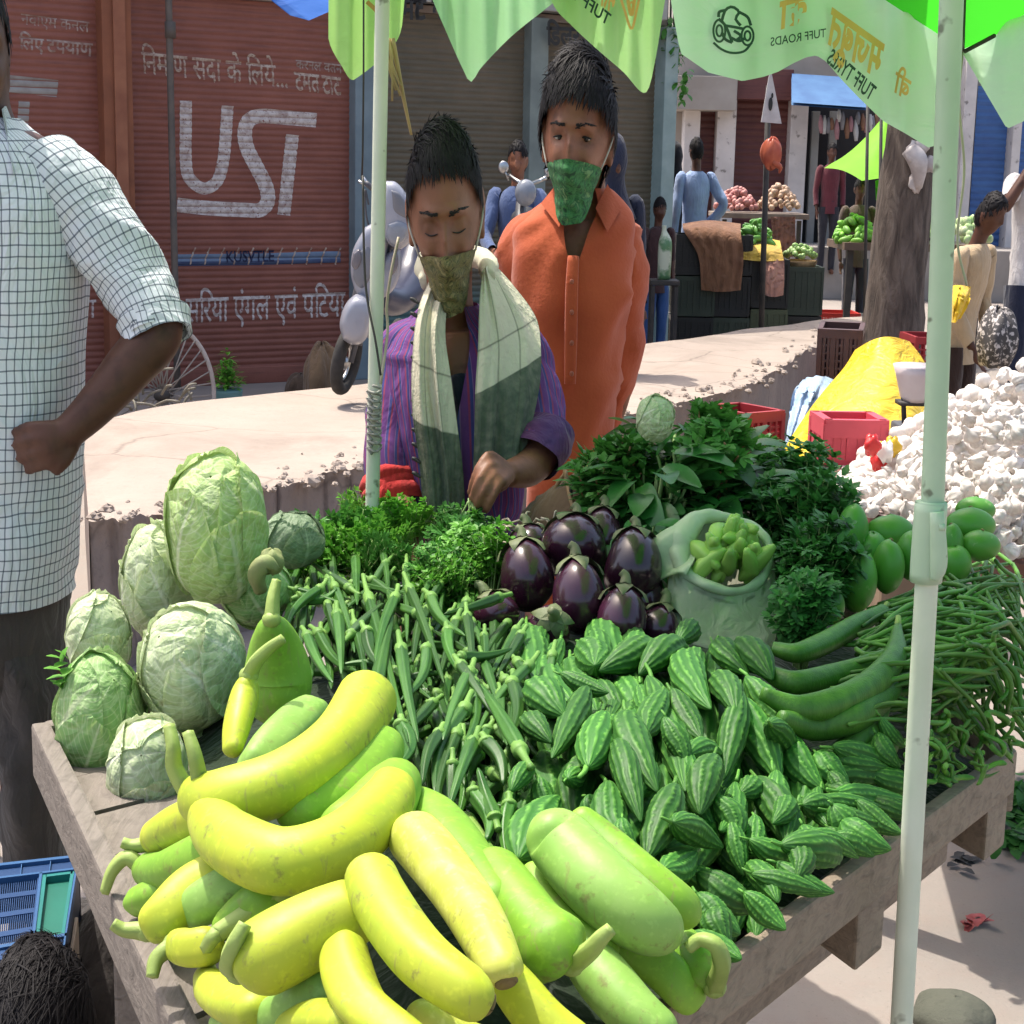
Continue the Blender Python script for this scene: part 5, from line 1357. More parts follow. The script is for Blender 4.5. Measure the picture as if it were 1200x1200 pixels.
gourd('yellow gourd lying lowest in the middle of the bottom edge', [(480, 1180, 24, .01), (520, 1215, 32, .01), (580, 1240, 34, .01)], G_p, seed=29)
gourd('pear shaped green gourd standing upright between cabbage and okra', [(322, 850, 34, .01), (325, 800, 44, .045), (322, 760, 34, .08), (318, 725, 14, .11)][::-1], G_g, [(320, 700, .01), (324, 680, .02)], seed=30, blunt=(.9, .55))
gourd('slender yellow green gourd leaning before the pear shaped one', [(272, 885, 12, .03), (278, 850, 19, .05), (286, 815, 20, .07), (292, 790, 12, .09)][::-1], G_y, [(300, 775, -.005), (315, 760, -.005), (332, 748, -.005)], seed=31)
gourd('yellow green gourd at the left hidden under the curved one', [(150, 1060, 16, .0), (185, 1050, 26, .005), (240, 1030, 32, .01)], G_g, seed=32)

# ---------------- cabbages
def cab_mat(name, c1, c2, vein):
    n = N(name); co = n.coords(); f = n.noise(co, 9, 5, .6)
    tc = n.nd('ShaderNodeUVMap'); sp = n.nd('ShaderNodeSeparateXYZ'); n.ln(tc.outputs[0], sp.inputs[0])
    d = n.math('MULTIPLY', n.math('SUBTRACT', f, .5), .9)
    aa = n.math('ABSOLUTE', sp.outputs[0]); rib = n.ramp(n.math('ADD', aa, n.math('MULTIPLY', d, .12)), [(.0, (1, 1, 1)), (.035, (.8, .8, .8)), (.075, (0, 0, 0))])
    sv = n.math('FRACT', n.math('ADD', n.math('ADD', n.math('MULTIPLY', sp.outputs[1], 8.5), n.math('MULTIPLY', aa, 3.2)), d))
    v = n.math('ABSOLUTE', n.math('SUBTRACT', sv, .5)); k = n.ramp(v, [(.0, (1, 1, 1)), (.05, (.6, .6, .6)), (.13, (0, 0, 0))])
    vo = n.nd('ShaderNodeTexVoronoi', feature='DISTANCE_TO_EDGE'); n.ln(n.noise_vec(co, 14, .03), vo.inputs['Vector']); vo.inputs['Scale'].default_value = 48
    k2 = n.ramp(vo.outputs['Distance'], [(.0, (.40, .40, .40)), (.09, (0, 0, 0))])
    c = n.ramp(f, [(.3, c1), (.7, c2)])
    c = n.mix(k2, c, vein); c = n.mix(n.math('MULTIPLY', k, .55), c, vein); c = n.mix(rib, c, vein)
    g = n.noise(co, 26, 4, .7)
    c = n.mix(n.ramp(g, [(.66, (0, 0, 0)), (.75, (.7, .7, .7))]), c, (.30, .25, .12))
    n.base(c); n.b.inputs['Roughness'].default_value = .58; n.b.inputs['Specular IOR Level'].default_value = .3
    n.bump(n.math('ADD', n.math('ADD', f, n.math('MULTIPLY', n.noise(co, 20, 4, .6, .8), .9)), n.math('MULTIPLY', vo.outputs['Distance'], .5)), .75, .014)
    tr = n.nd('ShaderNodeBsdfTranslucent'); n.ln(c, tr.inputs[0]); mx = n.nd('ShaderNodeMixShader'); mx.inputs[0].default_value = .22
    n.ln(n.b.outputs[0], mx.inputs[1]); n.ln(tr.outputs[0], mx.inputs[2]); n.ln(mx.outputs[0], n.out.inputs[0])
    return n.m
C_l = cab_mat('light_cabbage_leaf', (.48, .62, .26), (.38, .54, .18), (.68, .74, .48))
C_w = cab_mat('whitish_cabbage_leaf', (.56, .64, .40), (.46, .57, .29), (.74, .77, .60))
C_d = cab_mat('green_cabbage_leaf', (.30, .48, .18), (.21, .39, .12), (.56, .66, .38))
C_g = cab_mat('grey_green_cabbage_leaf', (.20, .28, .17), (.15, .22, .12), (.34, .42, .28))
M_spots = None
def cabbage(label, px, py, rx, ry, y, mt, seed, rot=0.0, loose=6):
    c = at_y(px, py, y); k = mpp(y / .97); r = np.random.default_rng(seed)
    RX, RZ = rx * k, ry * k; RY = (RX / SQ + RZ) / 2 * .85
    root = thing('cabbage', c - [0, 0, RZ * .95], label, 'cabbage', 'cabbages on the left of the cart')
    pole = np.array([r.uniform(-.7, .7), r.uniform(-.9, -.2), r.uniform(.2, .9)]); q = Vector(pole).to_track_quat('Z', 'Y').to_matrix()
    Rm = np.array(q @ Matrix.Rotation(r.uniform(0, 6), 3, 'Z'))
    ph_ = r.uniform(0, 6, 6)
    def lump(D):
        return .022 * np.sin(4 * D[..., 0] + ph_[0]) * np.sin(5 * D[..., 2] + ph_[1]) + .014 * np.sin(9 * D[..., 1] + ph_[2]) * np.sin(8 * D[..., 0] + ph_[3]) + .008 * np.sin(19 * D[..., 0] + ph_[4]) * np.sin(17 * D[..., 2] + ph_[5])
    def layer(off, th0, span, z0, z1, nu=34, nv=44):
        ph = np.linspace(z0, z1, nu); th = th0 + np.linspace(-span, span, nv)
        PH, TH = np.meshgrid(ph, th, indexing='ij'); a = (TH - th0) / span
        # rounded leaf outline: the sides draw in towards the tip
        TH2 = th0 + a * span * np.sqrt(np.clip(1 - (np.clip((z0 + .9 - PH) / .9, 0, 1)) ** 2.2 * .85, .05, 1)) if off else TH
        D = np.stack([np.sin(PH) * np.cos(TH2), np.sin(PH) * np.sin(TH2), np.cos(PH)], -1)
        ed = np.clip(np.abs(a) - .70, 0, 1) / .30; tp = np.clip((z0 + .22 - PH) / .22, 0, 1); e = np.maximum(ed, tp)
        K = 1 + off + (.05 * e ** 2 * (1 + .5 * np.sin(9 * a + 4 * PH + seed)) + .010 * np.sin(21 * a + 6 * PH) * e if off else 0)
        W = D @ Rm.T
        P = W * (K + lump(W))[..., None] * [RX, RY, RZ] + c
        return P, np.stack([a * (1.0 if off else 3.0) % 1.0 if not off else a, PH], -1)
    m = MB(); P, uv = layer(0, 0, PI, .02, PI - .02, 44, 72); m.grid(P, uv=uv); part('head', m, mt, root)
    for q in range(loose):
        t = q * 2.4 + r.uniform(-.3, .3)
        P, uv = layer(.012 + .011 * q, t, r.uniform(.75, 1.15), r.uniform(.15, .55) + .10 * q, PI - .2)
        m = MB(); m.grid(P, uv=uv); part('outer_leaf', m, mt, root)
    return root
cabbage('topmost pale cabbage crowning the pile at the left', 253, 618, 56, 86, 1.98, C_l, 1, .12)
cabbage('pale cabbage behind and left of the topmost one', 186, 680, 42, 68, 2.05, C_w, 2, -.1)
cabbage('large whitish cabbage in the middle of the pile', 224, 782, 59, 76, 1.80, C_w, 3)
cabbage('green veined cabbage at the left edge of the cart', 117, 846, 49, 84, 1.76, C_d, 4)
cabbage('whitish cabbage behind the green veined one', 116, 748, 36, 52, 1.92, C_w, 5)
cabbage('whitish cabbage lowest, behind the small yellow gourd', 173, 906, 46, 67, 1.66, C_w, 6)
cabbage('dull grey green cabbage behind, beside the herbs', 343, 632, 36, 32, 2.16, C_g, 7)
cabbage('dark cabbage wedged behind the topmost one', 300, 690, 40, 42, 2.02, C_d, 8)
cabbage('small cream headed cabbage on top of the leafy bunches', 768, 490, 21, 26, 2.26, C_w, 9)
m = MB()
for k in range(9):
    p = at_y(76 + RN.uniform(-5, 7), 785 + RN.uniform(-12, 24), 1.74); leaf(m, p, (RN.uniform(-1, .2), RN.uniform(-.6, .2), RN.uniform(-.6, 1)), (0, 0, 1.01), .018, .007)
for k in range(3): m.tube([at_y(84 + 2 * k, 780, 1.76), at_y(76, 800 + 8 * k, 1.74), at_y(78 + k, 850, 1.74)], .003, 5, m=8)
single('leaf_sprig', m, M_leaf_b, 'small yellow green leaf sprig at the left of the green veined cabbage', 'leaves')
m = MB(); m.tube([at_y(305, 690, 1.92), at_y(300, 672, 1.90), at_y(312, 660, 1.90), at_y(326, 668, 1.9)], [.009, .011, .012, .004], 12, m=14, fold=(.003, 20, 3, 2)); m.ell(at_y(318, 658, 1.92), (.015, .014, .015), fn=lambda ph, th: 1 + .15 * np.sin(4 * th) * np.sin(3 * ph))
single('dry_gourd', m, mat('dry_brown_rind', (.26, .30, .12), (.20, .19, .08), 14, rough=.7, bump=.4), 'small shrivelled brownish gourd between the topmost cabbage and the okra', 'gourd')

# ---------------- eggplants
n = N('eggplant_skin'); co = n.coords(); f = n.noise(co, 5, 4); n.base(n.rand_tone(n.ramp(f, [(.3, (.020, .006, .014)), (.6, (.045, .010, .026)), (.8, (.085, .020, .045))]), .3))
n.b.inputs['Roughness'].default_value = .22; n.b.inputs['Specular IOR Level'].default_value = .55; n.b.inputs['Coat Weight'].default_value = .2; n.bump(n.noise(co, 40, 3), .05, .003); M_egg = n.m
M_cal = mat('eggplant_calyx', (.10, .13, .05), (.15, .15, .08), 18, rough=.6, bump=.3)
def eggplant(label, px, py, rx, ry, y, lean=(0, 0), seed=0, cal='top'):
    k = mpp(y / .97); c = at_y(px, py, y); a = np.array([lean[0], lean[1] + .35, 1.0]); a /= np.linalg.norm(a)
    if cal == 'front': a = np.array([.1, -.75, .62])
    h = ry * k; r = rx * k * 1.08
    root = thing('eggplant', c - a * h, label, 'eggplant', 'eggplants heaped in the middle')
    m = MB(); m.tube([c - a * h, c - a * h * .93, c - a * h * .5, c, c + a * h * .5, c + a * h * .85, c + a * h], [.002, r * .42, r * .92, r, r * .84, r * .5, r * .2], 28, ry=[.002, r * .5, r * 1.1, r * 1.2, r, r * .6, r * .24], ref=(1, 0, 0), m=34, fold=(.002, 10, 3, seed)); part('fruit', m, M_egg, root)
    m = MB(); top = c + a * h * .98
    s1 = np.cross(a, (0, 1, .1)); s1 /= np.linalg.norm(s1); s2 = np.cross(a, s1)
    for q in range(5):
        t = q * 2 * PI / 5 + seed; d = s1 * math.cos(t) + s2 * math.sin(t)
        C = [top + a * .006, top + d * r * .45 - a * h * .02, top + d * r * .82 - a * h * .22, top + d * r * .98 - a * h * .48]
        C = spline(C, 7); w = r * np.array([.25, .34, .36, .3, .22, .12, .02]); e = np.cross(a, d)
        m.grid(np.stack([C - e * w[:, None], C + d * .003, C + e * w[:, None]], 1))
    m.tube([top - a * .004, top + a * .014, top + a * .020 + s1 * .006], [.009, .006, .005], 9, m=8); part('calyx', m, M_cal, root)
for q in (('plump eggplant at the upper left of the purple heap', 617, 674, 29, 43, 2.08, (-.15, .3)), ('eggplant on top at the back of the purple heap', 672, 642, 36, 38, 2.14, (.1, .4)), ('large glossy eggplant on top at the right beside the plastic bag', 742, 664, 31, 46, 2.06, (.1, .5)),
          ('shiny eggplant in the very middle of the purple heap', 678, 697, 28, 44, 2.00, (-.1, .2)), ('small eggplant lying lowest at the left of the purple heap', 581, 720, 26, 26, 2.02, (-.6, .3)), ('eggplant in front with a green cap turned to the viewer', 643, 740, 24, 40, 1.94, (-.2, .3)),
          ('dark eggplant at the lower right of the purple heap', 729, 726, 27, 40, 1.96, (.1, .3)), ('eggplant hidden at the back behind the middle one', 702, 632, 26, 38, 2.2, (.2, .4)), ('small eggplant half hidden beside the bitter gourds', 772, 736, 22, 28, 1.99, (.3, .3)),
          ('eggplant in the shade between the front and right ones', 690, 748, 26, 34, 2.02, (.1, .2)), ('dull eggplant at the back left near the hanging hand', 622, 642, 24, 26, 2.2, (-.2, .5)), ('eggplant buried under the large glossy one', 750, 705, 28, 34, 2.06, (.4, .4))):
    eggplant(*q, seed=int(q[1]), cal='front' if 'green cap' in q[0] else 'top')

# ---------------- bitter gourds
n = N('bitter_gourd_skin'); co = n.coords(); f = n.noise(co, 30, 4)
at = n.nd('ShaderNodeAttribute', attribute_name='tone')
c = n.mix(n.ramp(at.outputs['Fac'], [(.35, (0, 0, 0)), (.85, (1, 1, 1))]), (.028, .115, .016), (.11, .28, .042))  # grooves coloured darker: partly skin, partly the shade between the ridges
c = n.mix(n.ramp(f, [(.4, (0, 0, 0)), (.7, (.4, .4, .4))]), c, (.04, .135, .022))
n.base(n.rand_tone(c, .28)); n.b.inputs['Roughness'].default_value = .55; n.b.inputs['Specular IOR Level'].default_value = .3; n.bump(n.noise(co, 180, 2), .2, .002); M_bit = n.m
LB = .11
def bitter_mesh(seed, fat):
    r = np.random.default_rng(seed); m = MB(); ns, nt = 66, 60
    s = np.linspace(0, 1, ns); k = int(r.integers(10, 13))
    rad = (np.sin(PI * s ** .9) ** .72 * (1 - .16 * s) + .02) * .0150 * fat
    rad[0] = .0012; rad[-1] = .0008
    ph = r.uniform(0, 6, 6); b = r.uniform(-.010, .010); b2 = r.uniform(-.008, .008)
    pts = np.column_stack([b * np.sin(PI * s) + .003 * np.sin(3 * s + ph[0]), b2 * np.sin(PI * s), s * LB])
    def rid(t, th):
        T, H = np.meshgrid(t, th, indexing='ij'); w = .30 * np.sin(8 * T + ph[0]) + .15 * np.sin(21 * T + ph[1])
        brk = .80 + .20 * np.sin(34 * T + 3 * np.sin(H * 2 + ph[2]) + np.round(k / 2 / PI * (H + w / k)) * 2.4)
        main = np.abs(np.cos(k / 2 * H + w)) ** 3 * brk
        wart = np.clip(np.sin(k * H + 2 * w + PI) , 0, 1) * np.clip(np.sin(88 * T + 4 * np.sin(2 * H + ph[3]) + ph[4]), 0, 1) * (.6 + .4 * np.sin(5 * H + 9 * T + ph[5]))
        return main, wart
    m.tube(pts, rad, nt, prof=lambda t, th: 1 + .10 * rid(t, th)[0] + .08 * rid(t, th)[1] + .05 * np.sin(3 * th + ph[1])[None, :] * np.sin(5 * t)[:, None], a=lambda t, th: np.clip(.85 * rid(t, th)[0] + .75 * rid(t, th)[1], .01, 1))
    m.tube([(0, 0, .002), (0, 0, -.006), (.002, .001, -.016)], [.0022, .0018, .0014], 6, a=lambda t, th: np.full((len(t), len(th)), .9))
    return mesh_of('bitter_gourd', m, M_bit)
bms = [bitter_mesh(s, f) for s, f in ((1, .9), (2, 1.1), (3, 1.0), (4, 1.25), (5, .85), (6, 1.15), (7, 1.0), (8, 1.3))]
def z2(x, y): return 650 + x / 3, 700 + y / 3
BG = [((330, 165), (155, 260), 3), ((450, 180), (290, 280), 1), ((20, 270), (190, 330), 1), ((120, 320), (-15, 560), 0), ((460, 190), (560, 400), 1), ((410, 330), (520, 490), 1), ((340, 280), (445, 680), 2),
      ((250, 400), (370, 695), 1), ((110, 600), (190, 400), 0), ((210, 520), (310, 780), 4), ((650, 330), (600, 640), 0), ((660, 350), (785, 645), 5), ((680, 280), (840, 490), 2), ((760, 450), (845, 600), 4),
      ((460, 550), (600, 570), 6), ((450, 540), (575, 815), 2), ((180, 650), (260, 870), 6), ((420, 660), (330, 920), 0), ((640, 640), (580, 830), 4), ((700, 640), (640, 700), 2), ((710, 640), (805, 860), 1), ((770, 610), (868, 840), 1),
      ((840, 490), (950, 680), 3), ((930, 560), (985, 650), 5), ((870, 730), (1010, 760), 3), ((950, 660), (1070, 730), 5), ((410, 790), (600, 880), 6), ((620, 780), (665, 980), 0), ((720, 880), (860, 900), 3), ((680, 930), (785, 1080), 5),
      ((500, 970), (725, 1095), 7), ((500, 1040), (650, 1185), 7), ((380, 960), (500, 890), 3), ((240, 780), (300, 910), 4), ((870, 800), (905, 950), 7), ((960, 810), (985, 900), 5), ((110, 700), (170, 760), 6), ((40, 640), (120, 600), 2),
      ((380, 330), (330, 480), 6), ((560, 280), (640, 420), 2), ((300, 300), (310, 400), 4), ((-60, 640), (0, 760), 1), ((-140, 920), (30, 700), 5), ((-150, 690), (-90, 600), 4), ((-50, 330), (40, 420), 3), ((-90, 420), (-10, 520), 6), ((480, 100), (430, 170), 2),
      ((90, 160), (140, 240), 3), ((560, 560), (520, 760), 5), ((700, 770), (720, 900), 6), ((820, 700), (760, 800), 2), ((560, 700), (640, 860), 3), ((300, 560), (260, 700), 1), ((390, 420), (460, 600), 5), ((640, 180), (760, 300), 6), ((560, 160), (690, 270), 2), ((780, 360), (880, 480), 1)]
kb = 0
def put_bitter(a, b, mi, za=.018, zb=.006, gl='bitter gourd in the dark green ridged heap beside the okra', group='bitter gourds heaped right of the okra'):
    global kb
    o = bpy.data.objects.new('bitter_gourd', bms[mi % 8]); COL.objects.link(o)
    p0, p1 = hp(*a, za), hp(*b, zb); L = np.linalg.norm(p1 - p0)
    place(o, p0, p1, LB, RN.uniform(.85, 1.08) * min(1.15, max(.7, L / .095)), RN.uniform(0, 6.28)); tag(o, gl, 'bitter gourd', group); kb += 1
for a, b, mi in BG: put_bitter(z2(*a), z2(*b), mi, RN.uniform(.010, .022), RN.uniform(.004, .016))
def inpoly(p, poly):
    x, y = p; r = False; j = len(poly) - 1
    for i in range(len(poly)):
        xi, yi = poly[i]; xj, yj = poly[j]
        if (yi > y) != (yj > y) and x < (xj - xi) * (y - yi) / (yj - yi) + xi: r = not r
        j = i
    return r
BC = []
def far_enough(x, y, d):
    if any((x - a) ** 2 + (y - b) ** 2 < d * d for a, b in BC): return False
    BC.append((x, y)); return True
PB = [(610, 780), (700, 750), (800, 770), (870, 800), (930, 870), (985, 940), (930, 1020), (870, 1080), (800, 1040), (740, 1000), (640, 935), (600, 960), (590, 920), (640, 860)]
k = 0
kk_ = 0
while k < 130 and kk_ < 6000:
    kk_ += 1
    x, y = RN.uniform(590, 990), RN.uniform(750, 1090)
    if not inpoly((x, y), PB) or not far_enough(x, y, 15): continue
    t = RN.gauss(1.15, .75); l = RN.uniform(34, 52)
    put_bitter((x - l * math.cos(t) * .6, y - l * math.sin(t)), (x + l * math.cos(t) * .6, y + l * math.sin(t)), RN.randrange(8), RN.uniform(-.03, -.006), RN.uniform(-.03, -.008)); k += 1
for k in range(420):   # darker ones at the right towards the long snake gourds
    x = RN.uniform(835, 1052); y = 1102 - (x - 850) * .74 - RN.uniform(0, 110)
    if not far_enough(x, y, 19): continue
    t = RN.uniform(.1, 1.5); l = RN.uniform(36, 50)
    put_bitter((x - l * math.cos(t), y - l * math.sin(t) * .5), (x + l * math.cos(t), y + l * math.sin(t) * .5), RN.randrange(8), RN.uniform(.012, .03), RN.uniform(.008, .02), 'short bitter gourd along the right edge board near the snake gourds', 'bitter gourds along the edge board')

# ---------------- okra
M_okra = mat('okra_skin', (.046, .135, .018), (.022, .083, .012), 25, rough=.45, rnd=.4, bump=.2, bscale=120, bdist=.001, stretch=(3, 3, 1))
M_okcap = mat('okra_cap', (.16, .31, .06), (.10, .22, .04), 20, rough=.6)
LO = .11
def okra_mesh(seed):
    r = np.random.default_rng(seed); s = np.linspace(0, 1, 16); b = r.uniform(-.012, .012)
    rad = .0068 * (np.minimum(1, 1.15 - s) ** .7) * (.82 + .18 * np.minimum(1, s * 6)); rad[-1] = .0006
    pts = np.column_stack([b * np.sin(PI * s), np.zeros(16), s * LO]); m = MB()
    m.tube(pts, rad, 20, prof=lambda t, th: 1 + .13 * np.cos(5 * th)[None, :] * np.ones((len(t), 1)))
    q = MB(); q.tube([(0, 0, .006), (0, 0, -.001), (0, 0, -.004), (0, 0, -.016), (.001, 0, -.024)], [.0066, .0074, .0042, .0030, .0032], 12, m=12)
    return mesh_of('okra_pod', m, M_okra), mesh_of('cap', q, M_okcap)
oks = [okra_mesh(s) for s in range(6)]
def put_okra(p0, p1, th=1.0, label='okra pod in the loose heap before the fresh herbs', group='okra pods in the loose heap'):
    me, cm = oks[RN.randrange(6)]
    o = bpy.data.objects.new('okra', me); COL.objects.link(o); place(o, p0, p1, LO, th, RN.uniform(0, 6.28)); tag(o, label, 'okra', group)
    c = bpy.data.objects.new('cap', cm); COL.objects.link(c); c.parent = o
PO = [(315, 700), (370, 655), (450, 660), (560, 690), (600, 770), (640, 790), (640, 850), (600, 930), (600, 1000), (545, 985), (480, 900), (455, 860), (450, 790), (400, 780), (360, 800), (345, 740)]
OK_ = [((432, 700), (478, 870)), ((463, 700), (440, 775)), ((440, 810), (460, 720)), ((470, 760), (490, 870)), ((545, 830), (510, 930)), ((555, 870), (525, 950)), ((480, 690), (520, 800)), ((525, 740), (540, 790)), ((620, 780), (560, 860)), ((570, 870), (590, 920)),
       ((500, 760), (470, 820)), ((375, 690), (335, 740)), ((350, 700), (395, 690)), ((540, 770), (600, 760)), ((360, 745), (390, 800)), ((555, 930), (570, 985)), ((515, 860), (495, 920)), ((540, 780), (580, 840)), ((600, 800), (590, 870)), ((395, 720), (400, 790)),
       ((455, 830), (440, 770)), ((585, 700), (520, 720)), ((430, 740), (465, 790)), ((555, 800), (545, 870)), ((610, 880), (560, 800)), ((490, 720), (455, 690)), ((410, 690), (365, 660)), ((505, 700), (545, 745)), ((470, 850), (465, 900)), ((580, 960), (560, 900))]
for a, b in OK_: put_okra(hp(*a, RN.uniform(.012, .022)), hp(*b, RN.uniform(.008, .02)), RN.uniform(.85, 1.05))
k = 0
while k < 255:
    x, y = RN.uniform(310, 650), RN.uniform(650, 1000)
    if not inpoly((x, y), PO): continue
    t = RN.gauss(1.45, 1.0); l = RN.uniform(28, 48)
    up = RN.uniform(-.045, .010)
    put_okra(hp(x - l * math.cos(t) * .7, y - l * math.sin(t), up + RN.uniform(-.012, .012)), hp(x + l * math.cos(t) * .7, y + l * math.sin(t), up + RN.uniform(-.012, .012)), RN.uniform(.68, .98)); k += 1

# ---------------- snake gourds / long cucumbers, beans, mangoes
M_snake = mat('snake_gourd_skin', (.070, .19, .020), (.042, .135, .014), 12, rough=.45, stretch=(8, 8, 2), bump=.25, bscale=70, bdist=.003, rnd=.15)
for k, (lab, P) in enumerate((('long dark snake gourd on top, curving up to the pale pole', [(893, 812, 9, .02), (940, 830, 17, .024), (1000, 815, 19, .03), (1045, 775, 15, .035), (1052, 735, 6, .05)]),
                 ('long snake gourd curving below the topmost one', [(915, 842, 9, .012), (955, 852, 18, .015), (1005, 838, 20, .02), (1045, 808, 13, .02)]),
                 ('snake gourd reaching left to the bitter gourds', [(888, 780, 8, .012), (930, 800, 15, .014), (985, 790, 16, .016), (1040, 770, 10, .02)]),
                 ('short thick snake gourd below the curved ones', [(950, 885, 8, .008), (985, 885, 19, .01), (1015, 860, 21, .012), (1032, 830, 12, .014)]),
                 ('pointed green gourd beside the foot of the pale pole', [(1000, 895, 12, .008), (1020, 880, 20, .01), (1042, 868, 18, .01), (1058, 872, 6, .01)]),
                 ('small brownish tipped gourd lying right of the pale pole', [(1085, 790, 8, .03), (1100, 800, 13, .03), (1122, 810, 8, .03)]),
                 ('snake gourd lying behind beside the plastic bag', [(905, 760, 8, .012), (940, 765, 13, .014), (990, 740, 14, .02), (1035, 715, 8, .025)]))):
    Q = []
    for px, py, w, dz in P: q = hp(px, py, dz); Q.append((*q, w * mpp(q[1])))
    Q = spline(Q, 40); m = MB(); m.tube(Q[:, :3], np.maximum(Q[:, 3], .002), 18, fold=(.0015, 10, 4, k))
    root = thing('snake_gourd', Q[:, :3].mean(0) - [0, 0, .03], lab, 'snake gourd', 'snake gourds before the pole'); part('flesh', m, M_snake, root)
    m = MB(); m.tube([Q[-1, :3], Q[-1, :3] + (Q[-1, :3] - Q[-4, :3]) * .5 + [0, 0, .006]], [.004, .003], 7); part('stem', m, M_gst, root)
M_bean = mat('green_bean_skin', (.085, .22, .024), (.044, .14, .016), 20, rough=.5, rnd=.35, bump=.2, bscale=80, bdist=.001)
bnm = []
for s in range(7):
    r = np.random.default_rng(40 + s); t = np.linspace(0, 1, 26); m = MB()
    w = r.uniform(-1, 1, 4)
    pts = np.column_stack([.020 * w[0] * np.sin(PI * t) + .008 * w[1] * np.sin(2 * PI * t), .014 * w[2] * np.sin(PI * t) + .006 * w[3] * np.sin(3 * PI * t), t * .3])
    m.tube(pts, .0034 * (np.minimum(1, 10 * (1 - t) + .2)) * (1 + .10 * np.sin(60 * t)), 7); bnm.append(mesh_of('yardlong_bean', m, M_bean))
def bean(p0, p1, th=1.0, arch=0):
    o = bpy.data.objects.new('yardlong_bean', RN.choice(bnm)); COL.objects.link(o); place(o, p0, p1, .3, th, RN.uniform(0, 6.28)); tag(o, 'slender green bean in the tangled heap at the right end of the cart', 'bean', 'green beans at the right end')
for k in range(150):    # sweep from the left up to the right
    t = RN.random(); x0, y0 = 955 + 50 * RN.random() + 60 * t, 845 - 130 * t + RN.uniform(-15, 15)
    x1, y1 = x0 + RN.uniform(110, 175), y0 - RN.uniform(-12, 45)
    dz = RN.uniform(-.02, .02) + .01
    bean(hp(x0, y0 - 8, dz), hp(min(x1, 1215), y1 - 20, dz + RN.uniform(.0, .03)), RN.uniform(.6, .95))
for k in range(100):    # ends hanging over at the far right
    x0, y0 = RN.uniform(1080, 1170), RN.uniform(645, 800); x1, y1 = x0 + RN.uniform(20, 75), y0 + RN.uniform(25, 110)
    dz = RN.uniform(-.01, .03); p1 = hp(min(x1, 1212), min(y1, 905), dz - .01)
    bean(hp(x0, y0 - 10, dz + .02), p1, RN.uniform(.6, .95))
for k in range(46):
    x0, y0 = RN.uniform(1060, 1190), RN.uniform(800, 900); t = RN.uniform(.2, 1.6); l = RN.uniform(20, 40)
    bean(hp(x0, y0, .03), hp(min(1212, x0 + l * math.cos(t)), y0 + l * math.sin(t), .015), RN.uniform(.6, .9))
M_mango = mat('raw_mango_skin', (.10, .30, .035), (.065, .23, .028), 9, rough=.42, rnd=.15, spots=(60, (.2, .36, .1), .66, .72))
for k, (lab, px, py, rx, ry, yy, rt) in enumerate((('upright green mango at the back left of its pile', 998, 624, 17, 29, 2.17, 0), ('broad green mango lying at the back beside the upright one', 1042, 624, 27, 19, 2.2, 1), ('largest green mango in the front left of its pile', 1005, 677, 20, 36, 2.06, 0), ('green mango in the front middle of its pile', 1042, 664, 16, 30, 2.08, 0), ('green mango hidden behind the pole collar', 1070, 652, 17, 27, 2.1, 0),
       ('small green mango against the dark herbs', 979, 662, 13, 24, 2.1, 0), ('small green mango lowest at the left, on the snake gourds', 973, 711, 15, 19, 2.0, 0), ('green mango just right of the pole collar', 1114, 638, 13, 22, 2.12, 0), ('plump green mango right of the pole, upper one', 1137, 614, 26, 18, 2.16, 1), ('topmost green mango right of the pole', 1144, 597, 20, 14, 2.24, 1),
       ('green mango at the right half under the beans', 1150, 640, 20, 17, 2.12, 1), ('green mango buried in the middle behind the front ones', 1022, 650, 16, 24, 2.16, 0), ('green mango sunk behind the right pair', 1118, 662, 18, 20, 2.1, 0))):
    c = at_y(px, py, yy); q = mpp(yy / .97); m = MB()
    m.ell(c, (rx * q * 1.12, (rx + ry) / 2 * q, ry * q * 1.10), nu=22, nv=28, fn=lambda ph, th: 1 + .05 * np.cos(th + k) + .04 * np.cos(ph * 2 + k))
    root = thing('mango', c - [0, 0, ry * q], lab, 'mango', 'raw mangoes on the right'); part('fruit', m, M_mango, root)
    m = MB(); m.tube([c + [0, .004, ry * q * .98], c + [.002, .006, ry * q * 1.06]], [.0035, .0025], 7); part('stem', m, M_bls, root)

# ---------------- herbs and leafy bunches
def herb_mesh(name, seed, n, h, spread, lw, ll, mats, lob=3, bare=.35, thick=.0011):
    r = random.Random(seed); m = MB()
    for k in range(n):
        a = r.uniform(0, 6.28); q = math.sqrt(r.random()) * spread
        tip = np.array([q * math.cos(a), q * math.sin(a), h * r.uniform(.7, 1.05) * (1 - .25 * (q / spread) ** 2)])
        base = np.array([tip[0] * .15, tip[1] * .15, 0]); mid = (base + tip) / 2 + np.array([-tip[0] * .12, -tip[1] * .12, .012])
        C = spline([base, mid, tip], 8); m.tube(C, np.linspace(thick * 1.3, thick * .7, 8), 4, mi=1)
        for i in range(3, 8):
            if i / 7 < bare: continue
            for _ in range(3):
                d = np.array([r.uniform(-1, 1), r.uniform(-1, 1), r.uniform(-.1, .9)]); d /= np.linalg.norm(d)
                p = C[i] + d * ll * .4
                sd = np.cross(d, (r.random(), r.random(), 1)); sd /= np.linalg.norm(sd)
                for j in range(lob):
                    an = (j - (lob - 1) / 2) * .75; dd = d * math.cos(an) + sd * math.sin(an)
                    leaf(m, p, dd, (0.1, .2, 1.01), ll * r.uniform(.7, 1.15), lw * r.uniform(.7, 1.1), r.uniform(0, .4), n=3)
    return mesh_of(name, m, mats)
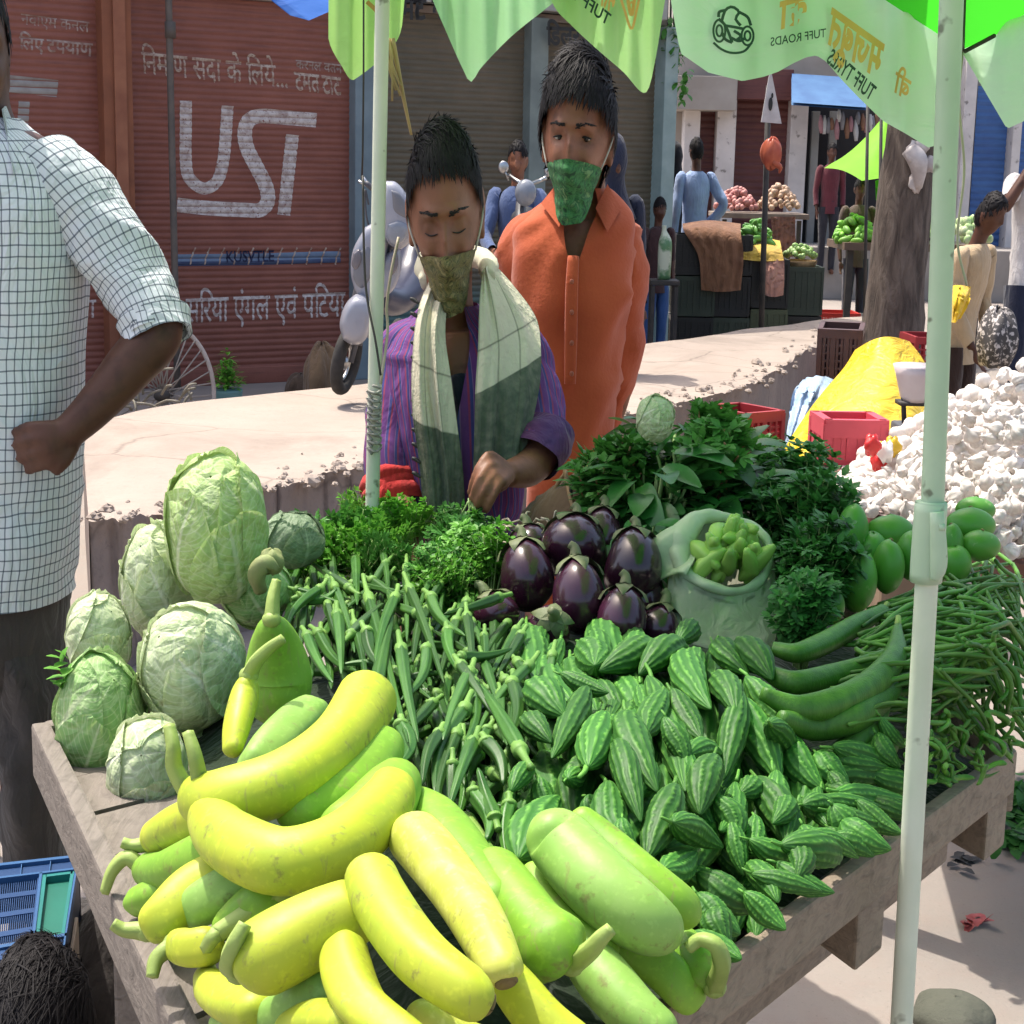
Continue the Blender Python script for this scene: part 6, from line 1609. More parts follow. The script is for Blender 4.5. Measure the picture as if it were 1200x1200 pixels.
cor = [herb_mesh('coriander_bunch', s, 44, .13, .065, .0042, .013, [M_leaf_b if s != 2 else M_leaf_m, M_stem], bare=.3) for s in (1, 2, 3)]
def put_herb(me, p, tilt, label, cat, group, s=1.0, rz=None, name='herb_bunch'):
    o = bpy.data.objects.new(name, me); COL.objects.link(o); o.location = p; o.rotation_euler = (tilt[0], tilt[1], RN.uniform(0, 6.28) if rz is None else rz); o.scale = (s, s, s); tag(o, label, cat, group); return o
for k, (x, y) in enumerate(((345, 690), (375, 670), (410, 650), (445, 640), (400, 690), (440, 680), (480, 670), (515, 680), (545, 690), (470, 700), (505, 710), (545, 720), (375, 695), (425, 665), (575, 710), (490, 650), (530, 665), (395, 640))):
    put_herb(cor[k % 3], hp(x, y + 12, -.055), (RN.uniform(-.9, .0), RN.uniform(-.6, .6)), 'bunch of bright fresh coriander behind the okra', 'coriander', 'fresh coriander bunches behind the okra', RN.uniform(.68, .9), name='coriander_bunch')
dk = [herb_mesh('fenugreek_bunch', 20 + s, 60, .21, .06, .0065, .019, [M_leaf_d, M_stem], bare=.1) for s in range(2)]
for k, (x, y, s) in enumerate(((925, 640, .95), (950, 690, .95), (938, 650, 1.1), (952, 640, 1.0), (905, 600, .95), (946, 725, .72), (950, 700, .8), (900, 575, 1.0), (945, 610, 1.15))):
    p = at_z(x - 8, y + 72, .87); put_herb(dk[k % 2], p, (RN.uniform(-.18, .12), RN.uniform(-.10, .10)), 'tall dark green herb bunch standing behind the plastic bag', 'herb bunch', 'dark herb bunches behind the plastic bag', s * .86, name='fenugreek_bunch')
def spinach_mesh(seed, n=46, h=.19, L=.062, W=.017):
    r = random.Random(seed); m = MB()
    for k in range(n):
        a = r.uniform(0, 6.28); q = math.sqrt(r.random()); top = np.array([.07 * q * math.cos(a), .07 * q * math.sin(a), h * r.uniform(.45, .85)])
        C = spline([(top[0] * .2, top[1] * .2, 0), top * [.6, .6, .55], top], 6); m.tube(C, .0022, 5, mi=1)
        d = np.array([math.cos(a) * (q + .25), math.sin(a) * (q + .25), r.uniform(-.5, .9)]); leaf(m, top, d, (.05, .1, 1.01), L * r.uniform(.7, 1.2), W * r.uniform(.7, 1.1), r.uniform(.2, .8), n=7, cup=.3)
    return mesh_of('spinach_bunch', m, [M_leaf_s, M_stem])
M_leaf_s = leafmat('glossy_spinach_leaf', (.06, .235, .045), (.034, .15, .03), .35, .22, .2, .5)
sp_ = [spinach_mesh(s) for s in range(3)]
for k, (x, y, yy, s) in enumerate(((755, 590, 2.3, 1.0), (800, 580, 2.34, 1.1), (775, 545, 2.42, 1.0), (830, 560, 2.4, 1.0), (745, 620, 2.24, .8), (850, 590, 2.34, .9), (790, 625, 2.26, .9), (835, 625, 2.28, .9), (725, 600, 2.3, .7))):
    put_herb(sp_[k % 3], at_y(x, y + 88, yy), (RN.uniform(-.5, .1), RN.uniform(-.3, .3)), 'bunch of large glossy dark spinach leaves behind the eggplants', 'spinach', 'spinach bunches behind the eggplants', s, name='spinach_bunch')
rd = herb_mesh('amaranth_bunch', 77, 36, .13, .06, .007, .02, [M_leaf_m, mat('reddish_stem', (.30, .12, .06), (.2, .14, .05), 12)], bare=.4, thick=.0022)
for x, y in ((700, 600), (735, 610), (715, 575), (820, 540), (845, 555)): put_herb(rd, at_y(x, y + 35, 2.34), (RN.uniform(-.5, .2), RN.uniform(-.4, .4)), 'loose leafy bunch with reddish stems beside the jute bag', 'greens', 'reddish stemmed greens by the jute bag', .9, name='amaranth_bunch')
# jute bag with a printed ring behind the eggplants
m = MB(); c = at_y(702, 585, 2.46)
m.tube([c + [-.10, 0, -.05], c + [-.05, -.02, -.02], c + [.0, -.02, .0], c + [.06, 0, .02], c + [.10, .02, .04]], [.03, .05, .055, .05, .03], 22, ry=[.035, .06, .07, .06, .03], m=26, fold=(.006, 9, 5, 4))
jb = thing('jute_bag', c - [0, 0, .08], 'faded brown printed jute bag slumped behind the eggplants', 'bag'); part('body', m, M_jute, jb)
m = MB(); cc = at_y(678, 578, 2.36)
m.tube([cc + [.011 * math.cos(t), -.002 * math.cos(t), .016 * math.sin(t)] for t in np.linspace(0, 2 * PI, 25)], .0028, 6, caps=False); part('printed_ring', m, M_black, jb)
m = MB(); m.tube([at_y(662, 552, 2.40), at_y(668, 580, 2.36), at_y(677, 612, 2.33)], .0035, 6, m=12); m.tube([at_y(656, 600, 2.4), at_y(650, 575, 2.41), at_y(664, 552, 2.4)], .003, 6, m=12); part('cord', m, mat('tan_cord', (.40, .25, .12), None, 9), jb)
m = MB()
for k in range(40):
    a = at_y(RN.uniform(600, 650), RN.uniform(610, 660), 2.28); b = a + RG.normal(size=3) * [.02, .02, .012]; m.tube([a, (a + b) / 2 + [0, 0, .006], b], .0016, 4)
single('dry_roots', m, mat('pale_dry_root', (.5, .42, .32), (.36, .30, .2), 9), 'small tangle of pale dry roots at the back of the purple heap', 'roots', kind='stuff')

# ---------------- plastic bag with green pods
n = N('milky_plastic'); co = n.coords(rnd=False); f = n.noise(co, 6, 5, .6, 1.0)
n.base((.62, .72, .52)); n.b.inputs['Roughness'].default_value = .3; n.b.inputs['Specular IOR Level'].default_value = .4
n.bump(n.noise(n.coords(stretch=(3, 3, 1), rnd=False), 14, 4, .5, 1.2), .6, .015)
tp = n.nd('ShaderNodeBsdfTransparent'); tp.inputs[0].default_value = (.8, .92, .75, 1); tl = n.nd('ShaderNodeBsdfTranslucent'); tl.inputs[0].default_value = (.62, .74, .5, 1)
m1 = n.nd('ShaderNodeMixShader'); m1.inputs[0].default_value = .35; n.ln(n.b.outputs[0], m1.inputs[1]); n.ln(tl.outputs[0], m1.inputs[2])
m2 = n.nd('ShaderNodeMixShader'); n.ln(n.ramp(f, [(.35, (.36, .36, .36)), (.65, (.66, .66, .66))]), m2.inputs[0]); n.ln(tp.outputs[0], m2.inputs[1]); n.ln(m1.outputs[0], m2.inputs[2]); n.ln(m2.outputs[0], n.out.inputs[0]); M_bag = n.m
M_rim = mat('milky_plastic_rim', (.58, .68, .46), (.48, .60, .38), 9, rough=.35, transl=.35, bump=.4, bscale=40, bdist=.006)
bag = thing('plastic_bag', at_y(858, 782, 1.97), 'milky plastic bag with a rolled rim, full of green pods', 'bag')
BS = spline(np.array([(860, 782, 1.985, 10, .012, 0), (859, 770, 1.99, 36, .036, .05), (853, 742, 2.0, 58, .060, .15), (846, 706, 2.03, 66, .068, .40), (847, 672, 2.05, 63, .064, .58), (849, 648, 2.06, 54, .062, .68)], float), 44)
nt = 72; th = np.linspace(0, 2 * PI, nt, endpoint=False); G = np.zeros((44, nt, 3)); wv = wob(np.linspace(0, 1, 44), th, .0042, 1.6, 9, 31)
for i in range(44):
    px, py, yy, rx_, ry_, tl_ = BS[i]; c = at_y(px, py, yy)
    bdir = np.array([0, math.cos(tl_), math.sin(tl_)])
    for j in range(nt): G[i, j] = c + np.array([1, 0, 0]) * math.cos(th[j]) * (rx_ * mpp(yy) + wv[i, j]) + bdir * math.sin(th[j]) * (ry_ + wv[i, j])
m = MB(); m.grid(G, closed=True); part('bag_body', m, M_bag, bag)
Mc = at_y(849, 648, 2.06); tl_ = .68; sx_ = np.array([1.0, 0, 0]); sy_ = np.array([0, math.cos(tl_), math.sin(tl_)]); ax = np.array([0, -math.sin(tl_), math.cos(tl_)])
tt_ = np.linspace(0, 2 * PI, 100)
m = MB(); m.tube([G[-1][int(t / (2 * PI) * nt) % nt] * .4 + (Mc + sx_ * math.cos(t) * .0545 + sy_ * math.sin(t) * .060) * .6 + ax * .004 * math.sin(3 * t + 1) for t in tt_], [.0062 + .011 * max(0, -math.cos(t + .35)) ** 3 for t in tt_], 12, caps=False, fold=(.0022, 40, 3, 5)); part('rolled_rim', m, M_rim, bag)
m = MB(); fl = np.array([[Mc + sx_ * (-.050 - .045 * v + .012 * math.sin(4 * u + 2 * v)) + sy_ * ((u - .55) * .075 * (1 - .25 * v)) + ax * (.010 - .030 * v ** 1.5 + .006 * math.sin(9 * u + 3 * v)) for u in np.linspace(0, 1, 20)] for v in np.linspace(0, 1, 12)]); m.grid(fl); m.grid(fl - ax * .003); part('side_flap', m, M_rim, bag)
def pod_mesh(seed):
    s = np.linspace(0, 1, 14); m = MB(); m.tube(np.column_stack([.006 * np.sin(PI * s), 0 * s, s * .07]), .0105 * np.sin(PI * (s * .92 + .04)) ** .7 + .0006, 14, prof=lambda t, th: 1 + .10 * np.cos(4 * th)[None, :] * np.ones((len(t), 1)))
    return mesh_of('green_pod', m, mat('pale_green_pod', (.30, .48, .09), (.19, .37, .06), 16, rough=.45, rnd=.2))
pm = pod_mesh(1)
for k in range(36):
    if k < 26: a = Mc + ax * .006 + sx_ * RN.uniform(-.028, .038) + sy_ * RN.uniform(-.035, .035); d = ax * .8 + RG.normal(size=3) * .55
    else: a = at_y(RN.uniform(832, 878), RN.uniform(712, 758), 2.05 + RN.uniform(-.01, .015)); d = np.array([RN.uniform(-1, 1), RN.uniform(-.3, .3), RN.uniform(-1, 1)])
    d /= np.linalg.norm(d); o = bpy.data.objects.new('green_pod', pm); COL.objects.link(o); place(o, a - d * .03, a + d * .035, .07, 1, RN.uniform(0, 6)); tag(o, 'pale green pod inside the milky plastic bag', 'pod', 'green pods in the plastic bag')
# ------------------------------------------------------------------ umbrellas over the cart
def canopy_mat(name, c1, c2, tl=.5):
    n = N(name); co = n.coords(rnd=False); f = n.noise(co, 3, 5); g = n.noise(n.coords(stretch=(2, 2, 8), rnd=False), 3, 4, .5, 1.5)
    c = n.ramp(f, [(.3, c1), (.7, c2)]); n.base(c); n.b.inputs['Roughness'].default_value = .6; n.b.inputs['Specular IOR Level'].default_value = .25
    n.bump(g, .35, .02)
    tr = n.nd('ShaderNodeBsdfTranslucent'); n.ln(c, tr.inputs[0]); mx = n.nd('ShaderNodeMixShader'); mx.inputs[0].default_value = tl
    n.ln(n.b.outputs[0], mx.inputs[1]); n.ln(tr.outputs[0], mx.inputs[2]); n.ln(mx.outputs[0], n.out.inputs[0]); return n.m
M_can = canopy_mat('green_canopy_cloth', (.30, .58, .20), (.26, .52, .18))
M_canp = canopy_mat('pale_green_valance', (.62, .84, .60), (.54, .78, .56), .55)
M_canb = canopy_mat('bright_green_canopy', (.06, .55, .03), (.05, .50, .02), .6)
M_pole = mat('pale_green_paint', (.46, .56, .42), (.36, .47, .34), 7, rough=.45, bump=.2, spots=(34, (.16, .18, .13), .64, .70))
M_polew = mat('whitish_green_paint', (.62, .65, .53), (.52, .56, .43), 7, rough=.5, bump=.2, spots=(30, (.22, .22, .16), .66, .72))
M_orange = mat('orange_print', (.75, .46, .14), (.68, .40, .12), 14, rough=.7)
M_print = mat('dark_green_print', (.012, .05, .035), (.02, .07, .05), 14, rough=.7)

def surf_print(name, mb, yf, m, parent, lift=.004):
    V = np.vstack(mb.V); mb2 = bisected(mb, (1, 0, 0), 3.0, V[:, 0].min(), V[:, 0].max())
    mb2.xf(lambda v: np.array([at_y(x, y, yf(x) - lift) for x, y, _ in v]))
    return part(name, mb2, m, parent, smooth=False)

# right umbrella
pb = [at_y(1117, -60, 1.43), at_y(1115, 0, 1.43), at_y(1094, 560, 1.425), at_y(1086, 680, 1.42), at_y(1057, 1190, 1.41)]
dirp = (pb[4] - pb[3]) / (pb[3][2] - pb[4][2]); foot = pb[4] + dirp * pb[4][2]
ub = thing('market_umbrella', foot, 'large pale green printed umbrella on a thick pale green pole at the right', 'umbrella')
upd = (pb[1] - pb[2]) / (pb[1][2] - pb[2][2]); apex = pb[1] + upd * (2.22 - pb[1][2])
m = MB(); m.tube([pb[2] - (pb[1] - pb[2]) * .1, pb[2], pb[1], apex], .0098, 20, m=30); part('upper_pole', m, M_pole, ub)
m = MB(); m.tube([foot, pb[4], pb[3], pb[3] + (pb[2] - pb[3]) * .2], .0098, 20, m=30); part('lower_pole', m, M_polew, ub)
m = MB(); a = at_y(1091, 592, 1.42); b = at_y(1085, 678, 1.42); m.tube([a, a * .97 + b * .03, b * .97 + a * .03, b], [.0125, .0138, .0138, .0125], 20, m=12); m.tube([at_y(1098, 600, 1.405), at_y(1100, 660, 1.405), at_y(1095, 680, 1.405)], [.006, .0075, .004], 10, m=10); m.tube([at_y(1100, 618, 1.40), at_y(1107, 618, 1.40)], .003, 8); part('collar', m, M_pole, ub)
# rim of the canopy: points in the place, height from the photograph at the far side
rimB = [at_y(1128, 58, 2.30), at_y(1010, -18, 2.18), at_y(880, -100, 2.0), at_y(720, -260, 1.72)]
rimB = [np.array(p) for p in rimB]
rimR = [np.array((rimB[0][0] + .17, 2.16, 1.70)), np.array((.84, 1.75, 1.78)), np.array((.98, 1.2, 1.82)), np.array((.78, .78, 1.84)), np.array((.42, .66, 1.84)), np.array((.20, .90, 1.86))]  # unseen near rim, its extent chosen for the shade on the cart
rim = [rimB[0]] + rimR + [rimB[3], rimB[2], rimB[1], rimB[0]]
G = []
for i in range(len(rim) - 1):
    for t in np.linspace(0, 1, 10, endpoint=False):
        e = rim[i] * (1 - t) + rim[i + 1] * t; e = e + (apex - e) * .03 * math.sin(PI * t)
        G.append([apex * (1 - s) + e * s + np.array([0, 0, .05 * math.sin(PI * s) - .02 * math.sin(PI * t) * s]) for s in np.linspace(0.01, 1, 16)])
G.append(G[0]); m = MB(); m.grid(np.array(G)); can = part('canopy', m, M_canb, ub)
for i in (0, 1, 2, 3, 4, 5, 6, 7, 8):
    m = MB(); e = rim[i]; m.tube([apex - [0, 0, .02], apex * .5 + e * .5 + [0, 0, .035], e - [0, 0, .004]], .0032, 6, m=12); part('rib', m, M_dark, ub)
m = MB(); e = rim[0]; m.tube([at_y(1110, -60, 1.45), e], .003, 6); m.tube([at_y(1131, 60, 2.28), at_y(1150, 50, 2.24), at_y(1165, 42, 2.2)], .003, 6); part('strut', m, M_dark, ub)
m = MB(); m.tube([at_y(1128, 60, 2.29), at_y(1124, 120, 2.28), at_y(1130, 200, 2.28), at_y(1122, 280, 2.28), at_y(1133, 335, 2.28)], .0018, 5, m=30); part('cord', m, mat('pale_cord', (.45, .42, .3), None, 9), ub)
def yB(px): return float(np.interp(px, [740, 880, 1010, 1128, 1200, 1330], [1.75, 2.0, 2.18, 2.30, 2.22, 2.0])) - .004 + .018 * math.sin(px * .045) + .012 * math.sin(px * .11 + 1)
xs_t = np.linspace(779, 1127, 90)
top = np.interp(xs_t, [720, 880, 1010, 1128], [-260, -100, -18, 58]) - 2
bot = np.interp(xs_t, [779, 786, 797, 830, 870, 895, 912, 930, 945, 957, 968, 985, 1005, 1035, 1062, 1088, 1098, 1108, 1118, 1127], [-60, 0, 62, 85, 95, 90, 84, 74, 67, 65, 72, 92, 113, 142, 157, 173, 170, 150, 110, 66])
P = np.array([[at_y(x, a * (1 - v) + b * v, yB(x) - .03 * v) for v in np.linspace(0, 1, 16)] for x, a, b in zip(xs_t, top, bot)])
m = MB(); m.grid(P); val = part('valance', m, M_canp, ub)
xs2 = np.linspace(1129, 1330, 50); top2 = np.interp(xs2, [1128, 1330], [58, -70]); bot2 = np.interp(xs2, [1129, 1150, 1180, 1200, 1240, 1330], [64, 100, 151, 142, 100, 20])
P2 = np.array([[at_y(x, a * (1 - v) + b * v, yB(x) - .03 * v) for v in np.linspace(0, 1, 12)] for x, a, b in zip(xs2, top2, bot2)])
m = MB(); m.grid(P2); part('valance', m, M_canp, ub)
yBp = lambda x: yB(x) - .03
surf_print('lettering', fit(glyphs('TUFF TYRES', mirror=True, bold=.02), (968, 72), (1020, 118), (976, 56)), yBp, M_print, val, .006)
surf_print('lettering', fit(glyphs('TUFF ROADS', mirror=True, bold=.01), (903, 54), (968, 43), (903, 44)), yBp, M_print, val, .006)
def mir(mb):
    V = np.vstack(mb.V); mx = V[:, 0].max(); return mb.xf(lambda v: v * [-1, 1, 1] + [mx, 0, 0])
surf_print('lettering', fit(mir(dn([['म', 'ज', 'ब', 'ू', 'त']], .2, .035)), (968, 48), (1030, 92), (975, 8)), yBp, M_orange, val, .006)
surf_print('lettering', fit(mir(dn([['क', 'ा']], .2, .035)), (912, 34), (946, 24), (914, 2)), yBp, M_orange, val, .006)
surf_print('lettering', fit(mir(dn([['ब', 'ी']], .2, .02)), (1046, 106), (1064, 118), (1052, 74)), yBp, M_orange, val, .006)
lg = MB()
for (cx, cy, rx_, ry_) in ((843, 36, 7, 13), (876, 42, 7, 11)):
    for q in (1.0, .5): stroke(lg, [(cx + rx_ * q * math.cos(t), cy + ry_ * q * math.sin(t)) for t in np.linspace(0, 2 * PI, 24)], 2.6)
for st_ in ([(842, 22), (850, 30), (856, 44), (858, 50)], [(850, 30), (862, 32), (872, 34)], [(856, 44), (866, 48), (874, 44)], [(846, 24), (850, 12), (858, 8), (866, 14), (862, 22), (868, 30)], [(842, 20), (843, 14), (850, 12)], [(858, 50), (850, 46), (846, 38)], [(860, 36), (868, 42), (862, 48)], [(866, 14), (876, 20), (880, 30)]): stroke(lg, st_, 3.4, 12)
stroke(lg, [(836, 50), (846, 58), (858, 62), (872, 60), (881, 50)], 2.8, 20)
lg.xf(lambda v: v)
surf_print('logo', lg, yBp, M_print, val, .006)

# left umbrella
pa = [at_y(447.6, 30, 2.47), at_y(447, 60, 2.47), at_y(442.5, 300, 2.46), at_y(437, 560, 2.45)]
da = (pa[3] - pa[2]) / (pa[2][2] - pa[3][2]); fa = pa[3] + da * pa[3][2]; apA = pa[0] + (pa[0] - pa[1]) / (pa[0][2] - pa[1][2]) * (2.25 - pa[0][2])
apA2 = apA + np.array([.20, -.1, -.02])
ua = thing('market_umbrella', fa, 'green umbrella with hanging pointed flaps on a thin pale pole behind the cart', 'umbrella')
m = MB(); m.tube([fa, pa[3], pa[2], pa[1], apA], .0102, 18, m=40); part('pole', m, M_polew, ua)
flaps = [([(386, -40), (388, 0), (385, 46), (402, 80), (411, 93), (420, 90), (445, 70), (468, 42), (474, 0), (478, -40)], 2.78, 389, 475),
         ([(492, -40), (507, 0), (525, 42), (541, 78), (552, 96), (565, 78), (600, 42), (640, 10), (662, -8), (700, -40)], 2.74, 505, 690),
         ([(636, -40), (648, 5), (672, 32), (700, 58), (730, 84), (756, 109), (768, 70), (776, 20), (781, -10), (784, -40)], 2.66, 650, 782)]
ridge = []
for k, (pl_, yy, xa, xb) in enumerate(flaps):
    q = np.array(pl_, float); q = spline(q, 70)
    x = np.unique(np.concatenate([np.linspace(q[:, 0].min() + .5, q[:, 0].max() - .5, 46)]))
    lowest = [];
    for xx in x:
        ys_ = [q[i, 1] + (q[i + 1, 1] - q[i, 1]) * (xx - q[i, 0]) / (q[i + 1, 0] - q[i, 0]) for i in range(69) if (q[i, 0] - xx) * (q[i + 1, 0] - xx) <= 0 and q[i, 0] != q[i + 1, 0]]
        lowest.append(max(ys_) if ys_ else -40)
    yf = lambda xx, yy=yy, k=k: yy + .012 * math.sin(xx * .09 + k) + .01 * math.sin(xx * .21 + 2 * k)
    P = np.array([[at_y(xx, -46 * (1 - v) + lo * v, yf(xx) - .02 * v * math.sin(xx * .05)) for v in np.linspace(0, 1, 14)] for xx, lo in zip(x, lowest)])
    m = MB(); m.grid(P); fl = part('flap', m, (canopy_mat('yellow_green_flap', (.42, .68, .22), (.34, .60, .18), .5), canopy_mat('sea_green_flap', (.38, .66, .36), (.34, .60, .32), .5), canopy_mat('light_green_flap', (.45, .72, .30), (.40, .66, .26), .5))[k], ua)
    if k == 0:
        lg = MB(); stroke(lg, [(430, 2), (442, 14), (446, 28), (450, 44)], 5, 16); stroke(lg, [(440, -10), (448, 6), (446, 24)], 6, 12); surf_print('red_print', lg, lambda x: yf(x) - .02, mat('rusty_print', (.45, .22, .05), (.36, .26, .06), 9), fl, .008)
        m = MB(); m.tube([at_y(426, -45, yy - .03), at_y(426, 90, yy - .03), at_y(425, 180, yy - .03), at_y(424, 210, yy - .02)], .0016, 5); part('string', m, M_dark, ua)
        m = MB()
        for q_ in range(7): m.tube([at_y(456, 45, yy - .02), at_y(458 + RN.uniform(-6, 4), 70, yy - .03), at_y(462 + RN.uniform(-12, 10), 100 + RN.uniform(0, 20), yy - .03)], .002, 5, m=8)
        m.tube([at_y(460, 45, yy - .02), at_y(470, 100, yy - .02), at_y(482, 158, yy)], [.004, .0035, .002], 6, m=12); part('straw_tie', m, mat('dry_straw', (.42, .30, .12), (.3, .22, .1), 9), ua)
    if k == 2:
        surf_print('lettering', fit(glyphs('TUFF TYRES', mirror=True, bold=.02), (640, -27), (712, 30), (645, -40)), lambda x: yf(x) - .02, M_print, fl, .010)
        surf_print('lettering', fit(mir(dn([['म', 'त']], .2, .035)), (703, 4), (720, 16), (706, -28)), lambda x: yf(x) - .02, M_orange, fl, .010)
        lg = MB(); stroke(lg, [(726, -6), (732, 12), (740, 34), (746, 12), (750, -6)], 3, 20); stroke(lg, [(735, -4), (740, 18), (744, -4)], 4, 12); stroke(lg, [(736, 8), (740, 2), (743, 8), (740, 14), (736, 8)], 2.5); surf_print('lettering', lg, lambda x: yf(x) - .02, M_orange, fl, .010)
rA = [at_y(386, -46, 2.78), at_y(478, -46, 2.78), at_y(492, -46, 2.74), at_y(700, -46, 2.70), at_y(784, -46, 2.66), np.array((.42, 2.35, 1.90)), np.array((.45, 1.85, 1.92)), np.array((.22, 1.62, 1.93)), np.array((-.02, 1.75, 1.95)), np.array((-.12, 2.05, 1.96)), np.array((-.26, 2.35, 1.92))]  # unseen near part of the rim shaped so its shade clears the cabbages
rA.append(rA[0]); G = []
for i in range(len(rA) - 1):
    for t in np.linspace(0, 1, 8, endpoint=False):
        e = rA[i] * (1 - t) + rA[i + 1] * t
        G.append([apA2 * (1 - s) + e * s + np.array([0, 0, .05 * math.sin(PI * s)]) for s in np.linspace(0.01, 1, 14)])
G.append(G[0]); m = MB(); m.grid(np.array(G)); part('canopy', m, M_can, ua)
m = MB()
for k in range(9):
    a = k / 8; y0 = 452 + 66 * a
    m.tube([at_y(437, y0, 2.43), at_y(447, y0 + 4, 2.44), at_y(440, y0 + 9 + 3 * math.sin(k), 2.425), at_y(430, y0 + 6, 2.44), at_y(436, y0 + 14, 2.43)], .0022, 5, m=10)
part('wire_binding', m, mat('grey_wire', (.28, .27, .24), None, 9), ua)
m = MB(); m.tube([at_y(425, 206, 2.5), at_y(428, 330, 2.46), at_y(440, 400, 2.43), at_y(446, 440, 2.42)], .0018, 5, m=20); part('string', m, M_dark, ua)
m = MB(); m.tube([at_y(467, 278, 2.5), at_y(458, 320, 2.48), at_y(453, 360, 2.47), at_y(454, 390, 2.46), at_y(446, 450, 2.44)], .0022, 5, m=20); part('cord', m, mat('cream_cord', (.5, .42, .32), None, 9), ua)
# corner of a blue umbrella further left
bu = thing('market_umbrella', at_y(-60, -80, 3.4) * [1, 1, 0], 'blue umbrella of which only a corner hangs into the top of the picture', 'umbrella')
ap = at_y(-60, -300, 3.4); rm = [at_y(325, -10, 3.3), at_y(340, 18, 3.2), at_y(362, 24, 3.2), at_y(385, 14, 3.25), at_y(395, -60, 3.5), at_y(330, -200, 4.0), at_y(-100, -250, 4.4), at_y(-300, -120, 3.6), at_y(100, -60, 3.0)]; rm.append(rm[0])
m = MB(); G = np.array([[ap * (1 - s) + (rm[i] * (1 - t) + rm[i + 1] * t) * s for s in np.linspace(.02, 1, 10)] for i in range(9) for t in np.linspace(0, 1, 6, endpoint=False)] + [[ap * (1 - s) + rm[0] * s for s in np.linspace(.02, 1, 10)]])
m.grid(G); part('canopy', m, canopy_mat('blue_canopy', (.05, .17, .58), (.06, .2, .62), .4), bu)
m = MB(); m.tube([ap, ap * [1, 1, 0] + [0, .0, 0]], .012, 10); part('pole', m, M_polew, bu)
# stone and litter at the lower right
c = at_z(1126, 1212, .02)
m = MB(); m.ell(c + [0, .05, .0], (.070, .08, .045), nu=22, nv=30, fn=lambda ph, th: 1 + (.07 * np.sin(3 * th + 1) + .05 * np.sin(5 * th + 3 * ph)) * np.sin(ph) ** 2); m.xf(lambda v: np.column_stack([v[:, :2], np.maximum(v[:, 2], .003)]))
single('stone', m, concrete('grey_green_stone', (.09, .095, .075), (.13, .13, .105), .7), 'flat grey green stone on the ground beside the pale pole', 'stone')  # grey green base with random darker patches
def litter(nm, mt, pts, lab, cat, seed):
    r = random.Random(seed); m = MB()
    for (x, y, n_, sp, l) in pts:
        for k in range(n_):
            p = at_z(x + r.gauss(0, sp), y + r.gauss(0, sp * .6), .01); p[2] = .005 + r.random() * .02 * (n_ > 20)
            leaf(m, p, (r.uniform(-1, 1), r.uniform(-1, 1), r.uniform(-.05, .5)), (0, 0, 1.01), l * r.uniform(.6, 1.2), l * .3, r.uniform(0, .5))
    return single(nm, m, mt, lab, cat, kind='stuff')
litter('leaf_litter', M_leaf_d, [(1180, 945, 160, 18, .05), (1195, 985, 70, 12, .045)], 'dark leaf waste lying on the road at the right edge', 'leaves', 3)
litter('pink_litter', mat('pink_scrap', (.45, .10, .10), (.3, .06, .05), 9), [(1140, 1078, 12, 8, .03)], 'small pink scraps on the shaded road right of the pole', 'litter', 4)
litter('dark_litter', mat('dark_scrap', (.03, .03, .03), None, 9), [(1128, 1006, 9, 7, .04), (1118, 960, 4, 4, .03), (1158, 992, 4, 4, .03)], 'few dark peelings on the shaded road right of the pole', 'litter', 5)
# ------------------------------------------------------------------ the people close to the cart
def rings(mb, secs, n=56, m=48, gap=None, fold=None, close_top=False, sq_=.85, mi=0, twist=0):
    """horizontal rings (px, py, half width px, half depth m, Y); gap(s) opens the front"""
    R3 = []
    for px, py, hw, dp, y in secs:
        c = at_y(px, py, y); R3.append((*c, hw * mpp(y), dp))
    Q = spline(np.array(R3), m); s = np.linspace(0, 1, m)
    L = np.concatenate([[0], np.cumsum(np.linalg.norm(np.diff(Q[:, :3], axis=0), axis=1))])
    P = np.zeros((m, n + 1, 3)); uv = np.zeros((m, n + 1, 2))
    W = wob(L, np.linspace(0, 2 * PI, n + 1), 1, fold[1], fold[2], fold[3], 9) * fold[0] if fold else np.zeros((m, n + 1))
    for i in range(m):
        g = gap(s[i]) if gap else 0.0
        th = np.linspace(g, 2 * PI - g, n + 1)
        sx, cx = np.sin(th), np.cos(th)
        ax_, ay_ = np.sign(sx) * np.abs(sx) ** sq_, np.sign(cx) * np.abs(cx) ** sq_
        P[i, :, 0] = Q[i, 0] + ax_ * (Q[i, 3] + W[i]); P[i, :, 1] = Q[i, 1] - ay_ * (Q[i, 4] + W[i]); P[i, :, 2] = Q[i, 2]
        uv[i, :, 0] = (th - PI) * (Q[:, 3].mean() + Q[:, 4].mean()) / 2 * 1.0; uv[i, :, 1] = L[i]
    mb.grid(P, mi, uv); return P
def fsurf(X, Z):
    q = max(.02, 1 - (X / .078) ** 2 - (Z / .12) ** 2); d = np.array([[X / .078, -math.sqrt(q), Z / .12]]); return head_pt(d)[0]
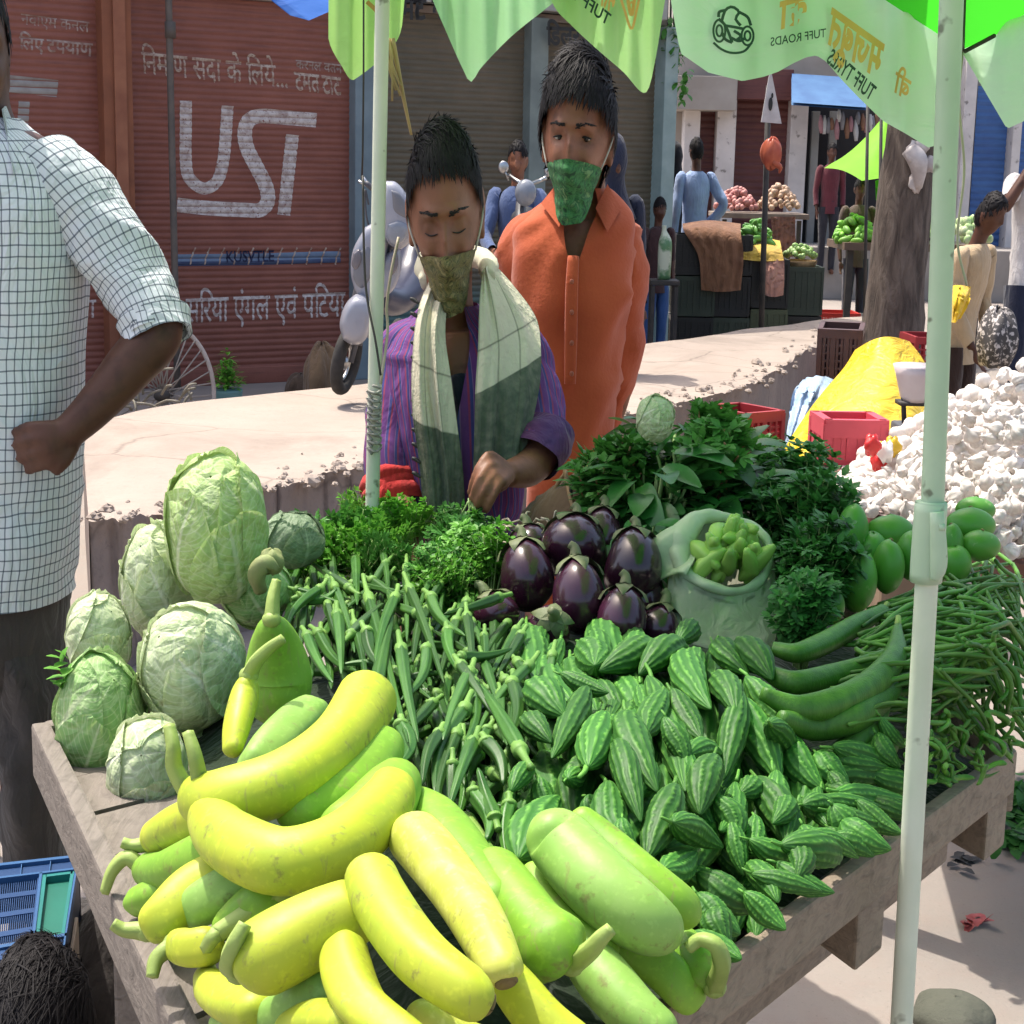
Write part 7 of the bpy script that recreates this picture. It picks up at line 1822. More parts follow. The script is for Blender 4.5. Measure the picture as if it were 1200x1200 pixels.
def face_bits(root, T, lids=False, mask=None, mask_mat=None, gaze=0.0, nose_top=-.018):
    for s in (-1, 1):
        if lids:
            m = MB(); P = [fsurf(s * x, z) + [0, -.0022, 0] for x, z in ((.017, -.006), (.026, -.0085), (.036, -.009), (.046, -.0065))]; m.tube(T(np.array(P)), [.0006, .0011, .0012, .0005], 6, m=10); part('eyelashes', m, M_brow, root)
        else:
            c = fsurf(.032 * s, .001)
            m = MB(); m.ell((0, 0, 0), (.0115, .008, .0040), nu=10, nv=14); m.xf(lambda v: T(v + c + [0, .0035, 0])); e = part('eye', m, M_eye, root)
            m = MB(); m.ell((0, 0, 0), (.0056, .004, .0042), nu=10, nv=12); m.xf(lambda v: T(v + c + [gaze * .006, -.0032, 0])); part('iris', m, M_iris, e)
            m = MB(); P = [c + [s * (x), -.0058 + abs(x) * .22, .0036 - abs(x + .002) * .18] for x in (-.013, -.005, .004, .014)]; m.tube(T(np.array(P)), [.001, .0020, .0020, .001], 6, m=10); part('eyelid', m, M_brow, root)
        m = MB(); r = np.random.default_rng(int(s + 5))
        for q in range(70):
            t = r.random(); x = .011 + .040 * t; z = .0205 + .0045 * math.sin(PI * min(1, t * 1.1) * .62) - .006 * max(0, t - .6) + r.normal() * .0016 * (1.25 - t)
            p = fsurf(s * x, z) + [0, -.0012, 0]; e = fsurf(s * (x + .006), z + .0012 * (1 - 2 * t)) + [0, -.0022, 0]
            m.tube(T(np.array([p, (p + e) / 2 + [0, -.0008, 0], e])), [.0009, .0008, .0002], 4)
        part('eyebrow', m, M_brow, root)
    m = MB(); nu, nv = 26, 36; G = np.zeros((nu, nv, 3))
    for i in range(nu):
        v = i / (nu - 1)
        for j in range(nv):
            th = (j / (nv - 1) * 2 - 1) * 1.30; a = abs(th) / 1.30
            zt = nose_top - .020 * a ** 1.2; zb = -.134 + .038 * a ** 2
            Z = zt * (1 - v) + zb * v; X = .0785 * math.sin(th)
            zz = max(-1, min(1, Z / .12)); r = math.sqrt(max(.03, 1 - zz * zz)); low = float(sstep(0, .95, -zz))
            X = .080 * math.sin(th) * max(r, .70) * (1 - .14 * low); Y = -.100 * math.cos(th) * max(r, .72) * (1 - .02 * low)
            ten = .030 * math.exp(-(X / .028) ** 2) * math.exp(-((Z + .040) / .036) ** 2) + .012 * math.exp(-(X / .04) ** 2) * math.exp(-((Z + .09) / .04) ** 2)
            Y -= ten + .004
            Y += .0022 * math.sin(Z * 330 + 3 * a + 2 * th) + .0018 * math.sin(th * 9 + Z * 160) + .0012 * math.sin(th * 21 - Z * 90); Z += .003 * math.sin(th * 5 + 1) * v
            G[i, j] = (X, Y, Z)
    m.grid(T(G.reshape(-1, 3)).reshape(nu, nv, 3)); mk = part('mask', m, mask_mat, root)
    for s in (-1, 1):
        m = MB(); m.tube(T(np.array([G[1, 1 if s < 0 else -2], (s * .083, -.015, -.012), (s * .088, .012, .012), (s * .084, .03, .0)])), .0016, 6, m=12); part('ear_loop', m, mat('pale_ear_loop', (.5, .48, .42), None, 9), mk)
def hand(mb, wrist, knuckles, mids, tips, thumb, r=.0085):
    kn = [np.array(k) for k in knuckles]; w = np.array(wrist)
    for a in kn: mb.tube([w, (w + a) / 2, a], [r * 1.7, r * 1.55, r * 1.15], 10, m=8)
    for a, b, c in zip(kn, mids, tips): finger(mb, [w * .35 + a * .65, a, np.array(b), np.array(c)], r * 1.08, r * .72)
    finger(mb, [np.array(t) for t in thumb], r * 1.25, r * .8)

# ---- the seller with the scarf
Yv = 2.62; kv = mpp(Yv)
def Vp(px, py, dy=0.0): return at_y(px, py, Yv + dy)
ven = thing('person', Vp(530, 600) * [1, 1, 0], 'person in a purple shirt, cream scarf and olive mask picking herbs behind the cart', 'person')
Tv = xform(Vp(522, 250, -.04), (.90, .97, 1.05), pitch=.22, yaw=.05, tilt=-.10)
b = MB(); head_add(b, Tv)
for s in (-1, 1):
    m = MB(); m.ell(fsurf(.032 * s, -.002) + [0, .001, 0], (.015, .0075, .010), nu=10, nv=12); b.add(Tv(np.vstack(m.V)), m.Fc)
b.tube([Vp(524, 300, .02), Vp(527, 350, .03), Vp(530, 400, .05)], [30 * kv, 27 * kv, 34 * kv], 20, ry=[.06, .055, .07], ref=(1, 0, 0), m=14)
b.tube([Vp(530, 372, .05), Vp(530, 392, .05), Vp(533, 430, .04), Vp(538, 520, .03), Vp(545, 700, .03)], [40 * kv, 66 * kv, 76 * kv, 72 * kv, 56 * kv], 24, ry=[.055, .08, .098, .10, .10], ref=(1, 0, 0), m=26)
b.tube([Vp(475, 400, .04), Vp(462, 470, .0), Vp(456, 540, -.05), Vp(468, 590, -.10), Vp(482, 640, -.18), Vp(487, 652, -.20)], [.036, .030, .028, .026, .018, .017], 16, m=30)
b.tube([Vp(606, 402, .04), Vp(626, 460, .0), Vp(636, 520, -.06), Vp(620, 548, -.12), Vp(594, 556, -.19)], [.036, .031, .030, .028, .019], 16, m=30)
w = Vp(596, 555, -.19)
hand(b, w, [Vp(573, 533, -.21), Vp(574, 545, -.225), Vp(578, 557, -.235), Vp(586, 566, -.24)], [Vp(559, 552, -.23), Vp(561, 563, -.245), Vp(567, 575, -.25), Vp(577, 583, -.25)], [Vp(551, 577, -.225), Vp(553, 584, -.24), Vp(559, 592, -.245), Vp(570, 598, -.245)], [Vp(592, 566, -.215), Vp(572, 578, -.225), Vp(553, 586, -.225)], .0078)
w = Vp(484, 645, -.19)
hand(b, w, [Vp(478, 664, -.23), Vp(485, 667, -.235), Vp(492, 667, -.23), Vp(499, 663, -.22)], [Vp(476, 680, -.25), Vp(484, 684, -.255), Vp(493, 684, -.25), Vp(502, 678, -.24)], [Vp(478, 694, -.25), Vp(486, 698, -.255), Vp(495, 697, -.25), Vp(504, 690, -.24)], [Vp(478, 650, -.2), Vp(470, 662, -.22), Vp(468, 676, -.23)], .0078)
for s in (-1, 1):
    b.tube([Vp(545 + s * 28, 720, .03), Vp(545 + s * 30, 950, .02), np.array([Vp(545 + s * 30, 1000)[0], Yv + .02, .06])], [.07, .05, .035], 14, ry=[.09, .06, .04], ref=(1, 0, 0), m=14); e = np.array([Vp(545 + s * 30, 1000)[0], Yv, .04]); b.tube([e + [0, .06, 0], e + [0, -.06, 0], e + [0, -.16, -.01]], [.03, .032, .02], 10, ry=[.035, .035, .02], m=8)
part('body', fuse(b, .0036, 2), M_skin2, ven)
h = MB(); hair_add(h, Tv, 5, 4200, .040, front=.60, lift=.07, side=.32, fringe=(.026, .5), cap=1.085, wid=.0016, comb=(.5, -.6, .0), tuft=.16); part('hair', h, M_hair, ven)
n = N('olive_patterned_cloth'); co = n.coords(rnd=False); f = n.noise(co, 55, 3, .6, 1.5); n.base(n.ramp(f, [(.36, (.045, .04, .018)), (.46, (.20, .165, .06)), (.56, (.07, .075, .03)), (.66, (.27, .22, .10))])); n.b.inputs['Roughness'].default_value = .9; n.bump(n.noise(co, 30, 3), .4, .01); M_mask1 = n.m
face_bits(ven, Tv, True, True, M_mask1, nose_top=-.030)
n = N('purple_striped_cloth'); u = n.nd('ShaderNodeUVMap'); sp = n.nd('ShaderNodeSeparateXYZ'); n.ln(u.outputs[0], sp.inputs[0])
w_ = n.math('FRACT', n.math('MULTIPLY', sp.outputs[0], 62.0)); k1 = n.ramp(w_, [(.0, (.15, .055, .20)), (.30, (.15, .055, .20)), (.34, (.30, .06, .11)), (.46, (.30, .06, .11)), (.5, (.06, .07, .22)), (.72, (.06, .07, .22)), (.76, (.28, .16, .32)), (.82, (.15, .055, .20))])
co = n.coords(rnd=False); n.base(n.mix(n.ramp(n.noise(co, 24, 5), [(.4, (0, 0, 0)), (.8, (.5, .5, .5))]), k1, (.08, .04, .14))); n.b.inputs['Roughness'].default_value = .9; n.b.inputs['Specular IOR Level'].default_value = .12; n.bump(n.noise(n.coords(stretch=(9, 9, 3), rnd=False), 2.4, 3, .5, 1.2), .4, .03); M_purple = n.m
t = MB(); rings(t, [(530, 356, 32, .062, Yv + .04), (530, 372, 50, .082, Yv + .04), (531, 388, 72, .10, Yv + .04), (533, 410, 84, .112, Yv + .03), (536, 445, 86, .12, Yv + .02), (540, 510, 80, .122, Yv), (543, 580, 72, .12, Yv), (546, 660, 66, .12, Yv), (548, 780, 64, .118, Yv), (548, 900, 64, .115, Yv)], gap=lambda s: .42 * max(0, 1 - s / .5) ** .8, fold=(.008, 9, 5, 3))
shv = part('shirt', t, M_purple, ven)
t = MB(); t.tube([Vp(502, 378, .04), Vp(478, 398, .03), Vp(468, 428, .02), Vp(461, 480, -.01), Vp(455, 540, -.05), Vp(460, 572, -.07)], [.018, .036, .042, .040, .038, .037], 30, ry=[.03, .05, .052, .05, .046, .044], m=40, caps=False, fold=(.0045, 14, 4, 8), open_uv=True); part('sleeve', t, M_purple, ven)
t = MB(); t.tube([Vp(578, 380, .04), Vp(604, 400, .03), Vp(618, 430, .02), Vp(628, 470, -.01), Vp(634, 510, -.05), Vp(626, 534, -.10)], [.018, .036, .043, .042, .041, .040], 30, ry=[.03, .05, .054, .052, .05, .046], m=40, caps=False, fold=(.0045, 14, 4, 9), open_uv=True); part('sleeve', t, M_purple, ven)
t = MB(); c1 = [Vp(455, 556, -.06), Vp(460, 576, -.075), Vp(466, 594, -.09)]
for q in range(3): t.tube([c1[0] * (1 - a) + c1[2] * a for a in (q * .28, q * .28 + .2, q * .28 + .46)], [.038 + .002 * q, .0435, .040], 30, ry=[.044, .050, .046], m=12, caps=False, fold=(.003, 30, 4, q))
part('rolled_cuff', t, cloth('red_cuff', (.50, .035, .03), (.36, .02, .025), .5), ven)
t = MB(); t.tube([Vp(640, 505, -.06), Vp(632, 522, -.085), Vp(622, 538, -.11)], [.039, .043, .040], 30, ry=[.046, .05, .046], m=14, caps=False, fold=(.003, 30, 4, 5)); part('rolled_cuff', t, cloth('purple_red_cuff', (.16, .035, .08), (.07, .04, .14), .5), ven)
t = MB()
for s in (-1, 1): t.tube([Vp(546 + s * 26, 700, .02), Vp(545 + s * 28, 950, .02), np.array([Vp(545 + s * 30, 1000)[0], Yv + .02, .07])], [.06, .05, .042], 20, ry=[.11, .075, .06], ref=(1, 0, 0), m=20, caps=False, fold=(.005, 5, 3, s + 4))
part('trousers', t, pc('dark_trouser_cloth', (.035, .035, .05)), ven)
t = MB(); t.tube([Vp(537, 440, -.065), Vp(541, 462, -.075), Vp(548, 500, -.085), Vp(546, 620, -.09)], [.012, .016, .018, .016], 12, ry=.012, m=16); part('vest', t, pc('dark_blue_vest', (.02, .025, .045)), ven)
# scarf: two hanging ends and the roll round the neck
n = N('scarf_cotton'); u = n.nd('ShaderNodeUVMap'); sp = n.nd('ShaderNodeSeparateXYZ'); n.ln(u.outputs[0], sp.inputs[0]); co = n.coords(rnd=False); f = n.noise(co, 60, 4)
v = sp.outputs[1]
cc = n.ramp(v, [(.0, (.60, .56, .43)), (.40, (.60, .56, .43)), (.405, (.16, .15, .12)), (.415, (.60, .56, .43)), (.63, (.58, .54, .41)), (.636, (.095, .115, .085)), (1.0, (.085, .105, .08))])
hst = n.math('FRACT', n.math('MULTIPLY', sp.outputs[0], 3.02)); ks = n.ramp(hst, [(.0, (1, 1, 1)), (.07, (1, 1, 1)), (.09, (0, 0, 0))])
cc = n.mix(n.math('MULTIPLY', ks, .45), cc, (.06, .07, .05)); cc = n.mix(n.ramp(f, [(.4, (0, 0, 0)), (.8, (.3, .3, .3))]), cc, (.42, .39, .29))
n.base(cc); n.b.inputs['Roughness'].default_value = .95; n.b.inputs['Specular IOR Level'].default_value = .1; n.bump(n.math('ADD', n.noise(n.coords(stretch=(14, 14, 2), rnd=False), 2, 3, .5, 1), n.math('MULTIPLY', n.noise(co, 200, 2), .15)), .5, .025); M_scarf = n.m
scf = thing('scarf', Vp(530, 640, -.1), 'pale cream cotton scarf with dark grey ends round the neck of the herb picker', 'scarf')
def band(name, Lp_, Rp_, seed, amp=.009, n_=50, w_=26, th=.006):
    A = spline(np.array([np.r_[at_y(a, b2, Yv + d)] for a, b2, d in Lp_]), n_); B = spline(np.array([np.r_[at_y(a, b2, Yv + d)] for a, b2, d in Rp_]), n_)
    t = np.linspace(0, 1, w_); G = A[:, None] * (1 - t)[None, :, None] + B[:, None] * t[None, :, None]
    r = np.random.default_rng(seed)
    for q in range(4):
        c = r.uniform(.1, .9); w = r.uniform(.05, .10); dr = r.uniform(-.25, .25)
        G[:, :, 1] -= amp * r.uniform(.6, 1.3) * np.exp(-((t[None, :] - c - dr * np.linspace(0, 1, n_)[:, None]) / w) ** 2) * (-1 if q == 3 else 1)
    G[:, :, 1] -= .02 * np.sin(PI * t)[None, :]
    m = MB(); m.grid(G); m.grid(G + [0, th, 0]); return part(name, m, M_scarf, scf)
band('hanging_end', [(508, 318, .0), (490, 362, -.075), (483, 420, -.10), (483, 480, -.115), (492, 550, -.12), (500, 660, -.12)], [(524, 352, -.075), (522, 395, -.105), (528, 440, -.13), (536, 500, -.14), (543, 560, -.145), (548, 660, -.14)], 3)
band('hanging_end', [(566, 316, -.01), (562, 352, -.09), (560, 410, -.12), (557, 455, -.135), (556, 500, -.14), (553, 600, -.14)], [(576, 306, .04), (602, 335, .04), (628, 372, .02), (634, 410, -.03), (632, 455, -.07), (618, 520, -.11)], 8, .012)
t = MB(); t.tube([Vp(500, 330, .0), Vp(496, 312, .06), Vp(510, 300, .12), Vp(535, 298, .13), Vp(560, 302, .12), Vp(572, 310, .06), Vp(572, 326, -.02)], [.012, .015, .018, .018, .018, .017, .012], 20, m=40, fold=(.004, 22, 4, 2)); part('neck_roll', t, mat('scarf_cream', (.58, .54, .41), (.48, .45, .33), 20, rough=.95, bump=.4), scf)
t = MB()
for k in range(16):
    p = at_y(494 + 3.4 * k, 656, Yv - .125); t.tube([p, p + [RN.uniform(-.003, .003), -.002, -.012], p + [RN.uniform(-.005, .005), -.002, -.026]], .0013, 4)
part('fringe', t, mat('fringe_grey', (.2, .2, .16), None, 9), scf)
t = MB()
for k in range(13):
    p = at_y(486 + .2 * k, 352 + 17 * k, Yv - .075 - .004 * k); t.tube([p + [-.007, 0, .003], p, p + [.006, -.006, -.004]], [.002, .0035, .001], 6, m=6)
part('edge_tassels', t, M_black, scf)
# sprig held in the fingers
m = MB()
for k in range(7):
    a = at_y(553 + RN.uniform(-4, 4), 584, Yv - .235); e = at_y(553 + RN.uniform(-28, 22), 620 + RN.uniform(-14, 16), Yv - .26); C = spline([a, (a + e) / 2 + [RN.uniform(-.004, .004), -.004, 0], e], 8); m.tube(C, np.linspace(.0016, .0009, 8), 5, mi=1)
    for i in (4, 5, 6, 7):
        for _ in range(3): leaf(m, C[i], RG.normal(size=3), (0, .1, 1), .013, .0042, .2, n=3)
single('herb_sprig', m, [M_leaf_b, M_stem], 'small sprig of herbs hanging from the fingers of the seller', 'herbs')

# ---- the man in the orange shirt
Yo = 3.08; ko = mpp(Yo)
def Op(px, py, dy=0.0): return at_y(px, py, Yo + dy)
org = thing('person', Op(668, 600) * [1, 1, 0], 'person in an orange kurta and green mask standing with arms behind the back', 'person')
To = xform(Op(677, 160, -.03), (1.0, 1.0, 1.10), pitch=.08, yaw=-.22, tilt=.03)
b = MB(); head_add(b, To)
b.tube([Op(680, 195, .04), Op(683, 225, .05), Op(684, 262, .06)], [30 * ko, 27 * ko, 36 * ko], 20, ry=[.062, .058, .075], ref=(1, 0, 0), m=12)
b.tube([Op(682, 246, .06), Op(677, 268, .05), Op(672, 296, .04), Op(669, 400, .03), Op(664, 560, .03)], [34 * ko, 54 * ko, 64 * ko, 50 * ko, 42 * ko], 24, ry=[.055, .075, .095, .095, .095], ref=(1, 0, 0), m=24)
for sx, P in ((1, [(724, 285, .04), (735, 340, .05), (731, 425, .08), (716, 492, .16), (690, 520, .2)]), (-1, [(618, 285, .04), (606, 340, .05), (612, 420, .08), (640, 490, .16), (664, 518, .2)])):
    b.tube([Op(*q) for q in P], [.030, .027, .025, .021, .017], 14, m=26)
    w = Op(*P[-1]); e = lambda x, y, d: Op(P[-1][0] - sx * x, P[-1][1] + y, P[-1][2] + d)
    hand(b, w, [e(14, -6, .02), e(15, 1, .02), e(15, 8, .02), e(13, 15, .02)], [e(26, -4, .03), e(28, 3, .03), e(28, 10, .03), e(24, 17, .03)], [e(36, 0, .025), e(39, 7, .025), e(38, 14, .025), e(32, 20, .025)], [e(4, -8, .0), e(14, -16, .0), e(24, -16, .0)], .008)
for s in (-1, 1):
    x0 = Op(660 + s * 26, 700)[0]
    b.tube([Op(662 + s * 24, 620, .03), np.array([x0, Yo + .02, .42]), np.array([x0, Yo + .03, .07])], [.06, .045, .032], 14, ry=[.09, .06, .04], ref=(1, 0, 0), m=14); e = np.array([x0, Yo, .045]); b.tube([e + [0, .06, 0], e + [0, -.06, 0], e + [0, -.17, -.01]], [.03, .032, .02], 10, ry=[.035, .035, .02], m=8)
part('body', fuse(b, .0038, 2), M_skin2, org)
h = MB(); hair_add(h, To, 9, 4200, .048, front=.50, lift=.10, side=.26, fringe=(.034, -.9), cap=1.15, wid=.0017, comb=(-.6, -.55, .1), tuft=.16); part('hair', h, M_hair, org)
n = N('green_patterned_cloth'); co = n.coords(rnd=False); f = n.noise(co, 48, 3, .6, 1.2); n.base(n.ramp(f, [(.36, (.012, .06, .025)), (.47, (.05, .20, .06)), (.57, (.015, .09, .035)), (.68, (.14, .28, .10))])); n.b.inputs['Roughness'].default_value = .9; n.bump(n.noise(co, 30, 3), .4, .01); M_mask2 = n.m
face_bits(org, To, False, True, M_mask2, gaze=.35, nose_top=-.026)
M_or = cloth('orange_cotton', (.43, .090, .032), (.35, .066, .025), .32, stretch=(1.5, 1.5, 1.1))
t = MB(); rings(t, [(683, 220, 31, .066, Yo + .05), (682, 236, 46, .085, Yo + .05), (679, 250, 60, .10, Yo + .05), (673, 268, 74, .112, Yo + .04), (670, 300, 74, .122, Yo + .03), (669, 360, 67, .125, Yo + .02), (668, 430, 60, .122, Yo + .02), (667, 500, 54, .12, Yo + .02), (663, 580, 50, .122, Yo + .02), (658, 680, 52, .128, Yo + .02), (655, 800, 56, .13, Yo + .02)], gap=lambda s: .36 * max(0, 1 - s / .44) ** .8, fold=(.013, 7, 6, 13))
part('kurta', t, M_or, org)
for nm, P, sd_ in (('sleeve', [(712, 252, .05), (726, 270, .035), (732, 300, .03), (735, 345, .05), (731, 425, .08), (714, 488, .15)], 3), ('sleeve', [(636, 252, .05), (616, 270, .035), (608, 300, .03), (606, 345, .05), (612, 420, .08), (634, 485, .15)], 4)):
    t = MB(); t.tube([Op(*q) for q in P], [.018, .032, .034, .033, .031, .028], 30, ry=[.03, .054, .060, .055, .05, .044], m=44, caps=False, fold=(.009, 11, 4, sd_)); part(nm, t, M_or, org)
def flap(name, pts, root, mt, th=.006):
    m = MB(); A = [np.array(p) for p in pts]; G = np.array([[(A[0] * (1 - u) + A[1] * u) * (1 - v) + (A[3] * (1 - u) + A[2] * u) * v + np.array([0, -.006 * math.sin(PI * u) * math.sin(PI * v), 0]) for u in np.linspace(0, 1, 8)] for v in np.linspace(0, 1, 8)]); m.grid(G); m.grid(G + [0, th, 0]); return part(name, m, mt, root)
flap('collar', [Op(652, 216, .0), Op(668, 236, -.045), Op(655, 266, -.085), Op(634, 238, -.02)], org, M_or)
flap('collar', [Op(712, 216, .0), Op(698, 244, -.05), Op(712, 272, -.085), Op(728, 244, -.02)], org, M_or)
t = MB(); t.tube([Op(672, 300, -.098), Op(670, 340, -.115), Op(669, 400, -.118), Op(668, 450, -.114)], [.010, .011, .011, .010], 10, ry=.004, ref=(1, 0, 0), m=16); part('placket', t, M_or, org)
for y_ in (330, 366, 402, 438):
    m = MB(); m.ell(Op(670, y_, -.122), (.004, .002, .005), nu=6, nv=8); part('button', m, mat('orange_button', (.35, .1, .05), None, 9, rough=.3), org)
t = MB()
for s in (-1, 1):
    x0 = Op(660 + s * 26, 700)[0]; t.tube([Op(662 + s * 24, 640, .03), np.array([x0, Yo + .02, .42]), np.array([x0, Yo + .03, .09])], [.06, .058, .05], 20, ry=[.10, .08, .065], ref=(1, 0, 0), m=20, caps=False, fold=(.006, 5, 3, s + 9))
part('trousers', t, pc('pale_trouser_cloth', (.30, .28, .25)), org)

# ---- the man in the checked shirt at the left edge
Yc = 2.5; kc = mpp(Yc)
def Cp(px, py, dy=0.0): return at_y(px, py, Yc + dy)
chk = thing('person', Cp(0, 600) * [1, 1, 0], 'person in a black and white checked shirt, hand on hip, at the left edge', 'person')
Tc = xform(Cp(-42, 62, .0), (1, 1, 1.1), yaw=.7)
b = MB(); head_add(b, Tc, 40, 56)
b.tube([Cp(-30, 95, .03), Cp(-20, 135, .03), Cp(-12, 175, .03)], [36 * kc, 32 * kc, 44 * kc], 18, ry=[.065, .06, .08], ref=(1, 0, 0), m=12)
b.tube([Cp(-10, 160, .03), Cp(-5, 185, .03), Cp(0, 240, .03), Cp(0, 420, .03), Cp(0, 680, .03)], [45 * kc, 72 * kc, 88 * kc, 84 * kc, 82 * kc], 24, ry=[.065, .09, .11, .12, .12], ref=(1, 0, 0), m=24)
b.tube([Cp(60, 205, .02), Cp(110, 275, .0), Cp(160, 340, -.02), Cp(182, 388, -.04), Cp(150, 432, -.07), Cp(108, 480, -.10), Cp(74, 512, -.12)], [.042, .040, .038, .040, .036, .029, .0235], 18, m=44)
w = Cp(76, 510, -.12)
hand(b, w, [Cp(50, 500, -.135), Cp(51, 514, -.14), Cp(54, 528, -.14), Cp(60, 540, -.135)], [Cp(34, 500, -.13), Cp(34, 516, -.135), Cp(38, 532, -.135), Cp(46, 546, -.13)], [Cp(18, 506, -.115), Cp(18, 522, -.12), Cp(23, 537, -.12), Cp(32, 552, -.118)], [Cp(84, 522, -.12), Cp(76, 540, -.13), Cp(66, 552, -.13)], .0105)
b.tube([Cp(-90, 215, .03), Cp(-125, 330, .05), Cp(-130, 450, .03), Cp(-120, 560, -.03)], [.045, .04, .033, .024], 14, m=24)
w = Cp(-120, 562, -.03); e = lambda x, y: Cp(-120 + x, 562 + y, -.05)
hand(b, w, [e(-10, 24), e(-3, 27), e(5, 27), e(12, 23)], [e(-12, 42), e(-4, 47), e(5, 47), e(13, 41)], [e(-11, 58), e(-3, 64), e(5, 63), e(13, 55)], [e(12, 6), e(22, 20), e(22, 34)], .010)
LEGS = [[Cp(38, 740, .03), Cp(38, 880, .0), Cp(42, 1000, .02), np.array([Cp(48, 1000)[0], Yc + .04, .07])], [Cp(-50, 740, .05), Cp(-52, 880, .05), Cp(-54, 1000, .07), np.array([Cp(-56, 1000)[0], Yc + .1, .07])]]
for l in LEGS:
    b.tube(l, [.06, .05, .042, .032], 14, ry=[.085, .065, .055, .04], ref=(1, 0, 0), m=18); e2 = l[-1]; b.tube([e2 + [0, .06, -.03], e2 + [0, -.06, -.03], e2 + [0, -.17, -.04]], [.03, .033, .02], 10, ry=[.035, .035, .02], m=8)
part('body', fuse(b, .005, 5), M_skin3, chk)
h = MB(); hair_add(h, Tc, 3, 900, .03, front=.42, side=.12, cap=1.05, wid=.0025); part('hair', h, M_hair, chk)
n = N('checked_cotton'); u = n.nd('ShaderNodeUVMap'); sp = n.nd('ShaderNodeSeparateXYZ'); co = n.coords(rnd=False)
dn_ = n.nd('ShaderNodeTexNoise'); n.ln(co, dn_.inputs['Vector']); dn_.inputs['Scale'].default_value = 12; dn_.inputs['Detail'].default_value = 2
n.ln(u.outputs[0], sp.inputs[0])
wx = n.math('ADD', sp.outputs[0], n.math('MULTIPLY', n.math('SUBTRACT', dn_.outputs[0], .5), .010)); wy = n.math('ADD', sp.outputs[1], n.math('MULTIPLY', n.math('SUBTRACT', dn_.outputs[0], .5), .010))
lx = n.math('LESS_THAN', n.math('FRACT', n.math('MULTIPLY', wx, 1 / .0112)), .17); ly = n.math('LESS_THAN', n.math('FRACT', n.math('MULTIPLY', wy, 1 / .0160)), .14)
g = n.noise(co, 6, 4); cb = n.ramp(g, [(.3, (.70, .73, .77)), (.7, (.62, .67, .68))])
c = n.mix(n.math('MULTIPLY', lx, .72), cb, (.035, .055, .085)); c = n.mix(n.math('MULTIPLY', ly, .72), c, (.035, .055, .085))
n.base(c); n.b.inputs['Roughness'].default_value = .9; n.b.inputs['Specular IOR Level'].default_value = .1; n.bump(n.noise(n.coords(stretch=(7, 7, 4), rnd=False), 2.2, 3, .5, 1.3), .5, .03); M_chk = n.m
t = MB(); rings(t, [(-14, 138, 34, .075, Yc + .03), (-12, 152, 48, .09, Yc + .03), (-7, 172, 72, .11, Yc + .03), (-2, 200, 92, .125, Yc + .03), (1, 250, 99, .135, Yc + .02), (2, 330, 97, .142, Yc + .02), (1, 430, 95, .145, Yc + .02), (0, 530, 95, .146, Yc + .02), (-1, 620, 93, .146, Yc + .02), (-3, 692, 90, .146, Yc + .02)], gap=lambda s: .25 * max(0, 1 - s / .12), fold=(.006, 6, 5, 23), n=72, m=60); part('shirt', t, M_chk, chk)
t = MB(); t.tube([Cp(48, 192, .02), Cp(78, 220, .01), Cp(115, 268, -.0), Cp(152, 322, -.01), Cp(178, 366, -.03), Cp(186, 392, -.045)], [.058, .060, .056, .051, .046, .044], 40, ry=[.085, .078, .07, .062, .056, .052], m=60, caps=False, fold=(.0055, 10, 4, 31), open_uv=True); part('sleeve', t, M_chk, chk)
t = MB(); t.tube([Cp(178, 372, -.034), Cp(188, 396, -.048)], [.0475, .0465], 40, ry=[.058, .055], m=8, caps=False, fold=(.003, 10, 4, 3), open_uv=True); part('sleeve_cuff', t, M_chk, chk)
t = MB(); t.tube([Cp(-82, 205, .03), Cp(-112, 270, .04), Cp(-126, 340, .05), Cp(-130, 390, .05)], [.058, .058, .052, .05], 30, ry=.07, m=40, caps=False, fold=(.0055, 10, 4, 33), open_uv=True); part('sleeve', t, M_chk, chk)
flap('collar', [Cp(2, 128, -.03), Cp(8, 122, .04), Cp(24, 160, .03), Cp(16, 205, -.10)], chk, M_chk)
t = MB()
for l in LEGS:
    q = [l[0] + [0, 0, .12]] + l; t.tube(q, [.055, .056, .052, .05, .046], 26, ry=[.11, .115, .09, .08, .07], ref=(1, 0, 0), m=34, caps=False, fold=(.007, 6, 4, 41))
t.tube([Cp(-3, 660, .02), Cp(-4, 730, .02), Cp(-4, 790, .03)], [.105, .107, .095], 30, ry=[.13, .13, .10], ref=(1, 0, 0), m=10)
part('trousers', t, cloth('grey_brown_trouser_cloth', (.075, .068, .062), (.05, .045, .042), .5), chk)

# ---- somebody squatting at the lower left corner, only the hair and a knee in view
Yk = 1.72; kk = mpp(Yk)
def Kp(px, py, dy=0.0): return at_y(px, py, Yk + dy)
sq_p = thing('person', Kp(40, 1300) * [1, 1, 0], 'person squatting in the lower left corner, mostly black hair and a dark knee', 'person')
hc = Kp(42, 1243); Tk = xform(hc, (1.0, 1.0, 1.05), pitch=.35, yaw=.2 + PI)
b = MB(); head_add(b, Tk, 36, 48)
gx_ = hc[0]
b.tube([hc + [0, .02, -.08], hc + [0, .03, -.16]], [.042, .05], 14, ry=[.055, .07], ref=(1, 0, 0), m=6)
b.tube([hc + [0, .03, -.14], hc + [0, .05, -.22], hc + [0, .08, -.32], (gx_, Yk + .10, .10)], [.07, .12, .11, .10], 20, ry=[.07, .10, .10, .10], ref=(1, 0, 0), m=14)
KL = [[(gx_ + .03, Yk + .14, .14), Kp(150, 1095, .30), np.array([Kp(165, 1100)[0], Yk + .28, .06])], [(gx_ - .05, Yk + .14, .14), np.array([gx_ - .06, Yk + .42, .42]), np.array([gx_ - .06, Yk + .36, .06])]]
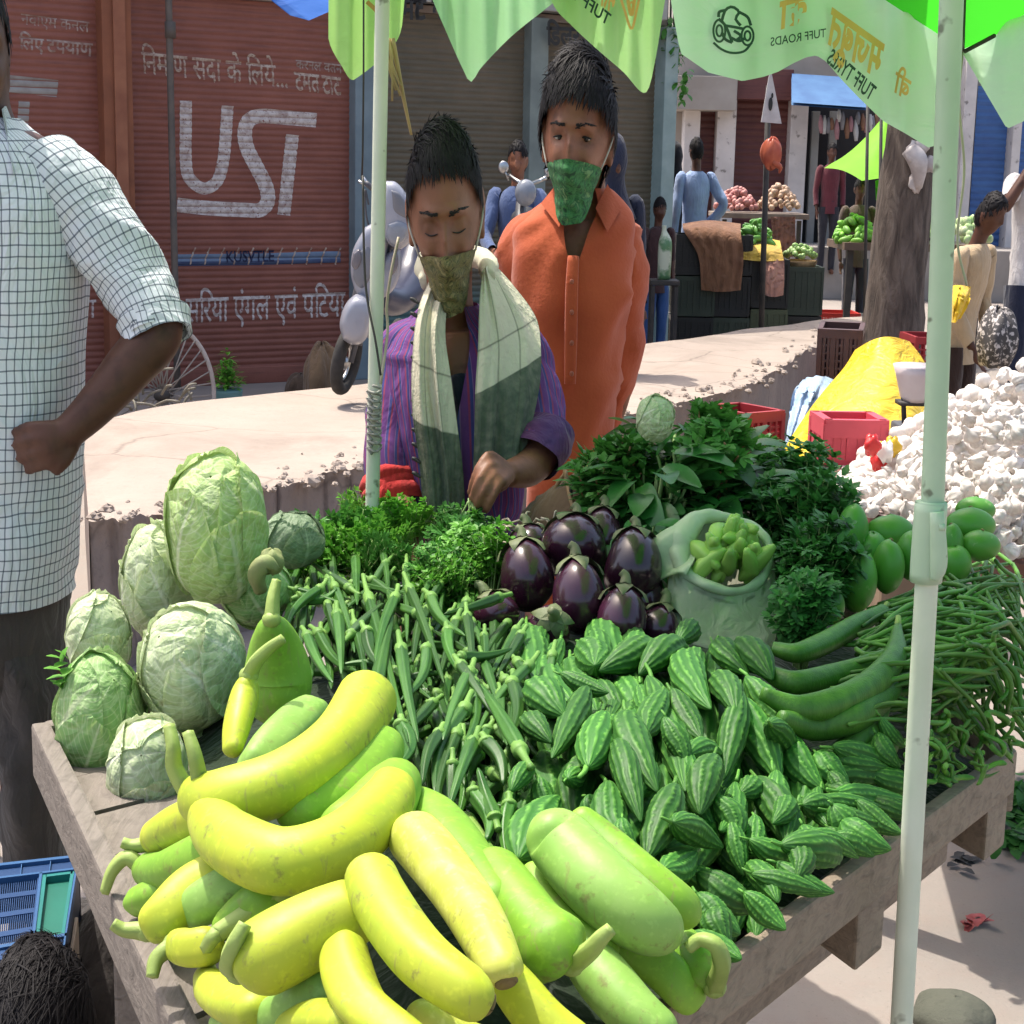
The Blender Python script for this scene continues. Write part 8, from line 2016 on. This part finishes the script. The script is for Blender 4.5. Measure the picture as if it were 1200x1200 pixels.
for l in KL:
    b.tube(l, [.06, .05, .035], 14, ry=[.07, .06, .04], m=18); e2 = np.array(l[-1]); b.tube([e2 + [0, -.06, -.02], e2 + [0, .06, -.02], e2 + [0, .16, -.03]], [.03, .033, .02], 10, ry=[.035, .035, .02], m=8)
for s in (-1, 1):
    b.tube([hc + [s * .12, .04, -.20], hc + [s * .15, .14, -.32], hc + [s * .09, .30, -.22]], [.04, .034, .024], 12, m=16)
    w = hc + [s * .09, .30, -.22]; e = lambda x, y, z: w + [x * .5, .02 + y, z]
    hand(b, w, [e(-.02, .03, 0), e(-.007, .035, 0), e(.007, .035, 0), e(.02, .03, 0)], [e(-.022, .06, -.005), e(-.007, .068, -.005), e(.008, .066, -.005), e(.022, .058, -.005)], [e(-.02, .08, -.015), e(-.007, .092, -.015), e(.008, .09, -.015), e(.02, .078, -.015)], [e(-.02 * s, .0, .0), e(-.035 * s, .025, 0), e(-.03 * s, .045, 0)], .0085)
part('body', fuse(b, .006, 5), M_skin2, sq_p)
h = MB(); hair_add(h, Tk, 17, 5200, .060, front=-.2, lift=.05, side=-.35, cap=1.06, wid=.0013, comb=(.25, .6, -.1), tuft=.08); part('hair', h, M_hair, sq_p)
t = MB(); t.tube([hc + [0, .03, -.16], hc + [0, .05, -.22], hc + [0, .08, -.32], (gx_, Yk + .10, .08)], [.10, .135, .125, .115], 26, ry=[.09, .115, .115, .115], ref=(1, 0, 0), m=20, caps=False, fold=(.006, 8, 4, 3))
for s in (-1, 1): t.tube([hc + [s * .11, .04, -.19], hc + [s * .145, .12, -.30], hc + [s * .13, .2, -.28]], [.055, .05, .046], 18, m=16, caps=False, fold=(.004, 8, 4, 3))
part('shirt', t, pc('dark_grey_shirt', (.05, .05, .055)), sq_p)
t = MB()
for l in KL: t.tube(l, [.075, .062, .055], 26, ry=[.085, .078, .065], m=40, caps=False, fold=(.007, 14, 4, 19))
part('trousers', t, cloth('dark_brown_trouser_cloth', (.035, .03, .028), (.055, .047, .043), .5), sq_p)

# ---- blue crate on a dark crate beside the cart
P_blue = plastic('blue_plastic', (.012, .05, .15)); P_lblue = plastic('light_blue_rim', (.03, .10, .24)); P_grn = plastic('green_plastic', (.01, .14, .10))
zt = .60
qa = [at_z(-80, 1022, zt), at_z(93, 1003, zt), at_z(76, 1108, zt), at_z(-80, 1138, zt)]
qc = sum(qa) / 4
bc_ = thing('plastic_crate', qc - [0, 0, .24], 'blue plastic crate with slotted base and a green panel lying upside down at the left', 'crate', 'plastic crates')
def qp(u, v, z=0.0): return (qa[0] * (1 - u) + qa[1] * u) * (1 - v) + (qa[3] * (1 - u) + qa[2] * u) * v + np.array([0, 0, z])
def qbar(mb, u0, v0, u1, v1, z0, z1): mb.prism([qp(u0, v0, z0), qp(u1, v0, z0), qp(u1, v1, z0), qp(u0, v1, z0)], (0, 0, z1 - z0))
m = MB()
qbar(m, 0, 0, 1, .16, -.014, -.004); qbar(m, 0, .90, 1, 1, -.014, -.002); qbar(m, 0, .16, .03, .9, -.014, -.004)
for v0 in (.30, .50, .70): qbar(m, .03, v0, .74, v0 + .05, -.014, -.005)
qbar(m, .72, .16, .75, .9, -.014, -.004)
for k in range(46):
    u0 = .03 + .69 * k / 46; qbar(m, u0, .16, u0 + .006, .9, -.013, -.006)
part('slotted_base', m, P_blue, bc_, smooth=False)
m = MB()
for args in ((0, -.01, 1, .02), (0, .15, 1, .17), (0, .88, 1, .91), (.985, 0, 1.0, 1), (.735, .16, .755, .9)): qbar(m, *args, -.016, .001)
for u0 in (.2, .4, .6, .8): qbar(m, u0, .02, u0 + .006, .15, -.016, .0)
part('rim', m, P_lblue, bc_, smooth=False)
m = MB(); qbar(m, .765, .20, .975, .86, -.02, -.010); part('green_panel', m, P_grn, bc_, smooth=False)
m = MB(); qbar(m, .78, .17, .97, .2, -.02, -.001); qbar(m, .78, .86, .97, .89, -.02, -.001); qbar(m, .756, .17, .785, .89, -.02, -.001); qbar(m, .955, .17, .98, .89, -.02, -.001); part('panel_frame', m, plastic('teal_plastic', (.015, .17, .16)), bc_, smooth=False)
m = MB()
for a, c_ in (((0, 0), (1, 0)), ((1, 0), (1, 1)), ((1, 1), (0, 1)), ((0, 1), (0, 0))):
    A, B = qp(*a), qp(*c_)
    for f0, f1, z0, z1 in ((0, 1, -.06, -.016), (0, 1, -.24, -.21), (0, .06, -.21, -.06), (.94, 1, -.21, -.06), (.3, .34, -.21, -.06), (.62, .66, -.21, -.06)):
        p, q = A * (1 - f0) + B * f0, A * (1 - f1) + B * f1; inn = (qc - (A + B) / 2); inn[2] = 0; inn = inn / np.linalg.norm(inn) * .012
        m.prism([p + [0, 0, z0], q + [0, 0, z0], q + inn + [0, 0, z0], p + inn + [0, 0, z0]], (0, 0, z1 - z0))
part('walls', m, plastic('dark_navy_plastic', (.015, .03, .07)), bc_, smooth=False)
m = MB(); A, B = qp(1, .45), qp(1, .9); m.prism([A + [.001, 0, -.2], B + [.001, 0, -.2], B + [.001, 0, -.03], A + [.001, 0, -.03]], (.004, 0, 0)); part('side_label', m, mat('beige_card', (.42, .33, .25), None, 9), bc_, smooth=False)
crate('dark crate under the upturned blue crate at the lower left', (qc[0], qc[1], 0), (.16, .22, .355), P_bk, .1, mesh='underblue')
